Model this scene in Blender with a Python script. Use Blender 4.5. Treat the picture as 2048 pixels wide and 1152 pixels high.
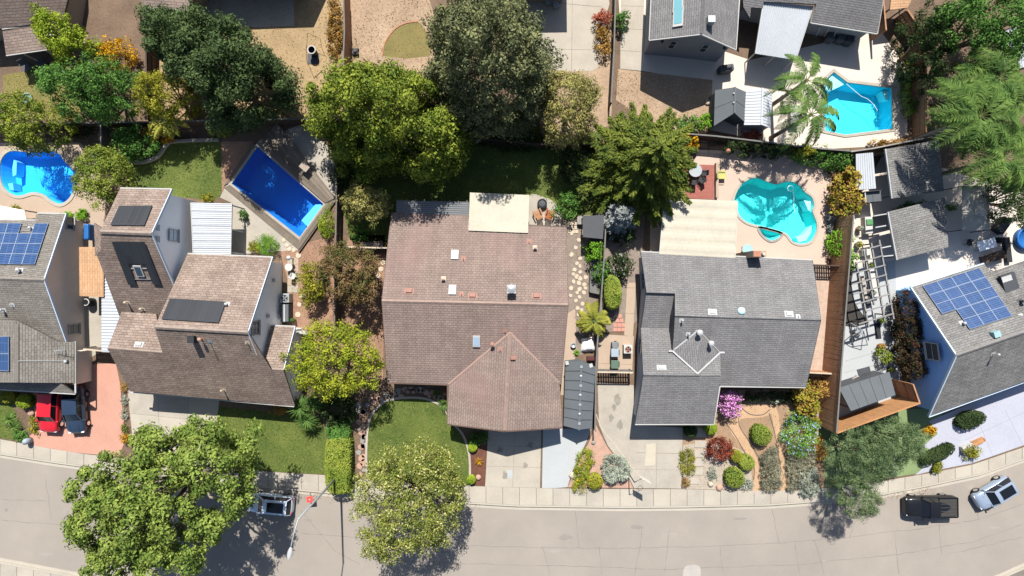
import bpy, bmesh, math, random
import numpy as np
from mathutils import Vector, Matrix, geometry
random.seed(7); rng = np.random.default_rng(11)
R = math.radians
for o in list(bpy.data.objects): bpy.data.objects.remove(o)
scene = bpy.context.scene
# ------------------------------------------------------------------ camera, sky, sun, exposure
CAM_Z = 54.0          # drone height in metres, looking straight down
FPX = 1134.0          # focal length in pixels of a 2048 wide picture
cam_d = bpy.data.cameras.new('camera'); cam = bpy.data.objects.new('camera', cam_d)
scene.collection.objects.link(cam); cam.location = (0, 0, CAM_Z); cam.rotation_euler = (0, 0, 0)
cam_d.sensor_width = 36.0; cam_d.lens = 36.0 * FPX / 2048.0; cam_d.clip_end = 2000.0; cam_d.clip_start = 0.5
scene.camera = cam
SUN_EL = R(51.3)
world = bpy.data.worlds.new('World'); scene.world = world; world.use_nodes = True
wn = world.node_tree.nodes; wl = world.node_tree.links
sky = wn.new('ShaderNodeTexSky'); sky.sky_type = 'NISHITA'; sky.sun_disc = False
sky.sun_elevation = SUN_EL; sky.sun_rotation = R(0.0); sky.air_density = 1.0; sky.dust_density = 1.0
wl.new(sky.outputs[0], wn['Background'].inputs[0]); wn['Background'].inputs[1].default_value = 0.066
sun_d = bpy.data.lights.new('sun', 'SUN'); sun_d.energy = 4.6; sun_d.angle = R(0.53); sun_d.color = (1.0, 0.955, 0.88)
sun = bpy.data.objects.new('sun', sun_d); scene.collection.objects.link(sun)
sun_dir = Vector((0.02, -math.cos(SUN_EL), -math.sin(SUN_EL)))
sun.rotation_euler = sun_dir.to_track_quat('-Z', 'Y').to_euler(); sun.location = (0, 40, 60)
scene.view_settings.view_transform = 'Standard'; scene.view_settings.look = 'None'
scene.view_settings.exposure = 1.15; scene.view_settings.gamma = 1.0
scene.view_settings.use_curve_mapping = False

# ------------------------------------------------------------------ helpers
C = scene.collection
def W(px, py, z=0.0):
    k = (CAM_Z - z) / FPX
    return Vector(((px - 1024.0) * k, (576.0 - py) * k, z))
def WL(pts, z=0.0): return [W(p[0], p[1], p[2] if len(p) > 2 else z) for p in pts]
def interp(pts, x):
    if x <= pts[0][0]: return pts[0][1]
    for a, b in zip(pts, pts[1:]):
        if x <= b[0]: return a[1] + (b[1] - a[1]) * (x - a[0]) / (b[0] - a[0])
    return pts[-1][1]
def bil(q, u, v): return (q[0] * (1 - u) + q[1] * u) * (1 - v) + (q[3] * (1 - u) + q[2] * u) * v
def catmull(pts, n=6, closed=True):
    P = [Vector(p) for p in pts]; m = len(P); out = []
    rngi = range(m) if closed else range(m - 1)
    for i in rngi:
        if closed: p0, p1, p2, p3 = P[(i - 1) % m], P[i], P[(i + 1) % m], P[(i + 2) % m]
        else: p0, p1, p2, p3 = P[max(i - 1, 0)], P[i], P[i + 1], P[min(i + 2, m - 1)]
        for k in range(n):
            t = k / n
            out.append(0.5 * ((2 * p1) + (p2 - p0) * t + (2 * p0 - 5 * p1 + 4 * p2 - p3) * t * t + (3 * p1 - p0 - 3 * p2 + p3) * t ** 3))
    if not closed: out.append(P[-1])
    return out
def smooth_px(pts, n=5, closed=True): return [(v.x, v.y) for v in catmull([(p[0], p[1], 0) for p in pts], n, closed)]

class MB:
    """collects faces for ONE mesh"""
    def __init__(s): s.v = []; s.f = []; s.uv = {}
    def add(s, vs, fs):
        b = len(s.v); s.v += [tuple(p) for p in vs]; s.f += [tuple(i + b for i in f) for f in fs]; return s
    def poly(s, pts, uv=None):
        b = len(s.v); s.v += [tuple(p) for p in pts]; s.f.append(tuple(range(b, b + len(pts))))
        if uv: s.uv[len(s.f) - 1] = uv
        return s
    def prism(s, pts, z0, z1):
        n = len(pts); a = [Vector((p[0], p[1], 0)) for p in pts]
        ar = sum(a[i].x * a[(i + 1) % n].y - a[(i + 1) % n].x * a[i].y for i in range(n))
        if ar < 0: a.reverse()
        vs = [(p.x, p.y, z0) for p in a] + [(p.x, p.y, z1) for p in a]
        fs = [tuple(range(n - 1, -1, -1)), tuple(range(n, 2 * n))] + [(i, (i + 1) % n, n + (i + 1) % n, n + i) for i in range(n)]
        return s.add(vs, fs)
    def slab(s, pts, th, uvm=True):
        n = len(pts); P = [Vector(p) for p in pts]
        nr = Vector((0, 0, 0))
        for i in range(n):
            a, b = P[i], P[(i + 1) % n]
            nr += Vector(((a.y - b.y) * (a.z + b.z), (a.z - b.z) * (a.x + b.x), (a.x - b.x) * (a.y + b.y)))
        nr.normalize()
        if nr.z < 0: P.reverse(); nr = -nr
        u = Vector((-nr.y, nr.x, 0));
        if u.length < 1e-4: u = Vector((1, 0, 0))
        u.normalize(); w = nr.cross(u)
        b = len(s.v); s.v += [tuple(p) for p in P] + [(p.x, p.y, p.z - th) for p in P]
        s.f.append(tuple(range(b, b + n))); s.uv[len(s.f) - 1] = [(p.dot(u), p.dot(w)) for p in P]
        s.f.append(tuple(range(b + 2 * n - 1, b + n - 1, -1)))
        for i in range(n):
            j = (i + 1) % n; s.f.append((b + j, b + i, b + n + i, b + n + j))
        return s
    def box(s, c, size, rz=0.0, tilt=None):
        hx, hy, hz = size[0] / 2, size[1] / 2, size[2] / 2; c = Vector(c)
        m = Matrix.Rotation(rz, 3, 'Z')
        if tilt: m = m @ Matrix.Rotation(tilt[1], 3, tilt[0])
        vs = [c + m @ Vector((x, y, z)) for z in (-hz, hz) for x, y in ((-hx, -hy), (hx, -hy), (hx, hy), (-hx, hy))]
        return s.add(vs, [(3, 2, 1, 0), (4, 5, 6, 7), (0, 1, 5, 4), (1, 2, 6, 5), (2, 3, 7, 6), (3, 0, 4, 7)])
    def beam(s, a, b, w, h):
        a, b = Vector(a), Vector(b); d = (b - a).normalized()
        sd = d.cross(Vector((0, 0, 1)));
        if sd.length < 1e-4: sd = Vector((1, 0, 0))
        sd.normalize(); up = sd.cross(d); vs = []
        for p in (a, b):
            for i, j in ((-1, -1), (1, -1), (1, 1), (-1, 1)): vs.append(p + sd * (i * w / 2) + up * (j * h / 2))
        return s.add(vs, [(3, 2, 1, 0), (4, 5, 6, 7), (0, 1, 5, 4), (1, 2, 6, 5), (2, 3, 7, 6), (3, 0, 4, 7)])
    def tube(s, pts, rad, n=8, cap=True):
        P = [Vector(p) for p in pts]; b = len(s.v); m = len(P)
        if not isinstance(rad, (list, tuple)): rad = [rad] * m
        ref = Vector((0.3, 0.2, 1)).normalized(); fr = []
        for i in range(m):
            d = (P[min(i + 1, m - 1)] - P[max(i - 1, 0)]).normalized()
            x = d.cross(ref)
            if x.length < .05: x = d.cross(Vector((1, 0, 0)))
            x.normalize(); y = d.cross(x)
            for k in range(n):
                a = 2 * math.pi * k / n
                s.v.append(tuple(P[i] + (x * math.cos(a) + y * math.sin(a)) * rad[i]))
        for i in range(m - 1):
            for k in range(n):
                k2 = (k + 1) % n; s.f.append((b + i * n + k, b + (i + 1) * n + k, b + (i + 1) * n + k2, b + i * n + k2))
        if cap:
            s.f.append(tuple(b + k for k in range(n))); s.f.append(tuple(b + (m - 1) * n + k for k in range(n - 1, -1, -1)))
        return s
    def lathe(s, c, prof, n=16):
        c = Vector(c); b = len(s.v); m = len(prof)
        for r, z in prof:
            for k in range(n):
                a = 2 * math.pi * k / n; s.v.append((c.x + r * math.cos(a), c.y + r * math.sin(a), c.z + z))
        for i in range(m - 1):
            for k in range(n):
                k2 = (k + 1) % n; s.f.append((b + i * n + k, b + i * n + k2, b + (i + 1) * n + k2, b + (i + 1) * n + k))
        s.f.append(tuple(b + k for k in range(n - 1, -1, -1))); s.f.append(tuple(b + (m - 1) * n + k for k in range(n)))
        return s
    def grid(s, rows):
        b = len(s.v); m, n = len(rows), len(rows[0])
        for r in rows: s.v += [tuple(p) for p in r]
        for i in range(m - 1):
            for j in range(n - 1): s.f.append((b + i * n + j, b + i * n + j + 1, b + (i + 1) * n + j + 1, b + (i + 1) * n + j))
        return s

def tag(o, label=None, cat=None, group=None, kind=None):
    if label: o['label'] = label
    if cat: o['category'] = cat
    if group: o['group'] = group
    if kind: o['kind'] = kind
    return o
def finish(o, parent):
    C.objects.link(o)
    if parent is not None:
        o.parent = parent
        if parent.type == 'EMPTY': o.matrix_parent_inverse = Matrix.Translation(-parent.location)
        elif parent.location.length > 0: o.matrix_parent_inverse = Matrix.Translation(-parent.location)
    return o
def build(name, mb, mat, parent=None, smooth=False, label=None, cat=None, group=None, kind=None, bevel=0, auto=False):
    me = bpy.data.meshes.new(name); v = mb.v
    off = Vector((0, 0, 0))
    if parent is None and kind != 'structure' and v:
        a = np.array(v); lo = a.min(0); hi = a.max(0); off = Vector(((lo[0] + hi[0]) / 2, (lo[1] + hi[1]) / 2, lo[2]))
        v = [(p[0] - off.x, p[1] - off.y, p[2] - off.z) for p in v]
    me.from_pydata(v, [], mb.f)
    if mb.uv:
        ul = me.uv_layers.new(name='UVMap')
        for fi, uv in mb.uv.items():
            ls = me.polygons[fi].loop_start
            for k, q in enumerate(uv): ul.data[ls + k].uv = q
    if auto:
        bm = bmesh.new(); bm.from_mesh(me); bmesh.ops.recalc_face_normals(bm, faces=bm.faces); bm.to_mesh(me); bm.free()
    if mat is not None: me.materials.append(mat)
    if smooth: me.polygons.foreach_set('use_smooth', [True] * len(me.polygons))
    me.update()
    o = bpy.data.objects.new(name, me); o.location = off
    finish(o, parent)
    if bevel:
        md = o.modifiers.new('bevel', 'BEVEL'); md.width = bevel; md.segments = 2; md.limit_method = 'ANGLE'
    return tag(o, label, cat, group, kind)
def thing(name, label, cat, loc, group=None):
    o = bpy.data.objects.new(name, None); o.empty_display_size = .3; o.location = loc; C.objects.link(o)
    return tag(o, label, cat, group)
def copy_piece(o, loc, rz=0, scale=1, parent=None):
    c = o.copy(); c.location = loc; c.rotation_euler = (0, 0, rz); c.scale = (scale,) * 3 if not isinstance(scale, tuple) else scale
    for k in list(c.keys()): del c[k]
    C.objects.link(c)
    if parent is not None:
        c.parent = parent; c.matrix_parent_inverse = Matrix.Translation(-parent.location)
    return c
def sheet(name, pts, z, mat, holes=(), kind='structure', parent=None, label=None, cat=None):
    """flat sheet with holes; points in photo pixels on the ground"""
    loops = [[W(p[0], p[1], 0) for p in pts]] + [[Vector((p[0], p[1], 0)) for p in h] for h in holes]
    flat = [p for l in loops for p in l]
    tris = geometry.tessellate_polygon(loops)
    m = MB(); vs = [(p.x, p.y, z) for p in flat]; fs = []
    for t in tris:
        a, b, c = (flat[i] for i in t)
        fs.append(t if (b - a).cross(c - a).z > 0 else t[::-1])
    m.add(vs, fs)
    return build(name, m, mat, parent, kind=kind, label=label, cat=cat)

# ------------------------------------------------------------------ materials
def _nt(name):
    m = bpy.data.materials.new(name); m.use_nodes = True; nt = m.node_tree; return m, nt, nt.nodes['Principled BSDF']
def nd(nt, t, **kw):
    n = nt.nodes.new(t)
    for k, v in kw.items():
        if hasattr(n, k): setattr(n, k, v)
        else: n.inputs[k].default_value = v
    return n
def rgba(c): return (c[0], c[1], c[2], 1)
ALB = .67            # the picture is exposed for the shade: albedos stay at real values
def real(c): return tuple(x * ALB for x in c) if max(c) < .6 else tuple(c)
def srgb(r, g, b):
    f = lambda x: ((x / 255 + .055) / 1.055) ** 2.4 if x > 10 else x / 255 / 12.92
    return (f(r), f(g), f(b))
def mk(name, col, rough=.85, var=.18, scale=1.3, fine=14, bump=.0, spec=.25, metal=0, col2=None, blotch=.5, stretch=None, detail=6, coat=0):
    if not name.startswith(('pool', 'paint', 'hose')): col = real(col); col2 = real(col2) if col2 else None
    m, nt, p = _nt(name); L = nt.links.new
    geo = nd(nt, 'ShaderNodeNewGeometry'); src = geo.outputs['Position']
    if stretch:
        mp = nd(nt, 'ShaderNodeMapping'); mp.inputs['Scale'].default_value = stretch; L(src, mp.inputs[0]); src = mp.outputs[0]
    n1 = nd(nt, 'ShaderNodeTexNoise', Scale=scale, Detail=detail, Roughness=.62); L(src, n1.inputs[0])
    n2 = nd(nt, 'ShaderNodeTexNoise', Scale=fine, Detail=4.0, Roughness=.7); L(src, n2.inputs[0])
    mx = nd(nt, 'ShaderNodeMix'); mx.data_type = 'FLOAT'; mx.inputs[0].default_value = blotch
    L(n2.outputs[0], mx.inputs[2]); L(n1.outputs[0], mx.inputs[3])
    rp = nd(nt, 'ShaderNodeMapRange'); rp.inputs[1].default_value = .3; rp.inputs[2].default_value = .7; L(mx.outputs[0], rp.inputs[0])
    a = tuple(max(0, c * (1 - var)) for c in col); b = col2 or tuple(min(1, c * (1 + var)) for c in col)
    cm = nd(nt, 'ShaderNodeMix'); cm.data_type = 'RGBA'; cm.inputs[6].default_value = rgba(a); cm.inputs[7].default_value = rgba(b)
    L(rp.outputs[0], cm.inputs[0]); L(cm.outputs[2], p.inputs['Base Color'])
    p.inputs['Roughness'].default_value = rough; p.inputs['Specular IOR Level'].default_value = spec; p.inputs['Metallic'].default_value = metal
    if coat: p.inputs['Coat Weight'].default_value = coat; p.inputs['Coat Roughness'].default_value = .05
    if bump:
        bp = nd(nt, 'ShaderNodeBump', Strength=1.0, Distance=bump); L(n2.outputs[0], bp.inputs['Height']); L(bp.outputs[0], p.inputs['Normal'])
    return m
def shingle(name, c1, c2, gap, row=.24, wid=.5, bump=.02, patch=.35, stain=None):
    c1, c2, gap = real(c1), real(c2), real(gap); stain = real(stain) if stain else None
    m, nt, p = _nt(name); L = nt.links.new
    uv = nd(nt, 'ShaderNodeUVMap'); uv.uv_map = 'UVMap'
    br = nd(nt, 'ShaderNodeTexBrick', Scale=1.0); br.offset = .37; br.squash = 1
    br.inputs['Mortar Size'].default_value = .018; br.inputs['Mortar Smooth'].default_value = .3
    br.inputs['Brick Width'].default_value = wid; br.inputs['Row Height'].default_value = row
    br.inputs['Color1'].default_value = rgba(c1); br.inputs['Color2'].default_value = rgba(c2); br.inputs['Mortar'].default_value = rgba(gap)
    L(uv.outputs[0], br.inputs[0])
    n1 = nd(nt, 'ShaderNodeTexNoise', Scale=.45, Detail=6.0, Roughness=.65); L(uv.outputs[0], n1.inputs[0])
    n2 = nd(nt, 'ShaderNodeTexNoise', Scale=5.5, Detail=5.0, Roughness=.75); L(uv.outputs[0], n2.inputs[0])
    ad = nd(nt, 'ShaderNodeMath', operation='MULTIPLY_ADD'); ad.inputs[1].default_value = .8; L(n2.outputs[0], ad.inputs[0]); L(n1.outputs[0], ad.inputs[2])
    rp = nd(nt, 'ShaderNodeMapRange'); rp.inputs[1].default_value = .62; rp.inputs[2].default_value = 1.18
    rp.inputs[3].default_value = 1 - patch; rp.inputs[4].default_value = 1 + patch; L(ad.outputs[0], rp.inputs[0])
    ml = nd(nt, 'ShaderNodeMix'); ml.data_type = 'RGBA'; ml.blend_type = 'MULTIPLY'; ml.inputs[0].default_value = 1
    L(br.outputs[0], ml.inputs[6]); L(rp.outputs[0], ml.inputs[7])
    outc = ml.outputs[2]
    if stain:
        n3 = nd(nt, 'ShaderNodeTexNoise', Scale=.16, Detail=3.0); L(uv.outputs[0], n3.inputs[0])
        r3 = nd(nt, 'ShaderNodeMapRange'); r3.inputs[1].default_value = .5; r3.inputs[2].default_value = .72; r3.inputs[4].default_value = .4; L(n3.outputs[0], r3.inputs[0])
        m3 = nd(nt, 'ShaderNodeMix'); m3.data_type = 'RGBA'; m3.inputs[7].default_value = rgba(stain); L(r3.outputs[0], m3.inputs[0]); L(outc, m3.inputs[6]); outc = m3.outputs[2]
    mp = nd(nt, 'ShaderNodeMapping'); mp.inputs['Scale'].default_value = (1.7, .13, 1); L(uv.outputs[0], mp.inputs[0]); n4 = nd(nt, 'ShaderNodeTexNoise', Scale=1.0, Detail=4.0); L(mp.outputs[0], n4.inputs[0])
    r4 = nd(nt, 'ShaderNodeMapRange'); r4.inputs[1].default_value = .3; r4.inputs[2].default_value = .7; r4.inputs[3].default_value = .92; r4.inputs[4].default_value = 1.07; L(n4.outputs[0], r4.inputs[0])
    m4 = nd(nt, 'ShaderNodeMix'); m4.data_type = 'RGBA'; m4.blend_type = 'MULTIPLY'; m4.inputs[0].default_value = 1; L(outc, m4.inputs[6]); L(r4.outputs[0], m4.inputs[7]); outc = m4.outputs[2]
    L(outc, p.inputs['Base Color'])
    sx = nd(nt, 'ShaderNodeSeparateXYZ'); L(uv.outputs[0], sx.inputs[0])
    dv = nd(nt, 'ShaderNodeMath', operation='DIVIDE'); dv.inputs[1].default_value = row; L(sx.outputs[1], dv.inputs[0])
    fr = nd(nt, 'ShaderNodeMath', operation='FRACT'); L(dv.outputs[0], fr.inputs[0])
    sb = nd(nt, 'ShaderNodeMath', operation='SUBTRACT'); sb.inputs[0].default_value = 1; L(fr.outputs[0], sb.inputs[1])
    a2 = nd(nt, 'ShaderNodeMath', operation='MULTIPLY_ADD'); a2.inputs[1].default_value = 1.6; L(n2.outputs[0], a2.inputs[0]); L(sb.outputs[0], a2.inputs[2])
    bp = nd(nt, 'ShaderNodeBump', Strength=1.0, Distance=bump); L(a2.outputs[0], bp.inputs['Height']); L(bp.outputs[0], p.inputs['Normal'])
    p.inputs['Roughness'].default_value = .92; p.inputs['Specular IOR Level'].default_value = .15
    return m
def leafmat(name, dark, light, rough=.55, trans=.2, nscale=.7, tip=None, tipamt=0):
    m, nt, p = _nt(name); L = nt.links.new
    geo = nd(nt, 'ShaderNodeNewGeometry')
    n1 = nd(nt, 'ShaderNodeTexNoise', Scale=nscale, Detail=3.0); L(geo.outputs['Position'], n1.inputs[0])
    nr = nd(nt, 'ShaderNodeMapRange'); nr.inputs[1].default_value = .36; nr.inputs[2].default_value = .64; nr.inputs[3].default_value = .15; nr.inputs[4].default_value = .85; L(n1.outputs[0], nr.inputs[0])
    ad = nd(nt, 'ShaderNodeMath', operation='MULTIPLY_ADD'); ad.inputs[1].default_value = .6; L(geo.outputs['Random Per Island'], ad.inputs[0]); L(nr.outputs[0], ad.inputs[2])
    rp = nd(nt, 'ShaderNodeMapRange'); rp.inputs[1].default_value = .25; rp.inputs[2].default_value = 1.35; L(ad.outputs[0], rp.inputs[0])
    cm = nd(nt, 'ShaderNodeMix'); cm.data_type = 'RGBA'; cm.inputs[6].default_value = rgba(dark); cm.inputs[7].default_value = rgba(light); L(rp.outputs[0], cm.inputs[0])
    oc = cm.outputs[2]
    if tip:
        gt = nd(nt, 'ShaderNodeMath', operation='GREATER_THAN'); gt.inputs[1].default_value = 1 - tipamt; L(geo.outputs['Random Per Island'], gt.inputs[0])
        c2 = nd(nt, 'ShaderNodeMix'); c2.data_type = 'RGBA'; c2.inputs[7].default_value = rgba(tip); L(gt.outputs[0], c2.inputs[0]); L(oc, c2.inputs[6]); oc = c2.outputs[2]
    L(oc, p.inputs['Base Color']); p.inputs['Roughness'].default_value = .7; p.inputs['Specular IOR Level'].default_value = .12
    tr = nd(nt, 'ShaderNodeBsdfTranslucent'); L(oc, tr.inputs[0])
    ms = nd(nt, 'ShaderNodeMixShader'); ms.inputs[0].default_value = trans
    L(p.outputs[0], ms.inputs[1]); L(tr.outputs[0], ms.inputs[2]); L(ms.outputs[0], nt.nodes['Material Output'].inputs[0])
    return m
def water(name, tint, bscale=2.2, bump=.03, gloss=.05):
    m, nt, p = _nt(name); L = nt.links.new
    geo = nd(nt, 'ShaderNodeNewGeometry'); n1 = nd(nt, 'ShaderNodeTexNoise', Scale=bscale, Detail=3.0); L(geo.outputs['Position'], n1.inputs[0])
    bp = nd(nt, 'ShaderNodeBump', Strength=1.0, Distance=bump); L(n1.outputs[0], bp.inputs['Height'])
    tr = nd(nt, 'ShaderNodeBsdfTransparent'); tr.inputs[0].default_value = rgba(tint)
    gl = nd(nt, 'ShaderNodeBsdfGlossy', Roughness=gloss); L(bp.outputs[0], gl.inputs['Normal'])
    fn = nd(nt, 'ShaderNodeFresnel', IOR=1.33); L(bp.outputs[0], fn.inputs['Normal'])
    ms = nd(nt, 'ShaderNodeMixShader'); L(fn.outputs[0], ms.inputs[0]); L(tr.outputs[0], ms.inputs[1]); L(gl.outputs[0], ms.inputs[2])
    L(ms.outputs[0], nt.nodes['Material Output'].inputs[0]); return m
def glass(name, col=(.03, .045, .06), rough=.06):
    m, nt, p = _nt(name); p.inputs['Base Color'].default_value = rgba(col); p.inputs['Roughness'].default_value = rough
    p.inputs['Specular IOR Level'].default_value = .6; return m

M = {}
M['soil'] = mk('soil', (.17, .115, .078), var=.45, scale=.5, fine=5, bump=.03)
M['soil_dry'] = mk('soil_dry', (.38, .26, .17), var=.35, scale=.35, fine=4, bump=.03, col2=(.52, .38, .26))
M['drygrass'] = mk('drygrass', (.36, .25, .13), var=.4, scale=.35, fine=6, bump=.04, col2=(.5, .36, .2))
M['mulch'] = mk('mulch', (.14, .06, .04), var=.5, scale=2, fine=16, bump=.04)
M['dark_soil'] = mk('dark_soil', (.05, .046, .042), var=.4, scale=1.5, fine=9, bump=.03)
M['gravel_pink'] = mk('gravel_pink', (.5, .37, .29), var=.3, scale=2, fine=16, bump=.03)
M['bark'] = mk('bark', (.32, .19, .13), var=.4, scale=1, fine=9, bump=.03)
M['granite'] = mk('granite', (.5, .33, .2), var=.16, scale=.7, fine=12, bump=.015)
M['granite2'] = mk('granite2', (.33, .22, .14), var=.3, scale=.9, fine=12, bump=.02)
M['gravel'] = mk('gravel', (.26, .21, .175), var=.35, scale=2, fine=22, bump=.03)
M['gravel_pale'] = mk('gravel_pale', (.42, .36, .29), var=.35, scale=2, fine=20, bump=.03)
M['asphalt'] = mk('asphalt', (.318, .282, .245), var=.17, scale=.16, fine=18, bump=.006, blotch=.6, rough=.9, detail=9)
M['concrete'] = mk('concrete', (.43, .388, .325), var=.18, scale=.45, fine=9, blotch=.6, bump=.004)
M['concrete_g'] = mk('concrete_g', (.405, .368, .312), var=.2, scale=.5, fine=8, blotch=.65, bump=.004)
M['kerb'] = mk('kerb', (.45, .41, .345), var=.12, scale=.6, fine=10, bump=.004)
M['joint'] = mk('joint', (.2, .18, .15), var=.3, scale=3)
M['newcon'] = mk('newcon', (.43, .45, .46), var=.1, scale=.4, fine=8)
M['bluecon'] = mk('bluecon', (.42, .43, .5), var=.14, scale=.35, fine=5)
M['tancon'] = mk('tancon', (.44, .34, .26), var=.12, scale=.5, fine=8)
M['pinkcon'] = mk('pinkcon', (.56, .43, .35), var=.1, scale=.5, fine=8)
M['reddrive'] = mk('reddrive', (.52, .28, .21), var=.14, scale=.6, fine=6)
M['pooldeck'] = mk('pooldeck', (.44, .39, .34), var=.12, scale=.5, fine=7)
M['lawn'] = mk('lawn', (.055, .12, .018), var=.45, scale=.4, fine=7, bump=.04, col2=(.18, .2, .045))
M['lawn_dry'] = mk('lawn_dry', (.2, .19, .055), var=.35, scale=.5, fine=9, bump=.03, col2=(.28, .22, .08))
M['turf'] = mk('turf', (.2, .27, .12), var=.2, scale=.6, fine=14, bump=.02)
M['grass'] = leafmat('grass', (.025, .07, .01), (.12, .17, .03), nscale=.5, trans=.15, tip=(.2, .2, .07), tipamt=.06)
M['deck'] = mk('deck', (.2, .165, .13), var=.3, scale=1.2, fine=12, bump=.005)
M['shed_gray'] = mk('shed_gray', (.12, .135, .147), var=.12, scale=.8)
M['white'] = mk('white', (.55, .54, .52), var=.08, rough=.6)
M['whitemetal'] = mk('whitemetal', (.5, .53, .57), var=.1, rough=.5, scale=.5, fine=5)
M['cream'] = mk('cream', (.5, .46, .37), var=.14, rough=.6, scale=.6, fine=4)
M['plaster_white'] = mk('plaster_white', (.82, .83, .84), var=.05, fine=30, bump=.003)
M['plaster_blue'] = mk('plaster_blue', (.24, .42, .76), var=.07, fine=30, bump=.003)
M['plaster_brown'] = mk('plaster_brown', (.6, .52, .45), var=.07, fine=30, bump=.003)
M['plaster_gray'] = mk('plaster_gray', (.5, .53, .57), var=.06, fine=30, bump=.003)
M['plaster_tan'] = mk('plaster_tan', (.38, .31, .24), var=.06, fine=30, bump=.003)
M['plaster_slate'] = mk('plaster_slate', (.3, .3, .32), var=.06, fine=30, bump=.003)
M['trim_blue'] = mk('trim_blue', (.42, .5, .6), var=.05, rough=.5)
M['trim_white'] = mk('trim_white', (.5, .5, .48), var=.05, rough=.5)
M['trim_brown'] = mk('trim_brown', (.14, .09, .07), var=.2, rough=.7)
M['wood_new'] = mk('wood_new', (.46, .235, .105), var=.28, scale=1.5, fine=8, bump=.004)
M['wood_brown'] = mk('wood_brown', (.42, .22, .12), var=.32, scale=1.5, fine=8, bump=.006)
M['wood_old'] = mk('wood_old', (.17, .14, .115), var=.35, scale=1.5, fine=8, bump=.006)
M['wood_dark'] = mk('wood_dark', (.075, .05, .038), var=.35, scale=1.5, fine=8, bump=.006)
M['wood_gray'] = mk('wood_gray', (.17, .165, .155), var=.25, scale=1.5, fine=8, bump=.006)
M['black'] = mk('black', (.012, .013, .015), var=.3, rough=.5)
M['rubber'] = mk('rubber', (.016, .016, .017), var=.2, rough=.8)
M['dark'] = mk('dark', (.03, .032, .036), var=.3, rough=.6)
M['slate'] = mk('slate', (.07, .075, .085), var=.2, rough=.6)
M['steel'] = mk('steel', (.5, .52, .54), var=.08, rough=.35, metal=.7)
M['galv'] = mk('galv', (.42, .45, .47), var=.12, rough=.45, metal=.4)
M['chrome'] = mk('chrome', (.75, .77, .8), var=.05, rough=.15, metal=1)
M['stone'] = mk('stone', (.56, .47, .36), var=.2, scale=2, fine=10, bump=.01)
M['stone_pink'] = mk('stone_pink', (.46, .29, .22), var=.3, scale=2, fine=10, bump=.01)
M['stone_gray'] = mk('stone_gray', (.3, .285, .26), var=.3, scale=2, fine=9, bump=.02)
M['brickred'] = mk('brickred', (.42, .15, .12), var=.22, scale=3, fine=14)
M['brick_pale'] = mk('brick_pale', (.55, .27, .21), var=.15, scale=3, fine=14)
M['terracotta'] = mk('terracotta', (.45, .2, .13), var=.2, scale=3)
M['pipe_red'] = mk('pipe_red', (.36, .2, .16), var=.15, scale=3)
M['pv'] = mk('pv', (.02, .055, .16), var=.25, scale=2, rough=.22, spec=.5)
M['pvline'] = mk('pvline', (.3, .36, .45), var=.1, rough=.4)
M['pvgrid'] = mk('pvgrid', (.13, .2, .36), var=.1, rough=.3)
M['thermal'] = mk('thermal', (.022, .024, .028), var=.25, scale=1.2, rough=.55)
M['pool_azure'] = mk('pool_azure', (.03, .42, .86), var=.1, scale=.8)
M['pool_royal'] = mk('pool_royal', (.012, .2, .6), var=.08, scale=.6)
M['pool_step'] = mk('pool_step', (.16, .55, .9), var=.06)
M['pool_teal'] = mk('pool_teal', (.07, .68, .66), var=.12, scale=.9)
M['pool_cyan'] = mk('pool_cyan', (.05, .58, .72), var=.1, scale=.9)
M['pool_pale'] = mk('pool_pale', (.4, .68, .72), var=.08)
M['water'] = water('water', (.8, .93, .97))
M['water_deep'] = water('water_deep', (.72, .86, .95), bscale=1.2, bump=.015)
M['glass'] = glass('glass'); M['glass_sky'] = glass('glass_sky', (.25, .33, .42), .1); M['glass_teal'] = glass('glass_teal', (.12, .28, .32), .1)
M['glass_black'] = glass('glass_black', (.006, .007, .009), .05)
M['paint_red'] = mk('paint_red', (.42, .012, .022), var=.04, rough=.3, coat=.6)
M['paint_navy'] = mk('paint_navy', (.018, .032, .06), var=.05, rough=.28, coat=.7)
M['paint_black'] = mk('paint_black', (.007, .0075, .009), var=.05, rough=.35, coat=.35)
M['paint_silver'] = mk('paint_silver', (.27, .33, .42), var=.04, rough=.3, metal=.35, coat=.6)
M['paint_pearl'] = mk('paint_pearl', (.5, .57, .66), var=.04, rough=.28, metal=.25, coat=.6)
M['lens'] = glass('lens', (.6, .62, .63), .1); M['lens_red'] = glass('lens_red', (.35, .02, .02), .2)
M['canvas_tan'] = mk('canvas_tan', (.42, .4, .35), var=.08, scale=1)
M['canvas_gray'] = mk('canvas_gray', (.1, .105, .115), var=.15, scale=2)
M['blue_tarp'] = mk('blue_tarp', (.02, .14, .42), var=.2, scale=2, rough=.5)
M['cloth_white'] = mk('cloth_white', (.7, .72, .73), var=.12, scale=3)
M['green_plastic'] = mk('green_plastic', (.1, .28, .12), var=.1, rough=.5)
M['bin_green'] = mk('bin_green', (.1, .16, .12), var=.1, rough=.5)
M['bin_gray'] = mk('bin_gray', (.2, .22, .24), var=.1, rough=.5)
M['bin_blue'] = mk('bin_blue', (.33, .4, .46), var=.1, rough=.5)
M['adirondack'] = mk('adirondack', (.36, .13, .05), var=.25, scale=3)
M['yellow'] = mk('yellow', (.5, .48, .16), var=.1); M['orange'] = mk('orange', (.6, .2, .03), var=.15)
M['pink'] = mk('pink', (.5, .12, .4), var=.2)
M['skyvent'] = mk('skyvent', (.32, .5, .53), var=.1, rough=.5)
M['flashing'] = mk('flashing', (.47, .48, .48), var=.2, rough=.55)
M['net'] = mk('net', (.35, .3, .28), var=.1)
M['red_reflector'] = mk('red_reflector', (.62, .06, .05), var=.2, scale=6)
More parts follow.
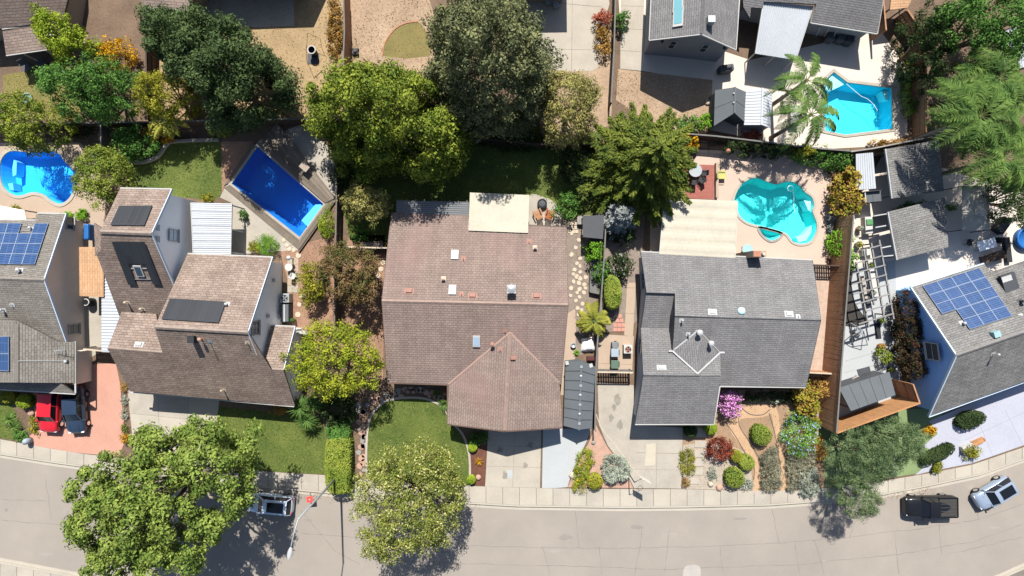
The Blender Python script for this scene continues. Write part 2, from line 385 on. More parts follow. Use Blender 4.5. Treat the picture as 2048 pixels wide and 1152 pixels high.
M['trunk'] = mk('trunk', (.17, .125, .09), var=.35, scale=2, fine=12, bump=.02)
M['trunk_pale'] = mk('trunk_pale', (.3, .25, .2), var=.3, scale=2, fine=12, bump=.02)
# roofs
M['roof_brown'] = shingle('roof_brown', (.245, .185, .155), (.325, .255, .215), (.1, .075, .062), patch=.28)
M['roof_plum'] = shingle('roof_plum', (.245, .186, .16), (.29, .222, .192), (.14, .1, .088), patch=.2, row=.22, wid=.36, stain=(.3, .19, .175))
M['roof_slate'] = shingle('roof_slate', (.196, .19, .192), (.236, .231, .233), (.1, .098, .1), patch=.16, row=.19, bump=.014)
M['roof_ash'] = shingle('roof_ash', (.2, .185, .165), (.265, .245, .22), (.09, .08, .07), patch=.22, row=.2)
M['roof_gray'] = shingle('roof_gray', (.19, .185, .18), (.255, .25, .245), (.085, .083, .08), patch=.3, row=.2, bump=.03)
M['roof_old'] = shingle('roof_old', (.22, .17, .145), (.28, .215, .185), (.1, .08, .07), patch=.25)
M['roof_orange'] = shingle('roof_orange', (.5, .3, .17), (.57, .35, .205), (.36, .21, .12), patch=.2, bump=.01)
# ------------------------------------------------------------------ pools (outlines first: the ground has holes there)
POOL0 = smooth_px([(2,322),(22,302),(60,305),(110,303),(132,325),(154,350),(150,372),(140,396),(122,408),(104,402),(88,390),(66,385),(38,392),(14,382),(2,360)], 4)
POOL1 = [(515,293),(648,408),(600,475),(463,368)]
POOL3 = smooth_px([(1468,398),(1480,372),(1499,358),(1517,356),(1534,363),(1553,368),(1567,364),(1583,363),(1600,372),(1609,384),(1623,394),(1628,410),(1625,424),(1633,445),(1632,464),(1621,483),(1602,488),(1585,483),(1574,469),(1560,463),(1518,452),(1494,445),(1478,431),(1473,412)], 3)
SPA3 = smooth_px([(1519,457),(1526,471),(1541,481),(1555,477),(1561,468),(1541,461)], 4)
POOL5 = [(1667,144),(1695,165),(1783,176),(1785,258),(1690,270),(1650,262),(1642,190),(1652,158)]
def xy(pts): return [(p.x, p.y) for p in WL(pts)]
def ccw(pts):
    a = sum(pts[i][0] * pts[(i + 1) % len(pts)][1] - pts[(i + 1) % len(pts)][0] * pts[i][1] for i in range(len(pts)))
    return pts if a > 0 else pts[::-1]
def inset(pts, d):
    """move a ccw loop inwards by d metres"""
    P = ccw(pts); n = len(P); out = []
    for i in range(n):
        p0, p1, p2 = (Vector(P[(i + k) % n] + (0,)) for k in (-1, 0, 1))
        d1 = (p1 - p0).normalized(); d2 = (p2 - p1).normalized()
        n1 = Vector((-d1.y, d1.x, 0)); n2 = Vector((-d2.y, d2.x, 0)); b = (n1 + n2)
        if b.length < 1e-3: b = n1
        b.normalize(); k = d / max(.5, b.dot(n1)); q = p1 + b * k; out.append((q.x, q.y))
    return out
pool_defs = [('0', POOL0), ('1', POOL1), ('3', POOL3), ('s', SPA3), ('5', POOL5)]
HOLES = {k: inset(xy(p), -.02) for k, p in pool_defs}
def ring(mb, outer, inner, z0, z1):
    n = len(outer)
    mb.add([(p[0], p[1], z1) for p in outer] + [(p[0], p[1], z1) for p in inner] + [(p[0], p[1], z0) for p in outer] + [(p[0], p[1], z0) for p in inner],
           [f for i in range(n) for j in [(i + 1) % n] for f in ((i, j, n + j, n + i), (2 * n + j, 2 * n + i, 3 * n + i, 3 * n + j), (i, 2 * n + i, 2 * n + j, j), (n + j, 3 * n + j, 3 * n + i, n + i))])
    return mb
def pool(name, label, pts, mat, depth, coping, cw=.28, wat='water', wz=-.1, shallow=None):
    o = ccw(xy(pts)); c = Vector((sum(p[0] for p in o) / len(o), sum(p[1] for p in o) / len(o), 0))
    t = thing(name, label, 'pool', c)
    wall = inset(o, .04); bot = inset(o, .35); n = len(o)
    m = MB(); m.add([(p[0], p[1], .0) for p in wall] + [(p[0], p[1], -depth) for p in bot], [(i, n + i, n + (i + 1) % n, (i + 1) % n) for i in range(n)])
    m.f = [f[::-1] for f in m.f]; m.poly([(p[0], p[1], -depth) for p in bot]); build('basin', m, mat, t)
    build('coping', ring(MB(), inset(o, -cw), inset(o, .03), -.06, .075), coping, t, bevel=.015)
    m = MB(); m.poly([(p[0], p[1], wz) for p in inset(o, .045)]); build('water_surface', m, M[wat], t)
    return t
EDGE_U = [(-130,856),(-60,868),(0,878),(95,896),(170,908),(300,922),(450,937),(560,945),(650,950),(733,960),(940,972),(1080,976),(1235,978),(1365,978),(1480,981),(1560,981),(1640,977),(1750,964),(1861,946),(1945,929),(2048,894),(2110,868),(2200,822)]
EDGE_K = [(-130,886),(-60,897),(0,906),(101,922),(167,931),(300,951),(450,966),(583,977),(715,989),(933,1004),(1030,1010),(1245,1013),(1367,1012),(1540,1008),(1622,1002),(1754,989),(1854,970),(1962,947),(2048,916),(2110,892),(2200,848)]
LOW = [(-130,1094),(0,1119),(100,1138),(200,1157),(400,1192),(700,1224),(1024,1240),(1400,1238),(1700,1220),(1900,1186),(1990,1156),(2048,1130),(2110,1102),(2200,1058)]
U = lambda x: interp(EDGE_U, x)
K = lambda x: interp(EDGE_K, x)
LO = lambda x: interp(LOW, x)
xs = list(range(-130, 2201, 22))
# ground: one sheet to the horizon, street just above it
gp = [(-9000,-9000),(11000,-9000),(11000,11000),(-9000,11000)]
sheet('ground', gp, -.17, M['soil'], [HOLES[k] for k in HOLES])
sheet('street', [(x, K(x)) for x in xs] + [(x, LO(x) + 2) for x in reversed(xs)], -.13, M['asphalt'])
yard_top = [(x, U(x) + 8) for x in xs]
sheet('yard_soil', [(-900,-900),(2900,-900),(2900,700)] + list(reversed(yard_top)) + [(-900,800)], 0.0, M['soil'], [HOLES[k] for k in HOLES])
sheet('south_yard_soil', [(x, LO(x) + 40) for x in xs] + [(2900,1100),(2900,1900),(-900,1900),(-900,1100)], 0.0, M['soil'])
def strip(name, fa, fb, z0, z1, mat, kind='structure', x0=-130, x1=2200, st=22):
    m = MB(); a = [W(x, fa(x)) for x in range(x0, x1 + 1, st)]; b = [W(x, fb(x)) for x in range(x0, x1 + 1, st)]
    n = len(a); vs = [(p.x, p.y, z1) for p in a] + [(p.x, p.y, z1) for p in b] + [(p.x, p.y, z0) for p in a] + [(p.x, p.y, z0) for p in b]
    fs = []
    for i in range(n - 1): fs += [(n + i, n + i + 1, i + 1, i), (2 * n + i, 2 * n + i + 1, i + 1, i)[::-1], (3 * n + i, 3 * n + i + 1, n + i + 1, n + i)]
    m.add(vs, fs); return build(name, m, mat, kind=kind)
def walk(name, fa, fb, joint, x0, x1, mats):
    base = strip(name, fa, fb, -.16, .012, M['joint'])
    x = x0
    while x < x1:
        x2 = x + joint; m = MB(); a = []
        for t in (0, .5, 1): q = x + .5 + (joint - 1.0) * t; a.append((q, fa(q) + .3))
        b = []
        for t in (1, .5, 0): q = x + .5 + (joint - 1.0) * t; b.append((q, fb(q) - .3))
        m.prism(xy(a + b), -.1, .03); build('slab', m, random.choice(mats), base, bevel=.008); x = x2
    return base
random.seed(3)
CM = [M['concrete'], M['concrete'], M['concrete_g'], mk('concrete_c', (.45, .41, .34), var=.14, scale=.5, fine=9, blotch=.6)]
walk('sidewalk', U, K, 33.5, -100, 2150, CM)
kb = strip('kerb', K, lambda x: K(x) + 3.2, -.16, .026, M['kerb'])
gt = strip('gutter', lambda x: K(x) + 3.3, lambda x: K(x) + 10.5, -.16, -.118, M['kerb'])
strip('south_kerb', lambda x: LO(x) + 4.5, lambda x: LO(x) + 8, -.16, .026, M['kerb'])
strip('south_gutter', lambda x: LO(x) - 2, lambda x: LO(x) + 4.3, -.16, -.118, M['kerb'])
walk('south_sidewalk', lambda x: LO(x) + 8.2, lambda x: LO(x) + 42, 33.5, -100, 230, CM)
# cracks in the asphalt: sunk dark seams laid on the street
def polyline(mb, pts, w, z, jit=1.2, seg=14):
    P = []
    for a, b in zip(pts, pts[1:]):
        L = math.hypot(b[0] - a[0], b[1] - a[1]); k = max(1, int(L / seg))
        for i in range(k): t = i / k; P.append((a[0] + (b[0] - a[0]) * t + random.uniform(-jit, jit), a[1] + (b[1] - a[1]) * t + random.uniform(-jit, jit)))
    P.append(pts[-1]); V = WL(P)
    for i in range(len(V) - 1):
        d = (V[i + 1] - V[i]); n = Vector((-d.y, d.x, 0)).normalized() * (w * random.uniform(.5, 1.2) / 2)
        mb.poly([(p.x, p.y, z) for p in (V[i] - n, V[i + 1] - n, V[i + 1] + n, V[i] + n)])
    return mb
M['crack'] = mk('crack', (.235, .208, .183), var=.3, scale=3)
st_ob = bpy.data.objects['street']
for pts in ([(0,1042),(120,1050),(260,1062)], [(600,1068),(760,1080),(1000,1095),(1240,1098),(1400,1095),(1560,1087),(1700,1075),(1830,1060),(1960,1040),(2048,1010)],
            [(760,1120),(900,1128),(1190,1135),(1330,1140),(1600,1130),(1800,1110),(1950,1085),(2048,1050)], [(1085,1095),(1100,1150)], [(1200,1095),(1203,1150)], [(1285,1060),(1280,1095),(1270,1150)],
            [(1340,1060),(1330,1145)], [(1630,1080),(1650,1150)], [(1700,1075),(1720,1030)], [(1790,1065),(1800,1150)], [(1880,1050),(1885,1110)], [(1945,985),(1960,1040)], [(600,1020),(670,1105),(720,1130)], [(90,960),(100,1040)], [(1590,1085),(1600,1150)], [(1150,1020),(1158,1095)], [(1545,1020),(1560,1087)], [(1440,1095),(1448,1150)],
            [(0,1000),(90,1003)], [(850,1085),(846,1125)], [(1900,1110),(2048,1075)]):
    build('crack', polyline(MB(), pts, .05, -.126), M['crack'], st_ob)
m = MB(); m.poly([(p[0], p[1], -.1255) for p in ccw(xy(smooth_px([(1368,1140),(1382,1131),(1400,1134),(1402,1152),(1398,1175),(1370,1175)], 3)))])
build('patch', m, mk('patchcon', (.42, .39, .36), var=.15), st_ob)

# ------------------------------------------------------------------ pools themselves
pool('swimming_pool', 'freeform bright blue pool with tan patio beside the far left house', POOL0, M['pool_azure'], 1.3, M['concrete'])
p1 = pool('swimming_pool', 'rectangular deep blue pool set in a slanted timber deck', POOL1, M['pool_royal'], 1.5, M['concrete_g'], cw=.22, wat='water_deep')
p3 = pool('swimming_pool', 'kidney shaped turquoise pool with pink patio behind the grey roof', POOL3, M['pool_teal'], 1.4, M['concrete'], cw=.2)
pool('hot_tub', 'small half round spa against the turquoise kidney pool', SPA3, M['pool_teal'], .8, M['stone_gray'], cw=.2)
p5 = pool('swimming_pool', 'angular cyan pool under the queen palms at the top right', POOL5, M['pool_cyan'], 1.4, M['concrete'], cw=.25)
def step(parent, pts, z0, z1, mat): build('step', MB().prism(xy(pts), z0, z1), mat, parent)
step(p1, [(628,408),(646,407),(612,452),(600,440)], -1.4, -.35, M['pool_step'])  # pale step; its bright colour also carries the sunlit patch of this corner
step(p5, [(1667,147),(1693,166),(1662,181),(1650,178),(1655,160)], -1.3, -.22, M['pool_pale'])
step(p5, [(1768,180),(1781,179),(1782,200),(1774,196)], -1.3, -.3, M['pool_pale'])
step(p3, [(1610,400),(1624,402),(1624,422),(1619,420)], -1.3, -.2, M['pool_pale'])
step(p3, [(1624,455),(1629,450),(1628,464),(1618,480),(1602,484),(1598,474),(1612,468)], -1.3, -.5, M['pool_pale'])
for pts in ([(22,318),(28,322),(27,348),(20,352),(19,335)], [(10,366),(20,365),(22,380),(14,378)]): step(bpy.data.objects['swimming_pool'], pts, -1.2, -.3, M['pool_step'])
M['hose_white'] = mk('hose_white', (.6, .7, .74), var=.05)
def floathose(parent, pts, z=-.06, r=.02, ringc=None):
    m = MB(); m.tube(catmull(WL(pts, z), 5, False), r, 6)
    if ringc:
        c = W(ringc[0], ringc[1], z); m.tube([c + Vector((math.cos(a / 2) * .28, math.sin(a / 2) * .28, 0)) for a in range(13)], r * 1.4, 6)
    build('pool_cleaner_hose', m, M['hose_white'], None, True, 'white cleaner hose floating in the ' + parent, 'hose')
floathose('turquoise kidney pool', [(1586,380),(1588,395),(1587,410),(1590,425)], ringc=(1581,377))
floathose('angular cyan pool', [(1693,168),(1705,178),(1722,192),(1735,198),(1748,210),(1755,222)])

# ------------------------------------------------------------------ lawns and grass
def in_poly(P, x, y):
    ins = np.zeros(len(x), bool); n = len(P)
    for i in range(n):
        x1, y1 = P[i]; x2, y2 = P[(i + 1) % n]
        c = ((y1 > y) != (y2 > y)) & (x < (x2 - x1) * (y - y1) / (y2 - y1 + 1e-12) + x1); ins ^= c
    return ins
def sample_poly(P, n):
    a = np.array(P); lo, hi = a.min(0), a.max(0); X = np.empty(0); Y = np.empty(0)
    while len(X) < n:
        x = rng.uniform(lo[0], hi[0], n * 2); y = rng.uniform(lo[1], hi[1], n * 2); k = in_poly(P, x, y); X = np.r_[X, x[k]]; Y = np.r_[Y, y[k]]
    return X[:n], Y[:n]
def area(P): return abs(sum(P[i][0] * P[(i + 1) % len(P)][1] - P[(i + 1) % len(P)][0] * P[i][1] for i in range(len(P)))) / 2
def fast_mesh(name, V, nv, mat, parent=None, **kw):
    """V: (k, nv, 3) array of separate nv-gons"""
    k = V.shape[0]; me = bpy.data.meshes.new(name); me.vertices.add(k * nv); me.vertices.foreach_set('co', V.reshape(-1).astype(np.float32))
    me.loops.add(k * nv); me.loops.foreach_set('vertex_index', np.arange(k * nv, dtype=np.int32)); me.polygons.add(k)
    me.polygons.foreach_set('loop_start', np.arange(0, k * nv, nv, dtype=np.int32))
    me.update(calc_edges=True); me.materials.append(mat); o = bpy.data.objects.new(name, me); finish(o, parent); return tag(o, **kw)
def grass_on(pts, label, mat='grass', dens=55, size=.13, z=.01):
    P = xy(pts); n = int(area(P) * dens); x, y = sample_poly(P, n)
    a = rng.uniform(0, 2 * np.pi, n); ln = rng.uniform(.5, 1.3, n) * size; h = rng.uniform(.02, .09, n); w = ln * .28
    ca, sa = np.cos(a), np.sin(a); b = np.stack([x, y, np.full(n, z)], 1)
    V = np.stack([b + np.stack([-sa * w, ca * w, 0 * a], 1), b + np.stack([sa * w, -ca * w, 0 * a], 1), b + np.stack([ca * ln, sa * ln, h], 1)], 1)
    return fast_mesh('grass', V, 3, M[mat], label=label, cat='grass', kind='stuff')
LAWN2 = smooth_px([(737,968),(735,900),(742,840),(768,808),(800,799),(850,800),(884,818),(902,846),(922,870),(934,900),(937,935),(936,971),(838,965)], 4)
LAWN1 = [(437,812),(520,822),(640,834),(652,870),(655,949),(560,944),(430,934)]
BACK1 = smooth_px([(262,330),(300,322),(340,290),(395,280),(441,283),(441,392),(385,396),(345,392),(300,380),(262,372)], 3)
BACK2 = [(668,250),(1205,250),(1205,440),(1132,452),(1125,425),(1085,395),(1055,390),(940,385),(937,432),(783,428),(770,500),(700,480),(676,380)]
LAWN0 = [(-30,790),(24,800),(34,850),(30,880),(-30,872)]
TOPL = [(6,150),(130,130),(200,180),(150,240),(20,240),(8,200)]
for nm, pts, mt, lb, gm in (('front_lawn', LAWN2, 'lawn', 'mown green grass of the central front lawn', 'grass'), ('front_lawn', LAWN1, 'lawn', 'mown green grass left of the clipped hedge', 'grass'),
        ('back_lawn', BACK1, 'lawn', 'shaded grass behind the brown shingled house', 'grass'), ('back_lawn', BACK2, 'lawn', 'dark shaded grass behind the central house', 'grass'),
        ('side_lawn', LAWN0, 'lawn', 'narrow grass patch at the far left kerb', 'grass'), ('back_lawn', TOPL, 'lawn_dry', 'yellowing grass of the top left yard', 'grass_dry')):
    if gm == 'grass_dry' and 'grass_dry' not in M: M['grass_dry'] = leafmat('grass_dry', (.16, .16, .04), (.3, .27, .09), trans=.15)
    sheet(nm, pts, .006, M[mt]); grass_on(pts, lb, gm)
def edging(pts, label, mat='concrete', w=.16, h=.09, sm=True):
    P = smooth_px(pts, 4, False) if sm else pts; V = WL(P); m = MB()
    L = []; Rr = []
    for i in range(len(V)):
        d = (V[min(i + 1, len(V) - 1)] - V[max(i - 1, 0)]); n = Vector((-d.y, d.x, 0)).normalized() * w / 2; L.append(V[i] + n); Rr.append(V[i] - n)
    for i in range(len(V) - 1):
        q = [L[i], L[i + 1], Rr[i + 1], Rr[i]]; m.prism([(p.x, p.y) for p in q], -.02, h)
    return build('edging', m, M[mat], None, False, label, 'edging')
edging([(735,968),(733,900),(740,838),(767,805),(800,796),(850,797),(886,815),(906,846),(925,868),(937,900),(940,935),(939,971)], 'pale concrete mowing strip curving round the central lawn', 'concrete', .2)
edging([(262,326),(285,326),(315,316),(335,292),(350,284),(440,281)], 'dark curved border wall of the shaded back lawn', 'stone_gray', .25, .35)
# ------------------------------------------------------------------ driveways, patios, paths
def slabs(name, quad, nu, nv, mat, gap=.022, z=.03, us=None, vs=None):
    q = [Vector((p.x, p.y, 0)) for p in WL(quad)]
    base = sheet(name, quad, .009, M['joint'])
    us = us or [i / nu for i in range(nu + 1)]; vs = vs or [i / nv for i in range(nv + 1)]
    Lu = (q[1] - q[0]).length; Lv = (q[3] - q[0]).length; du, dv = gap / Lu / 2, gap / Lv / 2
    mats = mat if isinstance(mat, list) else [mat]
    for i in range(len(us) - 1):
        for j in range(len(vs) - 1):
            u0, u1, v0, v1 = us[i] + du, us[i + 1] - du, vs[j] + dv, vs[j + 1] - dv
            m = MB(); m.prism([tuple(bil(q, a, b))[:2] for a, b in ((u0, v0), (u1, v0), (u1, v1), (u0, v1))], -.02, z)
            build('slab', m, random.choice(mats), base)
    return base
slabs('driveway', [(255,779),(440,797),(420,940),(270,921)], 3, 3, CM)
slabs('driveway', [(977,850),(1083,853),(1080,976),(970,973)], 2, 3, CM[:2])
sheet('driveway_extension', smooth_px([(1086,856),(1182,858),(1172,885),(1158,915),(1143,945),(1135,974),(1110,976),(1084,976)], 1), .034, M['newcon'])
dr3 = sheet('driveway', [(1195,765),(1267,770),(1272,850),(1366,855),(1362,977),(1268,976),(1250,938),(1215,890),(1198,850)], .03, M['concrete_g'])
for pts in ([(1272,905),(1364,907)], [(1315,852),(1312,977)], [(1260,938),(1363,940)]):
    build('joint', polyline(MB(), pts, .03, .034, 0, 60), M['joint'], dr3)
M['oil'] = mk('oil', (.27, .25, .21), var=.25, scale=2)
for c, r in (((1235,800),9), ((1222,835),7), ((1228,815),6), ((1240,850),8)):
    m = MB(); m.poly([(p[0], p[1], .0345) for p in ccw(xy([(c[0] + math.cos(a) * r * random.uniform(.5, 1), c[1] + math.sin(a) * r * random.uniform(.8, 1.6)) for a in np.arange(0, 6.28, .5)]))]); build('stain', m, M['oil'], dr3)
m = MB(); m.poly([(p[0], p[1], .0345) for p in ccw(xy([(1293,888),(1312,886),(1310,930),(1289,931)]))]); build('repair_patch', m, mk('patchlight', (.5, .45, .36), var=.1), dr3)
slabs('side_walkway', [(1254,565),(1272,565),(1266,672),(1248,672)], 1, 3, M['tancon'], vs=[0, .1, .58, 1])
slabs('side_patio', [(1197,668),(1268,672),(1264,748),(1196,746)], 1, 2, [M['tancon']], vs=[0, .75, 1])
sheet('driveway', [(60,735),(232,726),(240,765),(251,880),(238,913),(150,905),(36,886),(74,862)], .02, M['reddrive'])
bd = bpy.data.objects['driveway']
sheet('pool_patio', [(-40,285),(160,285),(200,318),(212,395),(207,470),(190,520),(150,520),(-40,450)], .012, M['tancon'], [HOLES['0']])
sheet('side_path', [(150,520),(205,470),(212,560),(206,700),(150,735)], .008, M['concrete_g'])
sheet('pool_patio', [(440,395),(462,350),(480,330),(520,280),(600,250),(668,300),(672,400),(610,480),(598,500),(520,505),(465,510),(462,405)], .012, M['concrete_g'], [HOLES['1']])
sheet('side_yard', [(560,500),(672,470),(672,660),(640,690),(588,690),(575,560)], .01, M['bark'])
sheet('mulch_bed', [(442,283),(510,283),(462,352),(444,385)], .01, M['bark'])
slabs('brick_walk', [(575,515),(597,515),(597,585),(575,585)], 2, 5, [M['concrete_g'], M['tancon']])
sheet('back_patio', smooth_px([(1056,394),(1085,393),(1112,408),(1124,440),(1130,470),(1056,470)], 3), .014, M['concrete_g'])
sheet('gravel_yard', [(1130,430),(1205,430),(1200,700),(1120,720),(1128,560)], .01, M['gravel'])
sheet('side_slab', [(1120,635),(1150,618),(1152,655),(1148,790),(1120,790)], .018, M['tancon'])
sheet('side_soil', [(1212,420),(1290,430),(1275,640),(1255,660),(1198,666)], .006, M['gravel'])
sheet('mulch_bed', [(936,880),(975,868),(971,972),(938,970)], .012, M['mulch'])
sheet('mulch_bed', [(1180,880),(1192,850),(1215,895),(1250,940),(1266,976),(1136,974),(1150,940)], .008, M['stone_pink'])
sheet('side_bed', [(700,470),(770,470),(766,760),(700,770),(670,640),(672,560)], .006, M['bark'])
sheet('flagstone_bed', [(712,800),(760,778),(900,772),(905,845),(886,812),(850,796),(800,794),(766,803),(738,836),(731,900),(733,962),(714,958)], .004, M['soil'])
PATIO3 = [(1395,300),(1470,300),(1590,312),(1640,326),(1664,360),(1662,420),(1652,532),(1300,530),(1300,400),(1365,395)]
sheet('pool_patio', PATIO3, .01, M['pinkcon'], [HOLES['3'], HOLES['s']])
PATIO5 = [(1235,-40),(1300,-40),(1300,100),(1440,100),(1500,120),(1760,60),(1810,130),(1815,270),(1760,292),(1620,300),(1420,260),(1420,165),(1245,135)]
sheet('pool_patio', PATIO5, .01, M['pooldeck'], [HOLES['5']])
slabs('side_walkway', [(1242,-30),(1290,-30),(1282,142),(1240,138)], 1, 4, M['concrete'], vs=[0, .25, .52, .78, 1])
sheet('dirt_yard', [(1236,138),(1425,160),(1420,260),(1330,268),(1232,200)], .014, M['soil_dry'])
sheet('dirt_yard', [(300,-60),(690,-60),(690,240),(300,240)], .004, M['drygrass'])
sheet('dirt_yard', [(700,-60),(840,-60),(900,130),(860,200),(700,160)], .005, M['soil_dry'])
sheet('dry_lawn', smooth_px([(766,112),(772,85),(790,60),(810,48),(835,44),(850,60),(860,112)], 2), .012, M['lawn_dry'])
edging([(765,112),(770,86),(788,60),(810,47),(836,43)], 'thin curved brick border of the dry lawn patch', 'terracotta', .1, .06)
sheet('concrete_yard', smooth_px([(1040,-40),(1210,-40),(1206,60),(1198,120),(1185,142),(1100,140),(1040,136)], 2), .016, M['concrete'])
for pts in ([(1145,-20),(1143,142)], [(1085,98),(1200,100)], [(1100,5),(1205,14)]): build('joint', polyline(MB(), pts, .035, .02, 0, 80), M['joint'], bpy.data.objects['concrete_yard'])
sheet('chip_yard', [(1080,142),(1190,140),(1215,60),(1230,60),(1222,250),(1080,300)], .008, M['soil_dry'])
sheet('patio', [(380,-60),(588,-60),(588,52),(400,58)], .014, M['concrete_g'])
sheet('patio_slab', [(1770,300),(2060,390),(2060,560),(1780,590),(1690,600),(1700,430)], .008, M['pooldeck'])
sheet('side_deck', [(1690,540),(1790,520),(1800,760),(1820,800),(1672,850),(1680,650)], .014, M['newcon'])
for pts in ([(1690,722),(1775,698)], [(1690,745),(1782,722)], [(1688,768),(1785,745)]): build('joint', polyline(MB(), pts, .03, .018, 0, 80), M['joint'], bpy.data.objects['side_deck'])
sheet('driveway', [(1858,842),(2100,740),(2120,860),(2048,890),(1945,926),(1858,943),(1830,950),(1880,905),(1845,893),(1875,868)], .016, M['bluecon'])
for pts in ([(1960,850),(1985,912)], [(2010,820),(2045,890)], [(1930,880),(2070,815)]): build('joint', polyline(MB(), pts, .03, .02, 0, 80), mk('joint_pale', (.3, .31, .37), var=.2), [o for o in bpy.data.objects if o.name.startswith('driveway')][-1])
sheet('turf_bed', [(1640,830),(1880,815),(1893,870),(1895,905),(1845,945),(1740,962),(1650,975)], .01, M['turf'])
sheet('granite_path', smooth_px([(1455,845),(1470,822),(1500,812),(1545,812),(1545,826),(1525,834),(1505,836),(1482,838),(1478,852),(1495,880),(1515,920),(1520,955),(1522,984),(1505,984),(1508,935),(1490,905),(1465,870)], 2), .02, M['granite'])
sheet('granite_path', smooth_px([(1540,812),(1552,815),(1560,850),(1562,900),(1575,940),(1574,984),(1562,984),(1558,930),(1550,880),(1545,840)], 2), .021, M['granite'])
sheet('front_bed', [(1366,848),(1430,850),(1440,780),(1640,780),(1650,980),(1366,978)], .004, M['granite2'])
sheet('gravel_bed', [(1366,890),(1440,880),(1500,910),(1505,980),(1366,978)], .009, M['gravel_pale'])
for pts, lb in (([(1452,846),(1468,868),(1490,905),(1508,935),(1507,960)], 'dark steel edging left of the winding granite path'), ([(1480,822),(1478,850),(1500,885),(1524,925)], 'dark steel edging inside the front garden loop'), ([(1538,826),(1548,860),(1555,900),(1562,945)], 'dark steel edging beside the right granite path'), ([(1484,816),(1500,828),(1525,829),(1540,818)], 'dark curved step edge below the front porch'), ([(1192,828),(1205,860),(1232,892),(1256,925),(1285,960)], 'pale bender board edging beside the basketball driveway')):
    edging(pts, lb, 'wood_old' if 'pale' not in lb else 'stone', .07, .06)
sheet('gravel_strip', [(1622,530),(1668,530),(1652,640),(1648,745),(1606,745),(1620,640)], .012, M['gravel_pink'])
# ------------------------------------------------------------------ house builders
def plane_of(a, b, c): n = (b - a).cross(c - a).normalized(); return (n, n.dot(a))
def hit(pl, px, py, lift=0.0):
    d = Vector(((px - 1024.0), (576.0 - py), -FPX)); o = Vector((0, 0, CAM_Z)); n, k = pl
    p = o + d * ((k - n.dot(o)) / n.dot(d)); nn = n if n.z > 0 else -n
    return p + nn * lift
def face(pts):
    full = [p for p in pts if len(p) == 3]; pl = plane_of(*[W(*p) for p in full[:3]])
    return [W(*p) if len(p) == 3 else hit(pl, *p) for p in pts], pl
def roof(t, faces, mat, th=.2, name='roof_slope'):
    pls = []
    for i, f in enumerate(faces):
        P, pl = face(f); P = [p - Vector((0, 0, .0015 * i)) for p in P]; m = MB(); m.slab(P, th); pls.append(pl); o = build(name, m, mat, t)
    return o, pls
def trimline(t, name, lines, mat, w=.12, h=.14, dz=-.05):
    for a, b in lines: m = MB(); m.beam(W(*a) + Vector((0, 0, dz)), W(*b) + Vector((0, 0, dz)), w, h); build(name, m, mat, t)
def ridgecap(t, lines, mat, w=.34):
    for a, b in lines:
        m = MB(); A, B = W(*a), W(*b); d = (B - A).normalized(); s = Vector((-d.y, d.x, 0)).normalized() * w / 2; L = (B - A).length; k = max(1, int(L / .3))
        for i in range(k):
            p = A + (B - A) * (i / k); q = A + (B - A) * ((i + 1) / k); u = Vector((0, 0, .045 + .012 * (i % 2))); dn = Vector((0, 0, -.06))
            m.add([p + s + dn, p + u, p - s + dn, q + s + dn, q + u, q - s + dn], [(0, 1, 4, 3), (1, 2, 5, 4), (0, 2, 1), (3, 4, 5)])
        build('ridge_cap', m, mat, t)
def walls(t, loop, mat, d=.38, drop=.24, name='wall', lap=0):
    P = [W(*p) for p in loop]; o = [(p.x, p.y) for p in P]; cc = ccw(o) == o
    if not cc: P.reverse(); o.reverse()
    ins = inset(o, d); n = len(P); m = MB()
    for i in range(n):
        j = (i + 1) % n
        m.poly([(ins[i][0], ins[i][1], -.05), (ins[j][0], ins[j][1], -.05), (ins[j][0], ins[j][1], P[j].z - drop), (ins[i][0], ins[i][1], P[i].z - drop)])
    build(name, m, mat, t); return [Vector((q[0], q[1], p.z - drop)) for q, p in zip(ins, P)]
def near(ws, px, py, z=2.7):
    c = W(px, py, z); return min(ws, key=lambda p: (p.x - c.x) ** 2 + (p.y - c.y) ** 2)
def window(t, A, B, s, zc, w, h, nx=2, nz=1, fr='trim_white', pane='glass', name='window', sill=True):
    """window on the wall from A to B (house on the left hand), s metres from A"""
    A = Vector((A.x, A.y, 0)); B = Vector((B.x, B.y, 0)); d = (B - A).normalized(); o = Vector((d.y, -d.x, 0)); c = A + d * s + Vector((0, 0, zc)); rz = math.atan2(d.y, d.x)
    m = MB(); b = .07
    for k in (-1, 1): m.box(c + d * (k * (w / 2)) + o * .03, (b, .09, h + b), rz); m.box(c + Vector((0, 0, k * h / 2)) + o * .032, (w - b, .085, b), rz)
    for i in range(1, nx): m.box(c + d * (w * (i / nx - .5)) + o * .03, (.045, .06, h - b), rz)
    for i in range(1, nz): m.box(c + Vector((0, 0, h * (i / nz - .5))) + o * .028, (w - b, .05, .045), rz)
    f = build(name, m, M[fr], t)
    m = MB(); m.box(c + o * .012, (w - .02, .02, h - .02), rz); build('pane', m, M[pane], f)
    if sill: m = MB(); m.box(c + Vector((0, 0, -h / 2 - .07)) + o * .07, (w + .2, .16, .05), rz); build('sill', m, M[fr], f)
    return f
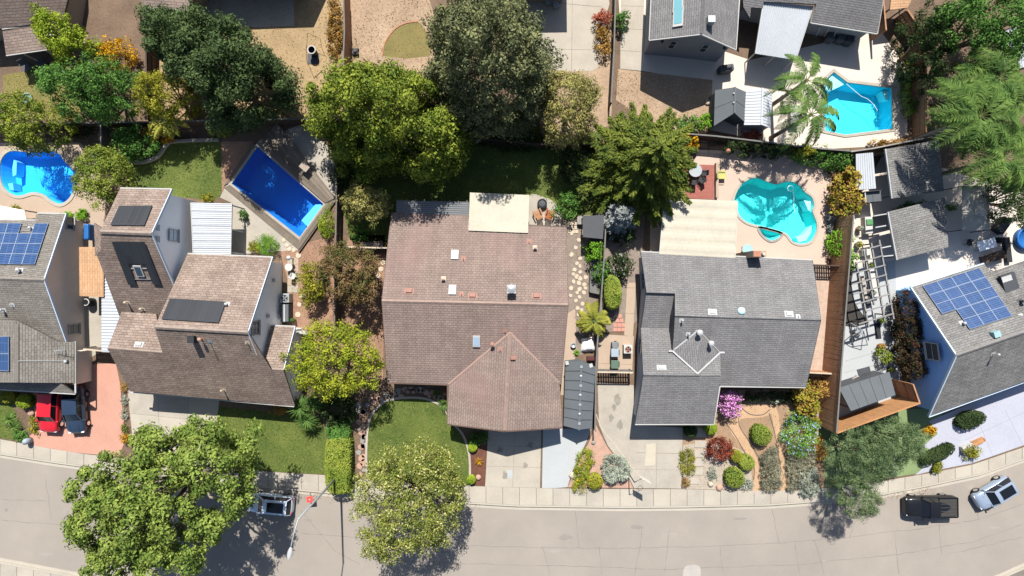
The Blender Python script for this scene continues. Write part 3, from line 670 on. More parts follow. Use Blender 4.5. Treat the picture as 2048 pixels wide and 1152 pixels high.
def skylight(t, pl, px, py, w, h, pane='glass_sky'):
    c = hit(pl, px, py, .12); n = pl[0] if pl[0].z > 0 else -pl[0]; u = Vector((-n.y, n.x, 0)).normalized(); v = n.cross(u); w, h = w * .0452, h * .0452
    def quadbox(m, w, h, lo, hi):
        vs = [c + u * (a * w / 2) + v * (b * h / 2) + n * z for z in (lo, hi) for a, b in ((-1, -1), (1, -1), (1, 1), (-1, 1))]
        m.add(vs, [(3, 2, 1, 0), (4, 5, 6, 7), (0, 1, 5, 4), (1, 2, 6, 5), (2, 3, 7, 6), (3, 0, 4, 7)])
    m = MB(); quadbox(m, w, h, -.2, .03); f = build('skylight', m, M['trim_white'], t)
    m = MB(); quadbox(m, w * .74, h * .78, .02, .05); build('pane', m, M[pane], f)
def ventpipe(t, pl, px, py, r=.05, h=.4, mat='pipe_red', cap=False, flash=True):
    c = hit(pl, px, py); m = MB(); m.tube([c + Vector((0, 0, -.05)), c + Vector((0, 0, h))], r, 8)
    if cap: m.lathe(c + Vector((0, 0, h - .04)), [(r * 1.9, 0), (r * 2.0, .06), (r * 1.2, .12), (.01, .15)], 10)
    f = build('vent_pipe', m, M[mat], t)
    if flash:
        n = pl[0] if pl[0].z > 0 else -pl[0]; u = Vector((-n.y, n.x, 0)).normalized(); v = n.cross(u); m = MB()
        m.slab([c + n * .02 + u * a + v * b for a, b in ((-.2, -.2), (.2, -.2), (.2, .2), (-.2, .2))], .03); build('flashing', m, M[mat], f)
def boxvent(t, pl, px, py, w=.35, d=.35, h=.14, mat='pipe_red', rz=0):
    c = hit(pl, px, py); n = pl[0] if pl[0].z > 0 else -pl[0]; u = Vector((-n.y, n.x, 0)).normalized(); v = n.cross(u); m = MB()
    vs = [c + u * (a * w / 2) + v * (b * d / 2) - n * .05 for a, b in ((-1, -1), (1, -1), (1, 1), (-1, 1))] + [c + u * (a * w / 2.4) + v * (b * d / 2.4) + n * h for a, b in ((-1, -1), (1, -1), (1, 1), (-1, 1))]
    m.add(vs, [(3, 2, 1, 0), (4, 5, 6, 7), (0, 1, 5, 4), (1, 2, 6, 5), (2, 3, 7, 6), (3, 0, 4, 7)]); m.slab([c + n * .015 + u * a + v * b for a, b in ((-w * .7, -d * .7), (w * .7, -d * .7), (w * .7, d * .7), (-w * .7, d * .7))], .02)
    return build('roof_vent', m, M[mat], t)
def pvmat(name, cell, line, cw, ch, mort=.012, rough=.2):
    m, nt, p = _nt(name); L = nt.links.new; uv = nd(nt, 'ShaderNodeUVMap'); uv.uv_map = 'UVMap'
    br = nd(nt, 'ShaderNodeTexBrick', Scale=1.0); br.offset = 0; br.inputs['Mortar Size'].default_value = mort; br.inputs['Brick Width'].default_value = cw; br.inputs['Row Height'].default_value = ch
    c2 = tuple(c * 1.35 for c in cell); br.inputs['Color1'].default_value = rgba(cell); br.inputs['Color2'].default_value = rgba(c2); br.inputs['Mortar'].default_value = rgba(line)
    L(uv.outputs[0], br.inputs[0]); L(br.outputs[0], p.inputs['Base Color']); p.inputs['Roughness'].default_value = rough; p.inputs['Specular IOR Level'].default_value = .2; return m
M['pv_cell'] = pvmat('pv_cell', (.015, .038, .105), (.06, .1, .19), .8, .18, .02, .35)
M['thermal_panel'] = pvmat('thermal_panel', (.02, .022, .026), (.032, .034, .038), .6, 5, .02, .5)
def array(label, pl, quad, nu, nv, skip=(), mat='pv_cell', gap=.03, lift=.13, rim='pvline', th=.05, cells=None):
    """photovoltaic modules laid on a roof plane; quad in photo pixels TL TR BR BL"""
    q = [hit(pl, *p, lift=lift) for p in quad]; t = thing('solar_array', label, 'solar panels', sum(q, Vector()) / 4)
    Lu = (q[1] - q[0]).length; Lv = (q[3] - q[0]).length; nn = pl[0] if pl[0].z > 0 else -pl[0]
    for i, j in (cells or [(i, j) for j in range(nv) for i in range(nu) if (i, j) not in skip]):
        a, b = gap / Lu / 2, gap / Lv / 2; u0, u1, v0, v1 = i / nu + a, (i + 1) / nu - a, j / nv + b, (j + 1) / nv - b
        P = [bil(q, x, y) for x, y in ((u0, v1), (u1, v1), (u1, v0), (u0, v0))]
        m = MB(); m.slab(P, th); o = build('solar_panel', m, M[mat], t)
        if rim:
            m = MB(); w = .026
            for k in range(4): m.beam(P[k] + nn * .004, P[(k + 1) % 4] + nn * .004, w, .022)
            build('frame', m, M[rim], o)
    m = MB()
    for j in range(nv):
        for y in ((j + .25) / nv, (j + .75) / nv):
            i0 = min([c[0] for c in (cells or [(i, jj) for jj in range(nv) for i in range(nu) if (i, jj) not in skip]) if c[1] == j] or [0])
            m.beam(bil(q, i0 / nu + .01, y) - nn * .08, bil(q, .99, y) - nn * .08, .04, .05)
    build('rail', m, M['galv'], t); return t
def cover(label, quad, mat, ribs=24, amp=.025, posts=(), name='patio_cover', along='v', beams=True, pm='trim_white', th=.03, seams=0):
    """ribbed patio roof on posts"""
    q = [W(*p) for p in quad]; c = sum(q, Vector()) / 4; t = thing(name, label, 'patio cover', Vector((c.x, c.y, 0)))
    n = ribs * 4; rows = [[], []]
    for i in range(n + 1):
        u = i / n; dz = amp * (1 if (i % 4) in (1, 2) else -1)
        for k in (0, 1): rows[k].append((bil(q, u, k) if along == 'v' else bil(q, k, u)) + Vector((0, 0, dz)))
    m = MB(); m.grid(rows); m.grid([[p - Vector((0, 0, th)) for p in r] for r in rows]); build('roof_sheet', m, M[mat], t)
    if seams:
        for i in range(1, seams):
            s = i / seams; a, b = (bil(q, s, 0), bil(q, s, 1)) if along == 'v' else (bil(q, 0, s), bil(q, 1, s)); m = MB(); up = Vector((0, 0, amp + .02)); m.beam(a + up, b + up, .09, .025); build('seam', m, M[mat], t)
    if beams:
        for k in (.04, .96):
            m = MB(); m.beam(bil(q, 0, k) - Vector((0, 0, .16)), bil(q, 1, k) - Vector((0, 0, .16)), .09, .16); build('beam', m, M[pm], t)
        for k in (0.005, .995):
            m = MB(); m.beam(bil(q, k, 0) - Vector((0, 0, .04)), bil(q, k, 1) - Vector((0, 0, .04)), .06, .14); build('edge_trim', m, M[pm], t)
    for u, v in posts:
        p = bil(q, u, v); m = MB(); m.box((p.x, p.y, (p.z - .2) / 2), (.1, .1, p.z - .2)); build('post', m, M[pm], t)
    return t
# ------------------------------------------------------------------ house 1: brown shingles, tall rear wing
h1 = thing('house', 'brown shingled house with tall rear wing and white side walls', 'house', W(400, 640))
rf1, pl1 = roof(h1, [[(240,377,5.3),(343,379,5.3),(303,467,7.8),(200,463)],
    [(200,463,7.8),(303,467,7.8),(348,572,4.9),(316,640),(240,636),(193,508),(203,500)],
    [(243,624,3.5),(312,628,3.5),(325,706,5.2),(215,697)],
    [(375,508,3.1),(545,515,3.1),(496,665,7.7),(309,654)],
    [(309,654,7.7),(496,665,7.7),(588,812,2.7),(260,783),(215,697),(325,706)],
    [(541,652,2.75),(590,654,2.75),(567,741,5.1),(524,738)]], M['roof_brown'])
P4 = pl1[4]
m = MB(); m.slab([hit(P4, *p) - Vector((0, 0, .004)) for p in ((524,738),(567,741),(590,812),(549,810))], .2); build('roof_slope', m, M['roof_brown'], h1)
m = MB(); m.slab([W(188,446,6.3), W(210,460,7.1), W(222,506,6.5), W(190,512,6.2)], .15)
build('side_roof', m, M['roof_brown'], h1)
M['cap_brown'] = mk('cap_brown', (.29, .235, .2), var=.25, scale=2, fine=8)
ridgecap(h1, [((200,463,7.82),(303,467,7.82)), ((309,654,7.72),(496,665,7.72)), ((215,697,5.22),(325,706,5.2)), ((524,738,5.1),(567,741,5.12))], M['cap_brown'])
trimline(h1, 'fascia', [((343,379,5.3),(303,467,7.8)), ((303,467,7.8),(348,572,4.9)), ((545,515,3.1),(496,665,7.7)), ((496,665,7.7),(524,736,5.3)), ((590,654,2.75),(567,741,5.1))], M['trim_blue'], .06, .22, -.1)
trimline(h1, 'gutter', [((260,784,2.68),(588,813,2.68)), ((240,376,5.26),(343,378,5.26)), ((375,507,3.05),(545,514,3.05)), ((541,651,2.72),(590,653,2.72))], M['trim_white'], .13, .12, -.08)
w1a = walls(h1, [(240,377,5.3),(343,379,5.3),(303,467,7.8),(348,572,4.9),(316,640,3.3),(243,624,3.5),(200,463,7.8)], M['plaster_white'])
w1b = walls(h1, [(375,508,3.1),(545,515,3.1),(496,665,7.7),(549,809,2.7),(262,783,2.7),(215,697,5.2),(243,626,3.5),(330,600,3.5)], M['plaster_white'])
walls(h1, [(541,652,2.75),(590,654,2.75),(567,741,5.1),(588,812,2.7),(549,809,2.7)], M['plaster_white'], d=.3)
A, B = near(w1a, 348, 572, 4.9), near(w1a, 343, 379, 5.3); LA = (Vector((B.x - A.x, B.y - A.y))).length
sA = lambda py, z: (W(0, py, z).y - A.y)
window(h1, A, B, sA(471, 4.2), 4.35, 1.0, 1.25, 1, 2, pane='glass_sky')
for py in (455, 478): m = MB(); m.box((A.x + .03, W(0, py, 6.6).y, 6.55), (.05, .5, .45)); build('gable_vent', m, M['plaster_gray'], h1)
A, B = near(w1b, 549, 809, 2.7), near(w1b, 545, 515, 3.1)
window(h1, A, B, W(0, 656, 5.8).y - A.y, 5.7, 1.15, 1.3, 2, 2)
for py, zz in ((632, 3.2), (560, 2.0)): m = MB(); m.box((A.x + .03, W(0, py, zz).y, zz), (.05, .3, .55)); build('gable_vent', m, M['plaster_gray'], h1)
ventpipe(h1, pl1[1], 256, 605, .06, .45, 'stone', True); ventpipe(h1, pl1[1], 286, 618, .06, .4, 'stone', True); ventpipe(h1, P4, 404, 678, .08, .45, 'stone_pink', True); ventpipe(h1, P4, 420, 683, .03, .9, 'galv')
m = MB(); c = hit(P4, 388, 678); m.box(c + Vector((0, 0, .22)), (.55, .6, .6)); build('roof_vent', m, M['dark'], h1)
boxvent(h1, pl1[2], 278, 689, .55, .35, .12, 'flashing'); ventpipe(h1, P4, 448, 780, .05, .5, 'stone', True); ventpipe(h1, P4, 495, 685, .04, .4, 'stone'); ventpipe(h1, pl1[3], 455, 608, .07, .3, 'trim_white', True)
array('black solar pool heater panel on the highest brown roof', pl1[0], [(240,413),(306,413),(290,453),(222,452)], 4, 1, mat='thermal_panel', rim=None, gap=.01)
array('black notched solar pool heater panels on the front of the tall wing', pl1[1], [(225,482),(290,482),(324,568),(258,568)], 4, 2, mat='thermal_panel', rim=None, gap=.01, cells=[(0,0),(1,0),(2,0),(3,0),(0,1),(3,1)])
skylight(h1, pl1[1], 279, 541, 15, 24, 'glass')
array('wide black solar pool heater panel on the lower brown roof', pl1[3], [(341,598),(453,605),(438,647),(324,640)], 4, 1, mat='thermal_panel', rim=None, gap=.01)
cover('white ribbed patio cover beside the brown house pool', [(381,405,2.75),(464,407,2.65),(462,510,2.65),(386,510,2.75)], 'whitemetal', 26, .015, [(.97,.03),(.97,.5),(.97,.95)], seams=7, along='u')
cover('white slatted side yard cover under the brown eaves', [(203,545,2.3),(256,545,2.5),(256,706,2.5),(203,704,2.3)], 'whitemetal', 26, .02, [(.02,.03),(.02,.97)], along='u', beams=False)
# ------------------------------------------------------------------ house 2: plum brown roof in the middle
h2 = thing('house', 'central house with wide plum brown shingle roof and front garage gable', 'house', W(950, 640))
rf2, pl2 = roof(h2, [[(764,602,5.2),(1136,610,5.2),(783,426,2.7),(937,431),(937,440),(1057,451),(1132,455)][::1] and [(783,426,2.7),(937,431),(937,438),(1057,451),(1132,455),(1136,610,5.2),(764,602,5.2)],
    [(764,602,5.2),(1136,610,5.2),(1122,770),(1118,766),(1020,665),(897,769),(775,765,2.7)],
    [(1020,665,4.38),(1010,862,4.38),(895,848,2.7),(897,769)], [(1020,665,4.38),(1119,766),(1125,855,2.7),(1010,862,4.38)]], M['roof_plum'])
M['cap_plum'] = mk('cap_plum', (.31, .225, .19), var=.25, scale=2, fine=8)
ridgecap(h2, [((764,602,5.22),(1136,610,5.22)), ((1020,667,4.4),(1010,861,4.4))], M['cap_plum'])
m = MB()
for a, b in (((897,768),(1020,664)), ((1020,664),(1118,765))): m.beam(hit(pl2[1], *a, lift=.02), hit(pl2[1], *b, lift=.02), .16, .05)
build('valley_flashing', m, mk('flash_pink', (.42, .28, .23), var=.1), h2)
trimline(h2, 'gutter', [((783,425,2.68),(937,430,2.68)), ((1057,450,3.0),(1132,454,2.95)), ((775,766,2.68),(897,770,2.68)), ((895,849,2.66),(895,770,2.66)), ((895,849,2.66),(1010,863,4.34)), ((1010,863,4.34),(1125,856,2.66)), ((783,426,2.68),(764,602,5.2)), ((764,602,5.2),(775,765,2.68)), ((1132,455,2.9),(1136,610,5.2)), ((1136,610,5.2),(1122,768,2.7))], M['trim_brown'], .1, .14, -.08)
w2 = walls(h2, [(783,426,2.7),(1132,455,2.85),(1136,610,5.2),(1122,766,2.7),(1125,852,2.7),(1010,860,4.38),(895,848,2.7),(897,769,2.7),(775,765,2.7),(764,602,5.2)], M['plaster_tan'])
A, B = near(w2, 895, 848), near(w2, 1125, 852); d = (B - A); window(h2, A, B, 5.2, 1.1, 4.9, 2.1, 4, 4, pane='white', name='garage_door', sill=False)
A, B = near(w2, 775, 765), near(w2, 897, 769); window(h2, A, B, 2.4, 1.5, 1.8, 1.2)
for px, py in ((910,510),(905,580)): skylight(h2, pl2[0], px, py, 14, 19, 'lens')
skylight(h2, pl2[1], 953, 682, 14, 23, 'glass_sky')
c = hit(pl2[0], 1023, 578); m = MB(); m.box(c + Vector((0, 0, .45)), (.62, .62, 1.1)); m.lathe(c + Vector((0, 0, 1.0)), [(.3, 0), (.4, .04), (.36, .12), (.05, .2)], 12); ch = build('chimney', m, M['galv'], h2)
m = MB(); m.box(c + Vector((0, 0, 1.04)), (.74, .74, .06)); build('chimney_cap', m, M['flashing'], ch)
for px, py in ((927,517),(923,588),(1058,483)): ventpipe(h2, pl2[0], px, py, .03, .35, 'pipe_red')
for px, py in ((887,557),(1070,495)): ventpipe(h2, pl2[0], px, py, .09, .4, 'stone', True)
for px, py in ((818,582),(945,591),(1073,592)): boxvent(h2, pl2[0], px, py, .6, .35, .14)
ventpipe(h2, pl2[1], 1010, 662, .03, .4, 'pipe_red'); ventpipe(h2, pl2[1], 985, 688, .1, .5, 'pipe_red', True); ventpipe(h2, pl2[2], 1000, 698, .03, .5, 'pipe_red'); boxvent(h2, pl2[3], 1025, 716, .3, .5, .2)
cover('cream ribbed patio cover over the central back door', [(940,385,2.75),(1058,390,2.75),(1056,466,3.35),(937,461,3.3)], 'cream', 40, .007, [(.02,.04),(.5,.04),(.98,.04)], seams=8, pm='cream')
lt = thing('pergola', 'dark slatted pergola along the central back wall', 'pergola', W(865, 415))
q = [W(793,401,2.55), W(938,404,2.55), W(938,432,2.62), W(793,426,2.6)]
for i in range(9):
    m = MB(); u = .03 + i * .118; m.beam(bil(q, u, -.12), bil(q, u, 1.05), .06, .14); build('rafter', m, M['wood_gray'], lt)
for i in range(7):
    m = MB(); v = .04 + i * .15; m.beam(bil(q, 0, v) + Vector((0, 0, .1)), bil(q, 1, v) + Vector((0, 0, .1)), .07, .035); build('slat', m, M['wood_gray'], lt)
m = MB(); m.slab([p + Vector((0, 0, .078)) for p in q], .008); M['polycarb'] = glass('polycarb', (.1, .115, .13), .3); build('roof_sheet', m, M['polycarb'], lt)
for u in (.02, .5, .98): p = bil(q, u, .05); m = MB(); m.box((p.x, p.y, p.z / 2), (.1, .1, p.z)); build('post', m, M['wood_gray'], lt)
# ------------------------------------------------------------------ house 3: slate grey roof with white valley flashing
h3 = thing('house', 'slate grey roofed house with white diamond valley flashing', 'house', W(1440, 660))
rf3, pl3 = roof(h3, [[(1282,504,2.7),(1625,521,2.7),(1642,640,4.85),(1350,632),(1350,587),(1293,585)],
    [(1350,632,4.85),(1642,640,4.85),(1612,774,2.65),(1440,772),(1440,705),(1397,660),(1345,702)],
    [(1293,585,3.97),(1350,587,3.97),(1340,656,2.8),(1282,656)],
    [(1282,656,2.8),(1340,656,2.8),(1345,702),(1395,747),(1442,752),(1287,750,4.35)],
    [(1287,750,4.35),(1442,752,4.35),(1428,848,2.6),(1270,848)]], M['roof_slate'])
cr = [hit(pl3[1], 1345, 702), hit(pl3[1], 1397, 660), hit(pl3[1], 1440, 705), hit(pl3[3], 1395, 747), hit(pl3[3], 1442, 752)]

for tri in ((0, 1, 3), (1, 2, 3), (2, 3, 4)): m = MB(); m.slab([cr[i] for i in tri], .12); build('cricket', m, M['roof_slate'], h3)
m = MB(); up = Vector((0, 0, .03))
for a, b in ((0, 1), (1, 2), (0, 3), (2, 3)): m.beam(cr[a] + up, cr[b] + up, .13 if (a, b) != (1, 2) else .06, .04)
m.beam(cr[0] + up, cr[0] + up + Vector((-.35, 0, 0)), .16, .04); m.beam(cr[2] + up, cr[2] + up + Vector((.4, 0, 0)), .16, .04)
build('valley_flashing', m, M['flashing'], h3)
M['cap_slate'] = mk('cap_slate', (.16, .16, .165), var=.25, scale=2, fine=8)
ridgecap(h3, [((1350,632,4.87),(1642,640,4.87)), ((1287,750,4.37),(1400,751,4.37)), ((1293,585,3.99),(1350,587,3.99))], M['cap_slate'], .26)
trimline(h3, 'gutter', [((1282,503,2.66),(1625,520,2.66)), ((1612,775,2.62),(1440,773,2.62)), ((1428,849,2.57),(1270,849,2.57)), ((1440,773,2.62),(1428,849,2.57))], M['trim_white'], .11, .12, -.08)
trimline(h3, 'fascia', [((1282,504,2.66),(1293,585,3.95)), ((1293,585,3.95),(1282,656,2.78)), ((1282,656,2.78),(1287,750,4.33)), ((1287,750,4.33),(1270,848,2.58)), ((1625,521,2.68),(1642,640,4.83)), ((1642,640,4.83),(1612,774,2.63))], M['slate'], .06, .2, -.1)
w3 = walls(h3, [(1282,504,2.7),(1625,521,2.7),(1642,640,4.85),(1612,774,2.65),(1440,772,2.65),(1428,848,2.6),(1270,848,2.6),(1287,750,4.35),(1282,656,2.8),(1293,585,3.97)], M['plaster_gray'])
walls(h3, [(1350,590,3.95),(1350,632,4.84),(1345,700,3.9),(1400,700,3.6),(1420,640,4.2)], M['slate'], d=.02, drop=.02, name='gable_wall')
A, B = near(w3, 1282, 656, 2.8), near(w3, 1270, 848, 2.6); yy = lambda py, z: A.y - W(0, py, z).y
window(h3, A, B, yy(693, 1.7), 1.5, 1.4, 1.2, 2, 1)
A, B = near(w3, 1293, 585, 3.97), near(w3, 1282, 656, 2.8); A2, B2 = near(w3, 1282, 504), A
window(h3, A2, B2, (A2.y - W(0, 562, 2).y), 1.4, 1.5, 1.1, 2, 1)
for px, py in ((1425,624),(1578,628)): boxvent(h3, pl3[0], px, py, .55, .4, .1, 'flashing')
ventpipe(h3, pl3[0], 1596, 633, .04, .2, 'flashing'); boxvent(h3, pl3[3], 1323, 735, .6, .3, .1, 'flashing')
c = hit(pl3[0], 1482, 622); m = MB(); m.lathe(c, [(.33, -.1), (.33, .12), (.28, .24), (.15, .31), (.01, .33)], 16); build('skylight_dome', m, M['pool_pale'], h3, True)
for px, py, r, h in ((1395,664,.13,.7), (1417,685,.12,.8), (1376,668,.05,.35), (1363,641,.05,.35)): ventpipe(h3, pl3[1], px, py, r, h, 'flashing', True)
ck = MB(); c = W(1481,513,0); ck.box((c.x, c.y, 2.1), (1.15, .55, 4.2)); chm = build('chimney', ck, M['plaster_tan'], h3)
m = MB(); m.box((c.x - .25, c.y, 4.23), (.62, .5, .08)); build('chimney_cap', m, M['terracotta'], chm); m = MB(); m.tube([(c.x + .25, c.y, 4.1), (c.x + .25, c.y, 4.5)], .14, 10); build('flue', m, M['stone'], chm)
cover('white flat patio cover behind the slate grey house', [(1328,396,2.6),(1476,402,2.6),(1471,516,2.78),(1318,508,2.78)], 'cream', 5, .012, [(.02,.03),(.5,.03),(.98,.03)], along='u')
# ------------------------------------------------------------------ house 0: far left
h0 = thing('house', 'grey brown house cut by the left edge with blue solar panels', 'house', W(40, 610))
rf0, pl0 = roof(h0, [[(72,427),(132,428,2.6),(88,560,5.0),(-90,554),(-90,439),(70,441,2.72)][1:] + [(72,427)],
    [(-90,554),(88,560,5.0),(136,694,2.6),(-90,688,2.6)], [(32,640,4.7),(32,765,4.7),(150,766),(150,684,2.6),(118,684)],
    [(32,640,4.7),(32,765,4.7),(-90,765),(-90,640,2.6)], [(-90,752),(118,764,3.12),(150,787,2.6),(-90,773,2.6)]], M['roof_ash'])
M['cap_ash'] = mk('cap_ash', (.22, .2, .18), var=.25, scale=2, fine=8)
ridgecap(h0, [((-90,554,5.02),(88,560,5.02)), ((32,648,4.72),(32,765,4.72))], M['cap_ash'])
trimline(h0, 'gutter', [((150,683,2.58),(150,787,2.58)), ((150,788,2.58),(-90,774,2.58)), ((70,440,2.58),(-90,438,2.58)), ((74,426,2.58),(132,427,2.58))], M['trim_white'], .13, .12, -.08)
trimline(h0, 'fascia', [((132,428,2.6),(88,560,5.0)), ((88,560,5.0),(136,694,2.6))], M['trim_blue'], .08, .2, -.08)
w0 = walls(h0, [(72,427,2.6),(132,428,2.6),(88,560,5.0),(136,694,2.6),(150,700,2.6),(150,780,2.6),(-90,765,2.6),(-90,440,2.6)], M['plaster_brown'])
A, B = near(w0, 136, 694, 2.6), near(w0, 132, 428, 2.6)
window(h0, A, B, W(0, 446, 1.9).y - A.y, 1.7, 1.1, .8, 2, 1); window(h0, A, B, W(0, 658, 1.4).y - A.y, 1.4, .9, 1.3, 1, 2)
ventpipe(h0, pl0[0], 42, 540, .09, .4, 'flashing', True); ventpipe(h0, pl0[0], 64, 456, .07, .3, 'flashing', True); ventpipe(h0, pl0[1], 8, 620, .07, .4, 'flashing', True); ventpipe(h0, pl0[1], 25, 610, .04, .3, 'flashing')
m = MB(); m.tube([hit(pl0[2], 36, 722, .06), hit(pl0[2], 130, 722, .06)], .03, 6); m.box(hit(pl0[2], 132, 722, .1), (.25, .2, .2)); build('conduit', m, M['flashing'], h0)
array('blue solar modules on the rear slope of the far left house', pl0[0], [(-34,447),(99,448),(72,530),(-58,529)], 5, 4, skip=((3,0),))
array('dark solar modules on the left garage slope', pl0[3], [(-30,675),(21,672),(21,742),(-30,740)], 2, 2)
an = thing('roof_antenna', 'metal television antenna at the corner of the far left roof', 'antenna', hit(pl0[2], 132, 700)); c = hit(pl0[2], 132, 700)
m = MB(); m.tube([c, c + Vector((0, 0, .8))], .025, 6); build('mast', m, M['galv'], an)
m = MB(); m.beam(c + Vector((-.5, 0, .75)), c + Vector((.5, .1, .75)), .03, .03)
for k in range(6): p = c + Vector((-.45 + k * .18, .02 * k, .76)); m.beam(p - Vector((.05, .3, 0)), p + Vector((.05, .3, 0)), .02, .02)
build('boom', m, M['flashing'], an)
# ------------------------------------------------------------------ house 4: far right, blue gable
h4 = thing('house', 'blue gabled house at the right edge with large solar roof', 'house', W(1930, 690))
rf4, pl4 = roof(h4, [[(1822,575,2.7),(1969,528,2.7),(2035,630),(2130,636),(1913,711,6.3)], [(1913,711,6.3),(2130,636,6.3),(2130,734),(1858,833,2.7)],
    [(1976,548,3.0),(2100,505,3.0),(2140,640),(2042,645,4.6)]], M['roof_gray'])
ridgecap(h4, [((1913,711,6.32),(2130,636,6.32))], mk('cap_gray', (.21, .2, .195), var=.25, scale=2))
trimline(h4, 'fascia', [((1822,575,2.7),(1913,711,6.3)), ((1913,711,6.3),(1858,833,2.7))], M['trim_blue'], .1, .22, -.08)
trimline(h4, 'gutter', [((1858,834,2.66),(2130,735,2.66)), ((1822,574,2.66),(1969,527,2.66))], M['trim_blue'], .13, .12, -.08)
w4 = walls(h4, [(1822,575,2.7),(1969,528,2.7),(2130,600,4),(2130,740,2.7),(1858,833,2.7),(1913,711,6.3)], M['plaster_blue'])
A, B = near(w4, 1822, 575, 2.7), near(w4, 1858, 833, 2.7); d2 = (B - A); d2.z = 0; d2.normalize()
sW = (W(1881, 700, 3.6) - A).dot(d2); window(h4, A, B, sW, 3.7, 1.5, 1.5, 1, 2, pane='slate')
window(h4, A, B, sW - 2.2, 1.6, 1.0, 1.2, 1, 2)
array('large blue solar array on the blue gabled house', pl4[0], [(1844,573),(1957,537),(2023,633),(1910,669)], 4, 5, skip=((0,3),(0,4)))
m = MB(); c = hit(pl4[0], 1988, 668); m.box(c + Vector((0, 0, .15)), (.55, .5, .45), R(18)); build('roof_vent', m, M['skyvent'], h4)
ventpipe(h4, pl4[0], 1924, 646, .07, .35, 'flashing', True); ventpipe(h4, pl4[1], 1986, 708, .06, .6, 'flashing', True); ventpipe(h4, pl4[2], 2040, 602, .1, .5, 'slate', True); ventpipe(h4, pl4[2], 2042, 632, .05, .4, 'flashing')
m = MB(); m.box(hit(pl4[2], 2016, 566, .1), (1.3, 1.6, .3), R(18)); dk = build('roof_hatch', m, M['slate'], h4); m = MB(); m.box(hit(pl4[2], 2007, 560, .35), (.9, .5, .15), R(18)); build('hatch_cover', m, M['flashing'], h4)
# ------------------------------------------------------------------ house 5: top right
h5 = thing('house', 'dark grey gabled house at the top with two skylights', 'house', W(1390, 10))
rf5, pl5 = roof(h5, [[(1299,79,3.9),(1403,67,6.0),(1411,-80,6.0),(1306,-80)], [(1403,67,6.0),(1472,98,3.9),(1484,-80),(1411,-80,6.0)],
    [(1622,44,2.8),(1755,66,2.8),(1780,-80,5.2),(1480,-80),(1487,14),(1500,36),(1502,15),(1526,16),(1527,3),(1633,8)]], M['roof_slate'])
ridgecap(h5, [((1403,67,6.02),(1411,-80,6.02))], M['cap_slate'], .26)
trimline(h5, 'gutter', [((1299,80,3.88),(1306,-80,3.88)), ((1472,99,3.88),(1484,-80,3.88)), ((1299,80,3.88),(1403,68,5.98)), ((1403,68,5.98),(1472,99,3.88)), ((1622,45,2.78),(1755,67,2.78)), ((1633,8,3.3),(1622,45,2.78)), ((1755,67,2.78),(1780,-80,5.1))], M['trim_white'], .12, .15, -.08)
w5 = walls(h5, [(1299,79,3.9),(1403,67,6.0),(1472,98,3.9),(1484,-80,3.9),(1306,-80,3.9)], M['plaster_slate'])
walls(h5, [(1622,44,2.8),(1755,66,2.8),(1780,-80,2.8),(1484,-80,2.8),(1487,14,2.8)], M['plaster_slate'])
A, B = near(w5, 1299, 79, 3.9), near(w5, 1472, 98, 3.9)
for s in (2.0, 4.9): window(h5, A, B, s, 2.6, .55, 1.5, 1, 2, pane='glass_black', sill=False)
for s in (.9, 6.5): p = A + (B - A).normalized() * s; m = MB(); m.lathe((p.x, p.y - .15, 3.2), [(.08, 0), (.14, .05), (.12, .2), (.02, .28)], 8); build('wall_lamp', m, M['dark'], h5)
for py in (5, 34): skylight(h5, pl5[0], 1357, py, 38, 19, 'glass_teal')
m = MB(); c = hit(pl5[1], 1418, 45); m.box(c + Vector((0, 0, .3)), (.6, .55, .8)); build('roof_vent', m, M['galv'], h5)
m = MB(); p0 = W(1634, 48, 2.5); 
for k in range(3): m.beam(W(1640 + k * 18, 55 + k * 2, 2.4), W(1632 + k * 16, 72 + k * 2, .4), .05, .05)
build('frame_bars', m, M['trim_white'], h5)
cover('white corrugated patio cover beside the top right house', [(1526,4,3.0),(1627,12,3.0),(1592,120,2.5),(1510,107,2.5)], 'whitemetal', 28, .03, [(.02,.97),(.5,.97),(.98,.97)])
# ------------------------------------------------------------------ top left and frame edge houses
h6 = thing('house', 'brown shingled house in the top left corner with hipped patio roof', 'house', W(20, 40))
rf6, pl6 = roof(h6, [[(-80,62,2.8),(-5,58,2.8),(80,46),(82,70),(118,67),(150,-60,5.2),(-80,-60)]], M['roof_old']); roof(h6, [[(5,62,2.75),(80,52,2.75),(94,98,2.35),(12,110)]], M['roof_old'], name='patio_roof')
trimline(h6, 'gutter', [((4,58,2.8),(80,48,2.8)), ((82,71,2.78),(118,68,2.78)), ((12,111,2.33),(94,99,2.33))], M['trim_white'], .1, .1)
walls(h6, [(-80,62,2.8),(118,67,2.8),(140,-60,2.8),(-80,-60,2.8)], M['plaster_tan'])
for px, py in ((44,106),(86,98)): m = MB(); p = W(px, py, 2.3); m.box((p.x, p.y, 1.1), (.12, .12, 2.2)); build('post', m, M['trim_white'], h6)
h7 = thing('house', 'brown roofed house mostly beyond the top edge above the dry yard', 'house', W(480, -60))
roof(h7, [[(380,-30,3.3),(600,-38,3.3),(610,-180,5.6),(370,-180)], [(284,14,2.5),(378,20,2.5),(384,-60,3.1),(284,-60)]], M['roof_old'])
trimline(h7, 'gutter', [((300,15,2.48),(378,21,2.48))], M['trim_white'], .12, .12); walls(h7, [(385,-30,3.3),(595,-38,3.3),(605,-180,3.3),(290,-180,3),(290,0,2.5),(378,0,2.5)], M['plaster_tan'])
h8 = thing('house', 'house beyond the top edge shading the concrete yard', 'house', W(1000, -80))
roof(h8, [[(900,-20,3.2),(1139,-24,3.2),(1142,-180,5.4),(900,-180)]], M['roof_old']); walls(h8, [(900,-20,3.2),(1139,-24,3.2),(1142,-180,3.2),(900,-180,3.2)], M['plaster_tan'])
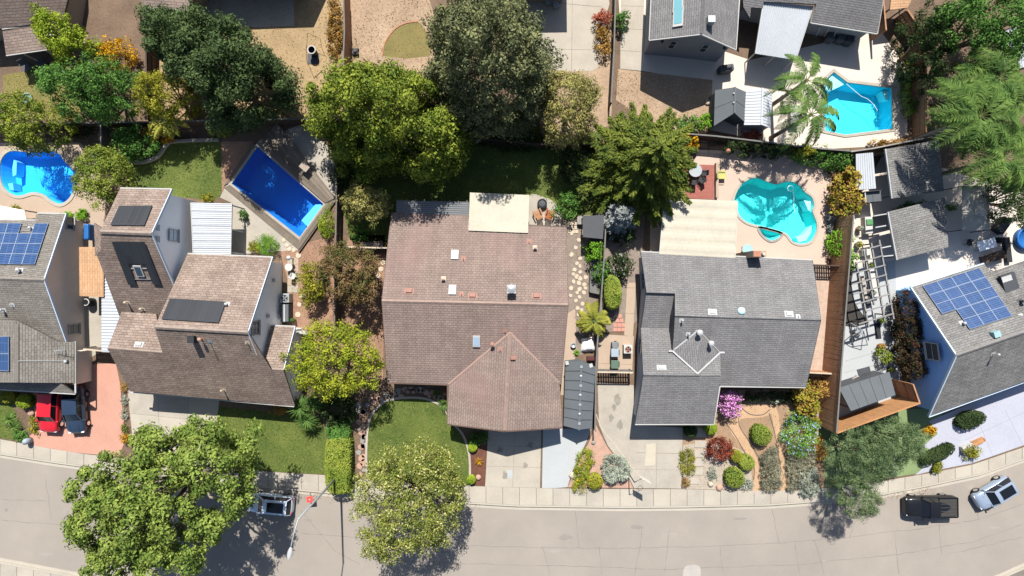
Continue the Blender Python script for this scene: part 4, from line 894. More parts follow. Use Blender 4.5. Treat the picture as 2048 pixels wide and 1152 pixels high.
# ------------------------------------------------------------------ plants
LM = {}
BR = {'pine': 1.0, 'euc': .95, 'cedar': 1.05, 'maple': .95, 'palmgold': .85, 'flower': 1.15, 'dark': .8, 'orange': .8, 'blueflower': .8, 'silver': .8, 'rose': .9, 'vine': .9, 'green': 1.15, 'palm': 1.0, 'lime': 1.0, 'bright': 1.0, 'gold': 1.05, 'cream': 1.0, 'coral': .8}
def lm(key, dark, light, **kw):
    k = BR.get(key, 1.3); f = lambda c: tuple(x * k for x in c); LM[key] = leafmat('leaf_' + key, f(dark), f(light), **kw)
lm('street', (.05, .09, .015), (.19, .235, .05)); lm('olive', (.034, .066, .008), (.185, .215, .028)); lm('gold', (.1, .12, .012), (.3, .28, .03))
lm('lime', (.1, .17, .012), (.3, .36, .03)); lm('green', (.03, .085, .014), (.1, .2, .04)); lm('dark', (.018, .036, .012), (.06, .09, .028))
lm('pine', (.024, .046, .016), (.085, .125, .042)); lm('gray', (.06, .075, .05), (.2, .22, .15)); lm('euc', (.045, .062, .032), (.22, .23, .1))
lm('cream', (.11, .115, .03), (.36, .32, .11)); lm('plum', (.035, .055, .012), (.16, .095, .045)); lm('orange', (.3, .16, .01), (.75, .42, .02), trans=.3)
lm('flower', (.08, .11, .015), (.2, .21, .045), tip=(.38, .37, .15), tipamt=.18); lm('cedar', (.03, .058, .01), (.16, .185, .028)); lm('silver', (.16, .18, .17), (.42, .44, .42))
lm('hedge', (.07, .11, .014), (.19, .22, .035)); lm('rose', (.06, .09, .02), (.12, .15, .05), tip=(.6, .25, .55), tipamt=.72); lm('blue', (.06, .15, .02), (.2, .34, .05)); lm('blueflower', (.2, .27, .5), (.45, .52, .75))
lm('red', (.09, .018, .012), (.2, .05, .03)); lm('rosemary', (.085, .09, .06), (.24, .23, .16)); lm('sage', (.13, .15, .12), (.33, .36, .29)); lm('rust', (.1, .055, .012), (.34, .2, .05))
lm('palm', (.025, .065, .014), (.13, .21, .045))
lm('rachis', (.05, .08, .02), (.12, .14, .05)); lm('palmgold', (.12, .14, .015), (.36, .34, .06)); lm('fine', (.035, .065, .025), (.14, .19, .085)); lm('bright', (.06, .16, .012), (.2, .38, .03)); lm('maple', (.1, .15, .012), (.34, .36, .03))
lm('vine', (.015, .022, .01), (.06, .045, .022), tip=(.13, .032, .02), tipamt=.1); lm('coral', (.25, .06, .03), (.55, .16, .1))  # vine colours darkened to carry the shade under the eave overhang
def seg_dist(P, x, y):
    d = np.full(len(x), 1e9); n = len(P)
    for i in range(n):
        ax, ay = P[i]; bx, by = P[(i + 1) % n]; L2 = (bx - ax) ** 2 + (by - ay) ** 2 + 1e-9
        t = np.clip(((x - ax) * (bx - ax) + (y - ay) * (by - ay)) / L2, 0, 1); d = np.minimum(d, np.hypot(x - ax - t * (bx - ax), y - ay - t * (by - ay)))
    return d
def unit(a): return a / (np.linalg.norm(a, axis=-1, keepdims=True) + 1e-9)
def leaf_quads(pos, nrm, size, asp=.55):
    n = len(pos); r = unit(rng.normal(size=(n, 3))); t1 = unit(np.cross(nrm, r)); t2 = np.cross(nrm, t1); s = size * rng.uniform(.55, 1.45, n); a = t1 * s[:, None]; b = t2 * (s * asp)[:, None]
    lift = nrm * (s * .22)[:, None]
    return np.stack([pos - a, pos - b + lift, pos + a, pos + b + lift], 1)
def crown_mesh(P, zs, zt, zb, rc, nleaf, leaf, rough=1.0, skirt=.3, asp=.55, upw=.35, drop=0, dens=1.5, prof=2.0, jit=.4):
    """clumps of leaves spread through the crown volume of outline P (metres, at height zs)"""
    Aa = area(P); nc = max(6, int(Aa / (rc * rc) * dens)); x, y = sample_poly(P, nc); d = seg_dist(P, x, y); Rm = max(d.max(), .2); t = np.clip(d / Rm, 0, 1)
    dome = np.sqrt(np.clip(1 - (1 - t) ** 2, 0, 1)) if prof == 2.0 else 1 - (1 - t) ** prof; jx = rng.normal(0, rc * jit, (2, nc)); x = x + jx[0]; y = y + jx[1]; z = zs + (zt - zs) * dome * rng.uniform(1 - .22 * rough, 1.04, nc)
    inner = rng.random(nc) < .16; z[inner] = zb + (z[inner] - zb) * rng.uniform(.35, .9, inner.sum())
    # flanks below the widest outline
    ns = int(nc * skirt); cx, cy = np.mean([p[0] for p in P]), np.mean([p[1] for p in P])
    xs2, ys2 = sample_poly(P, max(ns * 3, 4)); d2 = seg_dist(P, xs2, ys2); k = np.argsort(d2)[:ns]; f = rng.uniform(0, 1, len(k)); sh = 1 - .35 * f
    x = np.r_[x, cx + (xs2[k] - cx) * sh]; y = np.r_[y, cy + (ys2[k] - cy) * sh]; z = np.r_[z, zs - (zs - zb) * f]
    cr = rc * rng.uniform(.55, 1.25, len(x)); per = max(4, int(nleaf / len(x)))
    w = np.repeat(np.arange(len(x)), per); dr = unit(rng.normal(size=(len(w), 3)) + np.array([0, 0, upw])); rad = cr[w] * rng.uniform(.45, 1.08, len(w))
    pos = np.stack([x[w], y[w], z[w]], 1) + dr * rad[:, None] * np.array([1, 1, .8]); pos[:, 2] = np.maximum(pos[:, 2], .04)
    if drop: pos[:, 2] -= drop * rng.random(len(w)) ** 2
    nr = unit(dr + rng.normal(size=dr.shape) * .5 + np.array([0, 0, .12])); V = leaf_quads(pos, nr, leaf, asp)
    return V, np.stack([x, y, z], 1)
LEAFN, LEAFS = 2.8, .6
def tree(label, pts, zs, zt, zb, key, rc=.9, nleaf=8000, leaf=.2, trunk='trunk', name='tree', cat='tree', group=None, tr=None, limbs=9, smooth=True, base=None, extra=None, **kw):
    q = smooth_px(pts, 3) if smooth and len(pts) > 4 else pts
    P = [(p.x, p.y) for p in WL(q, zs)]; cx, cy = sum(p[0] for p in P) / len(P), sum(p[1] for p in P) / len(P)
    b = Vector((cx, cy, 0)) if base is None else W(*base)
    t = thing(name, label, cat, b, group); V, cl = crown_mesh(P, zs, zt, zb, rc, int(nleaf * (LEAFN if zs > 2 else 1.5)), leaf * (LEAFS if zs > 2 else .82), **kw)
    fast_mesh('crown' if zs > 2 else 'foliage', V, 4, LM[key], t)
    if extra:
        k2, n2, s2 = extra; ix = rng.choice(len(V), n2); V2 = leaf_quads(V[ix].mean(1) + np.array([0, 0, .06]), unit(rng.normal(size=(n2, 3)) * .5 + np.array([0, .25, 1])), s2, .8); fast_mesh('blossom', V2, 4, LM[k2], t, kind='stuff')
    r0 = tr or max(.05, .018 * zt + .014 * math.sqrt(area(P))); m = MB(); fork = Vector((cx, cy, max(.15, zb * .75)))
    m.tube([b - Vector((0, 0, .1)), b.lerp(fork, .5) + Vector((random.uniform(-.1, .1), random.uniform(-.1, .1), 0)), fork], [r0 * 1.35, r0, r0 * .8], 8)
    ids = rng.choice(len(cl), min(limbs, len(cl)), replace=False)
    for i in ids:
        e = Vector(cl[i]); mid = fork.lerp(e, .55) + Vector((random.uniform(-.3, .3) * r0 * 4, random.uniform(-.3, .3) * r0 * 4, abs(e.z - fork.z) * .1)); m.tube([fork - Vector((0, 0, .1)), mid, e], [r0 * .5, r0 * .3, r0 * .1], 6)
    build('trunk' if zs > 2 else 'stem', m, M[trunk], t, True); return t
def ell(cx, cy, rx, ry, n=10, j=.12): return [(cx + math.cos(2 * math.pi * i / n) * rx * random.uniform(1 - j, 1 + j), cy + math.sin(2 * math.pi * i / n) * ry * random.uniform(1 - j, 1 + j)) for i in range(n)]
def shrub(label, pts, h, key, rc=.35, n=900, leaf=.1, **kw):
    kw.setdefault('name', 'shrub'); kw.setdefault('cat', 'shrub')
    return tree(label, pts, h * .45, h, .05, key, rc, n, leaf, skirt=.6, limbs=4, tr=.05, **kw)
def clipped(label, pts, h, key, n=2500, leaf=.07, round_=.5, name='hedge', cat='hedge'):
    """sheared plant: a dense shell of small leaves over a rounded block"""
    q = smooth_px(pts, 3); P = [(p.x, p.y) for p in WL(q, h * .6)]; cx, cy = sum(p[0] for p in P) / len(P), sum(p[1] for p in P) / len(P); t = thing(name, label, cat, Vector((cx, cy, 0)))
    nt_ = int(n * .6); x, y = sample_poly(P, nt_); d = seg_dist(P, x, y); Rm = d.max(); s = np.clip(d / (Rm * round_), 0, 1); z = h * (.62 + .38 * np.sqrt(1 - (1 - s) ** 2)) + rng.normal(0, .03, nt_)
    pos = np.stack([x, y, z], 1); c = np.array([cx, cy, h * .3]); nr = unit(np.array([0, 0, 1.0]) + (1 - s)[:, None] * unit(pos - c) * 1.3 + rng.normal(size=pos.shape) * .45)
    ns = n - nt_; i = rng.integers(0, len(P), ns); f = rng.random(ns); a = np.array(P); e = a[i] * (1 - f[:, None]) + a[(i + 1) % len(P)] * f[:, None]; zz = rng.uniform(0, .68, ns) * h; dirs = e - np.array([cx, cy]); dirs = dirs / (np.linalg.norm(dirs, axis=1, keepdims=True) + 1e-6)
    pos2 = np.stack([e[:, 0] - dirs[:, 0] * .04, e[:, 1] - dirs[:, 1] * .04, zz], 1); nr2 = unit(np.stack([dirs[:, 0], dirs[:, 1], 0 * zz + .2], 1) + rng.normal(size=pos2.shape) * .45)
    fast_mesh('foliage', np.r_[leaf_quads(pos, nr, leaf), leaf_quads(pos2, nr2, leaf)], 4, LM[key], t)
    m = MB(); ins = inset(P, .12); m.prism(ins, .02, h * .6); core = build('stems', m, LM['dark'], t); return t
def spray(label, cx, cy, R_, h, key, n=60, droop=.6, w=.05, name='spiky_plant', cat='plant', z0=.1, trunk=0, tb=None, per=1):
    """rosette of long narrow leaves"""
    b = W(cx, cy, z0 + trunk); base = W(*(tb or (cx, cy))) if trunk else W(cx, cy, 0); base.z = 0; t = thing(name, label, cat, base); a = rng.uniform(0, 2 * np.pi, n); el = rng.uniform(.1, 1.2, n); L = R_ * rng.uniform(.65, 1.1, n)
    V = []
    for i in range(n):
        d = np.array([math.cos(a[i]), math.sin(a[i])]); prev = None; s = np.array([-d[1], d[0]])
        for k in range(5):
            f = k / 4; r = L[i] * f * math.cos(el[i] * (1 - f * .8)); zz = h * math.sin(el[i]) * (f * (2 - f)) - droop * h * f * f * .6; c = np.array([b.x + d[0] * r, b.y + d[1] * r, b.z + zz]); ww = w * (1 - f * .85); l = c + np.array([s[0], s[1], 0]) * ww; rr = c - np.array([s[0], s[1], 0]) * ww
            if prev is not None: V.append([prev[0], prev[1], rr, l])
            prev = (l, rr)
    V = np.array(V); V[:, :, 2] = np.maximum(V[:, :, 2], .03); fast_mesh('leaves', V, 4, LM[key], t)
    m = MB(); m.tube([base - Vector((0, 0, .05)), b], [.12 if trunk else .05, .1 if trunk else .04], 8); build('trunk' if trunk else 'stem', m, M['trunk_pale'], t); return t
def palm(label, base, h, nf, L, key, top=None, seed=0, sag=1.0, group=None, angs=None, lf=.75, base_r=.16):
    """feather palm: trunk and arching fronds, each frond a part with its leaflets"""
    g = np.random.default_rng(seed); b = W(*base); tp = Vector((b.x, b.y, h)) + (top or Vector((0, 0, 0))); t = thing('palm_tree', label, 'palm tree', b, group); m = MB(); mid = b.lerp(tp, .5) + Vector((.1, .05, 0)); m.tube([b - Vector((0, 0, .1)), mid, tp], [base_r * 1.3, base_r, base_r * .9], 10); build('trunk', m, M['trunk_pale'], t, True)
    for i in range(nf):
        a = (angs[i] if angs else 2 * math.pi * i / nf + g.uniform(-.3, .3)); ln = L * g.uniform(.75, 1.1); up = g.uniform(.25, .95); d = np.array([math.cos(a), math.sin(a), 0]); s0 = np.array([-d[1], d[0], 0]); V = []; pts = []; bend = g.uniform(-.35, .35)
        for k in range(15):
            f = k / 14; r = ln * (f - .12 * f * f); z = up * ln * .5 * f * (2 - f) - sag * ln * .62 * f ** 2.2; pts.append(np.array(tp) + d * r + s0 * bend * ln * f * f + np.array([0, 0, z]))
        pts = np.array(pts); mm = MB(); mm.tube([Vector(p) for p in pts[::2]], [.03, .028, .025, .022, .018, .014, .01, .008][:len(pts[::2])], 5); fr = build('frond', mm, LM['rachis'], t)
        nl = 46
        for k in range(nl):
            f = .12 + .87 * k / nl; ii = f * 14; j = min(13, int(ii)); c = pts[j] + (pts[j + 1] - pts[j]) * (ii - j); ax = unit(pts[j + 1] - pts[j])
            for sd in (-1, 1):
                ll = lf * (math.sin(math.pi * min(1, f * .9 + .12)) ** .6) * g.uniform(.75, 1.15); dr = unit(s0 * sd * g.uniform(.75, 1.0) + ax * .55 + np.array([0, 0, g.uniform(-.1, .45)])); w = np.cross(dr, np.array([0, 0, 1.0])); w = unit(w) * .03; e = c + dr * ll * .5; e2 = c + dr * ll * .9 - np.array([0, 0, ll * g.uniform(.25, .6)])
                V.append([c - w * .6, e - w, e + w, c + w * .6]); V.append([e - w, e2 - w * .2, e2 + w * .2, e + w])
        fast_mesh('leaflets', np.array(V), 4, LM[key], fr, kind='stuff')
    return t
def conifer(label, base, h, R_, key, zb=1.5, levels=13, seed=1, name='tree', leaf=.17):
    """cedar: tiers of drooping sprays round a straight trunk"""
    g = np.random.default_rng(seed); b = W(*base); t = thing(name, label, 'tree', b); m = MB(); m.tube([b - Vector((0, 0, .1)), b + Vector((0, 0, h * .5)), b + Vector((0, 0, h))], [.028 * h, .018 * h, .02], 8); PO = []; NR = []; DI = []
    for k in range(levels):
        f = k / (levels - 1); z = zb + (h - zb) * f; rr = R_ * (1 - f) ** .62 + .25; nb = max(6, int(15 * (1 - f) + 6))
        for i in range(nb):
            a = 2 * math.pi * (i + g.uniform(-.3, .3)) / nb + k * .7; ln = rr * g.uniform(.62, 1.08); d = np.array([math.cos(a), math.sin(a), 0]); s = np.array([-d[1], d[0], 0]); o = np.array([b.x, b.y, z + g.uniform(-.3, .3)]); tip = o + d * ln + np.array([0, 0, ln * g.uniform(-.12, .18)])
            if k % 2 == 0: m.tube([Vector(o), Vector(tip)], [.05, .012], 5)
            n = int(ln / leaf * 15); u = g.random(n) ** .75; wd = (1 - u) * .26 * ln + .12; off = g.uniform(-1, 1, n) * wd; p = o + (tip - o) * u[:, None] + s * off[:, None] + np.array([0, 0, 1]) * (g.normal(0, .1, n) - np.abs(off) * .2)[:, None]
            PO.append(p); NR.append(np.tile([0, 0, 1.0], (n, 1)) + d * .25 + g.normal(size=(n, 3)) * .42); DI.append(unit(d + s * np.sign(off)[:, None] * .7 + g.normal(size=(n, 3)) * .2))
    P = np.concatenate(PO); N = unit(np.concatenate(NR)); D = np.concatenate(DI); D = unit(D - N * (D * N).sum(1, keepdims=True)); S = np.cross(N, D); n = len(P); ln = leaf * g.uniform(.6, 1.5, n)[:, None]; V = np.stack([P - D * ln, P - S * ln * .34, P + D * ln * 1.2, P + S * ln * .34], 1); fast_mesh('crown', V, 4, LM[key], t); build('trunk', m, M['trunk'], t, True); return t
# --- big trees
tree('huge leafy street tree at the lower left shading the road', [(385,838),(455,846),(500,890),(515,950),(498,1000),(465,1045),(430,1080),(355,1130),(295,1142),(235,1130),(182,1095),(158,1055),(162,1000),(195,930),(245,890),(305,862),(345,840)], 7.5, 11.2, 4.5, 'street', .85, 19000, .21, limbs=40, trunk='trunk_pale', rough=2.4, dens=1.05, jit=.7)
tree('round street tree covered in cream blossom at the bottom centre', [(770,905),(830,890),(885,895),(918,945),(926,1000),(912,1045),(868,1085),(800,1108),(745,1090),(728,1045),(718,990),(738,935)], 5.0, 8.2, 2.6, 'flower', .75, 9500, .15, limbs=12)
tree('yellow green maple between the two brown roofs', [(600,675),(640,652),(690,648),(735,665),(758,705),(755,750),(720,785),(670,790),(620,775),(588,740),(582,705)], 4.2, 6.6, 2.2, 'maple', .62, 5600, .15)
tree('bronze leaved tree beside the central house side fence', [(650,502),(680,488),(718,492),(750,508),(756,556),(746,592),(705,604),(668,598),(648,566)], 3.4, 5.0, 1.6, 'plum', .5, 5600, .13)
tree('massive dense olive green tree behind the central house', [(636,240),(650,198),(698,166),(760,152),(825,156),(872,180),(905,220),(930,275),(917,325),(880,350),(830,357),(765,350),(710,338),(662,310),(638,278)], 3.2, 13.0, 1.2, 'olive', .95, 28000, .19, limbs=14, skirt=.5, rough=2.2, dens=1.8, prof=1.7, upw=.15)
tree('tall grey green tree rising at the top centre', [(858,125),(868,75),(910,38),(965,25),(1035,32),(1075,75),(1100,125),(1098,185),(1068,240),(1005,272),(930,262),(882,215),(860,165)], 3.6, 15.0, 1.2, 'euc', .9, 26000, .2, rough=2.4, trunk='trunk_pale', skirt=.6, dens=1.8, prof=1.7, upw=.15)
tree('cream and yellow flowering tree right of the tall grey green one', [(1085,175),(1130,158),(1172,180),(1188,230),(1168,278),(1120,296),(1085,268)], 2.3, 7.4, .8, 'cream', .6, 5600, .14)
tree('big dark pine like tree above the blue pool', [(350,90),(398,66),(460,70),(512,95),(555,128),(594,168),(584,205),(550,232),(505,246),(448,244),(420,205),(390,168),(360,130)], 4.0, 11.5, 1.2, 'pine', 1.0, 20000, .19, rough=1.8, skirt=.6, dens=1.6)
tree('smaller dark pine like tree at the upper left of the big one', [(318,70),(345,48),(385,55),(400,85),(388,120),(355,128),(325,108)], 3.2, 7.5, 1.0, 'pine', .8, 4200, .18, rough=1.6)
tree('bright lime green tree at the top left', [(108,75),(130,48),(165,52),(195,85),(210,120),(195,140),(165,142),(135,125)], 2.4, 6.2, .8, 'lime', .55, 3600, .14)
tree('mid green tree above the far left pool', [(128,165),(165,142),(230,138),(280,150),(296,190),(285,230),(235,245),(170,240),(135,215)], 2.4, 6.8, .8, 'green', .7, 5600, .15)
tree('olive shrub tree overhanging the far left pool', [(15,215),(60,195),(110,205),(150,235),(140,270),(110,300),(70,308),(35,285),(12,250)], 2.3, 5.2, .8, 'olive', .6, 4200, .14)
tree('yellow green tree left of the dark pine', [(292,180),(325,155),(370,160),(395,195),(390,228),(350,240),(305,232)], 2.2, 5.2, .8, 'gold', .55, 3400, .13)
tree('round green tree between the far left pool and the brown house', [(160,330),(195,300),(235,300),(256,330),(250,375),(225,405),(185,405),(160,375)], 3.2, 4.8, 1.0, 'hedge', .5, 4000, .13)
tree('pale leaved small tree on the shaded back lawn corner', [(690,395),(715,372),(755,380),(778,410),(768,436),(725,442),(695,425)], 3.0, 4.4, 1.4, 'cream', .5, 2400, .13)
conifer('spreading golden green cedar between the two back yards', (1272,338), 8.8, 5.6, 'cedar', 1.4, 12, 4, leaf=.14)
conifer('small silvery blue conifer below the cedar', (1232,438), 4.2, 1.7, 'silver', .6, 8, 9, leaf=.13)
tree('fine leaved tree at the lower right beside the blue driveway', [(1662,880),(1700,856),(1745,862),(1772,890),(1768,935),(1738,965),(1690,965),(1660,930)], 3.4, 5.2, 1.0, 'fine', .5, 7200, .12, asp=.25)
tree('second fine leaved tree below the timber fence corner', [(1738,850),(1775,836),(1815,842),(1838,870),(1832,905),(1800,925),(1762,918),(1742,888)], 2.8, 4.6, .8, 'fine', .5, 5600, .12, asp=.25)
tree('fine leaved street tree leaning over the right kerb', [(1672,975),(1705,955),(1738,965),(1752,992),(1738,1018),(1705,1026),(1675,1008)], 3.8, 5.4, 1.4, 'fine', .45, 4200, .12, asp=.25)
tree('dense dark green tree in the top right corner', [(1850,40),(1890,8),(1950,-10),(2000,20),(2008,80),(1990,140),(1940,160),(1890,150),(1855,105)], 3.6, 9.0, 1.0, 'green', .8, 9000, .17)
tree('narrow dark tree along the top right fence', [(1800,40),(1835,28),(1860,60),(1862,130),(1850,175),(1818,165),(1802,110)], 2.4, 5.8, .6, 'dark', .55, 3600, .14)
tree('dark shaded tree under the right palms', [(1985,360),(2030,340),(2075,360),(2080,420),(2050,450),(2005,440),(1980,405)], 3.6, 5.4, .8, 'pine', .6, 4200, .14)
# --- palms
palm('tall queen palm left of the angular cyan pool', (1541,212), 6.7, 10, 3.6, 'palm', seed=3, sag=1.15, lf=.62)
palm('second queen palm drooping over the cyan pool edge', (1541,276), 7.0, 11, 3.6, 'palm', seed=5, sag=1.35, lf=.62, top=Vector((.2, .1, 0)))
palm('largest feather palm at the right edge', (1822,282), 8.0, 22, 4.6, 'palm', seed=8, sag=1.0, lf=1.15)
palm('feather palm at the right edge below the corner tree', (1864,214), 7.5, 20, 4.2, 'palm', seed=12, sag=1.1, lf=1.05)
palm('lower right feather palm shading the grey sheds', (1882,348), 7.0, 20, 4.2, 'palm', seed=17, sag=1.0, lf=1.05)
palm('feather palm between the larger palms at the right edge', (1880,285), 6.4, 18, 3.8, 'palm', seed=29, sag=1.0, lf=1.0)
palm('small golden palm by the central side yard', (1182,640), 1.8, 12, 2.0, 'palmgold', seed=21, sag=1.1, base_r=.08, lf=.5)
palm('golden green palm above the curved back border', (362,258), 2.6, 12, 2.1, 'palmgold', seed=23, sag=1.0, base_r=.1, lf=.5)
# --- yard shrubs (label, outline, height, key ...)
shrub('orange flowering bush between lime and mid green trees', ell(240,110,30,28), 2.4, 'orange', .45, 1500, .12, )
shrub('orange flowering bush at the curved back border', ell(325,268,22,18), 1.6, 'orange', .4, 800, .11)
shrub('large dark bush inside the curved back border', ell(276,285,38,32), 2.4, 'green', .5, 2600, .12)
shrub('dark leafy bush under the lime green tree', ell(178,172,34,24), 2.6, 'green', .5, 1500, .12)
shrub('yellow green bush pressed against the bronze tree', ell(625,567,24,42), 2.6, 'gold', .4, 2200, .11)
shrub('orange bush by the rear fence above the brick patio', ell(1373,284,24,14), 2.0, 'orange', .4, 900, .12)
shrub('green bush at the corner of the shaded dirt yard', ell(1374,248,22,15), 1.2, 'green', .35, 900, .1); shrub('second green bush left of the dark garden shed', ell(1412,244,18,14), 1.1, 'bright', .35, 700, .1)
shrub('coral red bush by the top fence', ell(1204,38,17,15), 1.3, 'coral', .35, 700, .1); shrub('rusty brown bush below the coral bush', ell(1205,85,16,28), 1.2, 'rust', .35, 900, .1); shrub('green bush leaning on the top fence', ell(1242,45,14,18), 1.3, 'green', .35, 700, .1)
shrub('tall rusty yellow shrub right of the kidney pool', [(1672,355),(1690,336),(1708,345),(1716,380),(1712,420),(1690,440),(1672,425),(1664,390)], 2.6, 'rust', .45, 2600, .12, extra=('gold', 800, .12))
shrub('bright green shrub below the rusty yellow shrub', ell(1677,487,24,22), 1.7, 'bright', .4, 1300, .11)
shrub('dark green ivy mound along the rear fence of the pink patio', [(1580,300),(1630,300),(1690,308),(1702,325),(1680,340),(1620,330),(1585,318)], 1.6, 'green', .4, 1900, .11)
shrub('golden ivy patch beside the ivy mound', ell(1601,304,18,12), 1.9, 'gold', .35, 700, .11)
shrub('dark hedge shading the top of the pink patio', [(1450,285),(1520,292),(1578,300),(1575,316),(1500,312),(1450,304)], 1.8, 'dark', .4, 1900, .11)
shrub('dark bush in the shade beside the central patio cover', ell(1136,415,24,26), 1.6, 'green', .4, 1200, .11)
shrub('leafy citrus bush in the gravel yard planter', ell(1187,503,16,18), 1.9, 'bright', .35, 1100, .11); shrub('leafy bush at the foot of the gravel yard planter', ell(1200,545,14,20), 1.6, 'green', .35, 900, .11)
shrub('dark shrub across the fence from the citrus bush', ell(1236,530,26,24), 1.4, 'dark', .4, 1200, .11, extra=('silver', 60, .1)); shrub('dark shrub in the shade below the cedar', ell(1245,470,24,20), 1.2, 'dark', .4, 900, .11)
clipped('rounded clipped olive hedge beside the side walkway', [(1210,560),(1222,550),(1237,560),(1243,590),(1238,612),(1222,620),(1209,605)], 1.9, 'hedge', 2600, .07)
clipped('boxy clipped hedge between the two front lawns', [(654,885),(668,874),(692,872),(702,885),(703,970),(694,984),(664,984),(653,960)], 1.7, 'hedge', 5200, .085, .25)
clipped('tall dark hedge end joining the clipped hedge', [(655,846),(690,842),(700,874),(660,880)], 1.5, 'green', 1500, .08, .3)
for lb, x, y, r, h, k in (('golden clipped ball shrub at the far left', 16, 792, 14, .9, 'gold'), ('lime clipped ball shrub beside the red car', 49, 803, 15, 1.0, 'lime'), ('olive clipped ball by the sidewalk of the front garden', 1469, 956, 20, 1.2, 'hedge'), ('olive clipped ball beside the red shrub', 1493, 925, 16, 1.0, 'hedge'), ('yellowish clipped ball above the olive pair', 1473, 912, 12, .9, 'gold'), ('grey green clipped ball inside the garden loop', 1523, 870, 21, 1.2, 'hedge'), ('lime clipped ball at the garage corner', 1421, 856, 13, .9, 'lime'), ('gold clipped ball by the basketball driveway sidewalk', 1190, 963, 16, .9, 'gold'), ('small gold ball in the mulch strip near the sidewalk', 943, 959, 9, .6, 'lime'), ('small lime ball in the mulch strip near the lawn corner', 945, 895, 9, .6, 'lime'), ('dark clipped ball under the garage eave', 1381, 862, 13, .9, 'dark')):
    clipped(lb, ell(x, y, r, r, 10, .05), h, k, int(500 + r * 45), .06, 1.0, 'ball_shrub', 'shrub')
shrub('dark red barberry shrub beside the stepping slabs', ell(1437,898,25,24), 1.2, 'red', .3, 2000, .08); shrub('pink bougainvillea at the grey garage corner', ell(1456,806,24,26), 1.7, 'rose', .35, 1900, .1)
shrub('large bright green agapanthus mound with blue flowers', ell(1600,863,37,40), 1.5, 'blue', .45, 3600, .12, extra=('blueflower', 420, .07), asp=.22)
shrub('grey rosemary mat between the two garden paths', [(1525,908),(1545,892),(1556,905),(1560,945),(1562,975),(1540,982),(1524,972),(1522,935)], .7, 'rosemary', .22, 8000, .07, asp=.35); shrub('wide grey rosemary mat right of the garden path', [(1575,908),(1610,900),(1630,895),(1628,930),(1600,955),(1590,978),(1574,975)], .7, 'rosemary', .22, 9000, .07, asp=.35); shrub('sage green mound at the end of the rosemary mat', ell(1617,962,21,26), .9, 'sage', .26, 4200, .08, asp=.35)
shrub('low grey mat beside the olive ball', ell(1492,968,14,11), .4, 'sage', .2, 600, .06); shrub('small grey tuft in the pale gravel', ell(1423,948,9,15), .4, 'sage', .2, 400, .06)
shrub('silvery green mound beside the basketball hoop', ell(1231,937,27,29), 1.0, 'sage', .26, 6500, .08, asp=.4)
shrub('golden tall shrub at the porch corner', [(1590,770),(1605,757),(1622,765),(1625,800),(1615,830),(1596,825),(1588,795)], 1.9, 'rust', .35, 1900, .1, extra=('gold', 700, .1)); shrub('rusty shrub against the timber fence', ell(1636,775,16,14), 1.8, 'rust', .35, 900, .1); shrub('yellow strip of ground cover along the timber fence', [(1620,800),(1634,795),(1636,850),(1624,860)], .9, 'gold', .3, 900, .1); shrub('rusty low shrub beside the fine leaved tree', ell(1640,900,12,24), .8, 'rust', .3, 700, .09)
shrub('yellow green flower bed left of the stepping slabs', [(1362,905),(1375,895),(1388,910),(1390,940),(1378,950),(1362,940)], .5, 'gold', .22, 1200, .07); shrub('small orange tuft by the sidewalk', ell(1372,964,8,9), .4, 'rust', .18, 300, .06); shrub('dark low plants under the front porch eave', [(1470,785),(1600,785),(1598,803),(1470,801)], .7, 'dark', .3, 1200, .1, smooth=False)
shrub('yellow green grasses along the new driveway slab', [(1150,930),(1162,900),(1178,896),(1186,915),(1180,945),(1166,968),(1150,972)], .8, 'lime', .3, 1800, .12, asp=.2, extra=('orange', 60, .08)); shrub('straggly pale grass overhanging the sidewalk', ell(1158,972,14,16), .7, 'gold', .25, 500, .12, asp=.15)
shrub('leafy plants in the shaded mulch strip', ell(955,876,20,12), .7, 'green', .25, 700, .09); spray('orange leaved tuft in the mulch strip', 958, 922, .45, .5, 'orange', 50, .6, .03)
spray('spiky green plant at the central garage corner', 890, 808, .85, .9, 'palm', 90, .7, .035); spray('small strappy plant by the front window', 872, 786, .5, .6, 'palm', 50, .8, .03); shrub('red flowering shrub by the entry', ell(896,776,5,9), .8, 'coral', .2, 250, .07)
spray('large spiky yucca rosette under the maple', 603, 815, 1.25, 1.1, 'palm', 170, .8, .05, trunk=1.5, tb=(606,812)); spray('second spiky yucca rosette by the lawn', 615, 838, 1.2, 1.0, 'palm', 150, .8, .05, trunk=1.2, tb=(618,836)); spray('third spiky yucca rosette nearest the maple', 628, 805, 1.1, 1.0, 'palm', 130, .8, .05, trunk=1.8, tb=(632,803))
shrub('dark shaded shrubs below the maple', [(640,800),(690,785),(705,800),(705,845),(660,850),(640,830)], 1.9, 'dark', .45, 2200, .12); shrub('low red shrub under the brown front eave', ell(560,821,20,7), .7, 'rust', .25, 500, .08)
spray('spiky green yucca at the far left front bed', 24, 838, .9, .9, 'palm', 110, .8, .04); spray('second spiky yucca beside the red car', 34, 852, .8, .8, 'palm', 90, .8, .04); shrub('small green bushes by the red driveway edge', ell(42,873,14,10), .5, 'green', .22, 600, .08); shrub('pale green bush beside the red car bumper', ell(68,850,7,18), .5, 'gold', .22, 400, .08)
shrub('orange bush at the corner of the red driveway', ell(251,876,8,8), .6, 'orange', .2, 250, .08)
for i, (y, k) in enumerate(((775, 'rust'), (800, 'sage'), (828, 'sage'), (858, 'olive'))): shrub(('first', 'second', 'third', 'last')[i] + ' low succulent from the house in the red driveway border', ell(249, y, 6, 11), .35, k, .15, 260, .06)
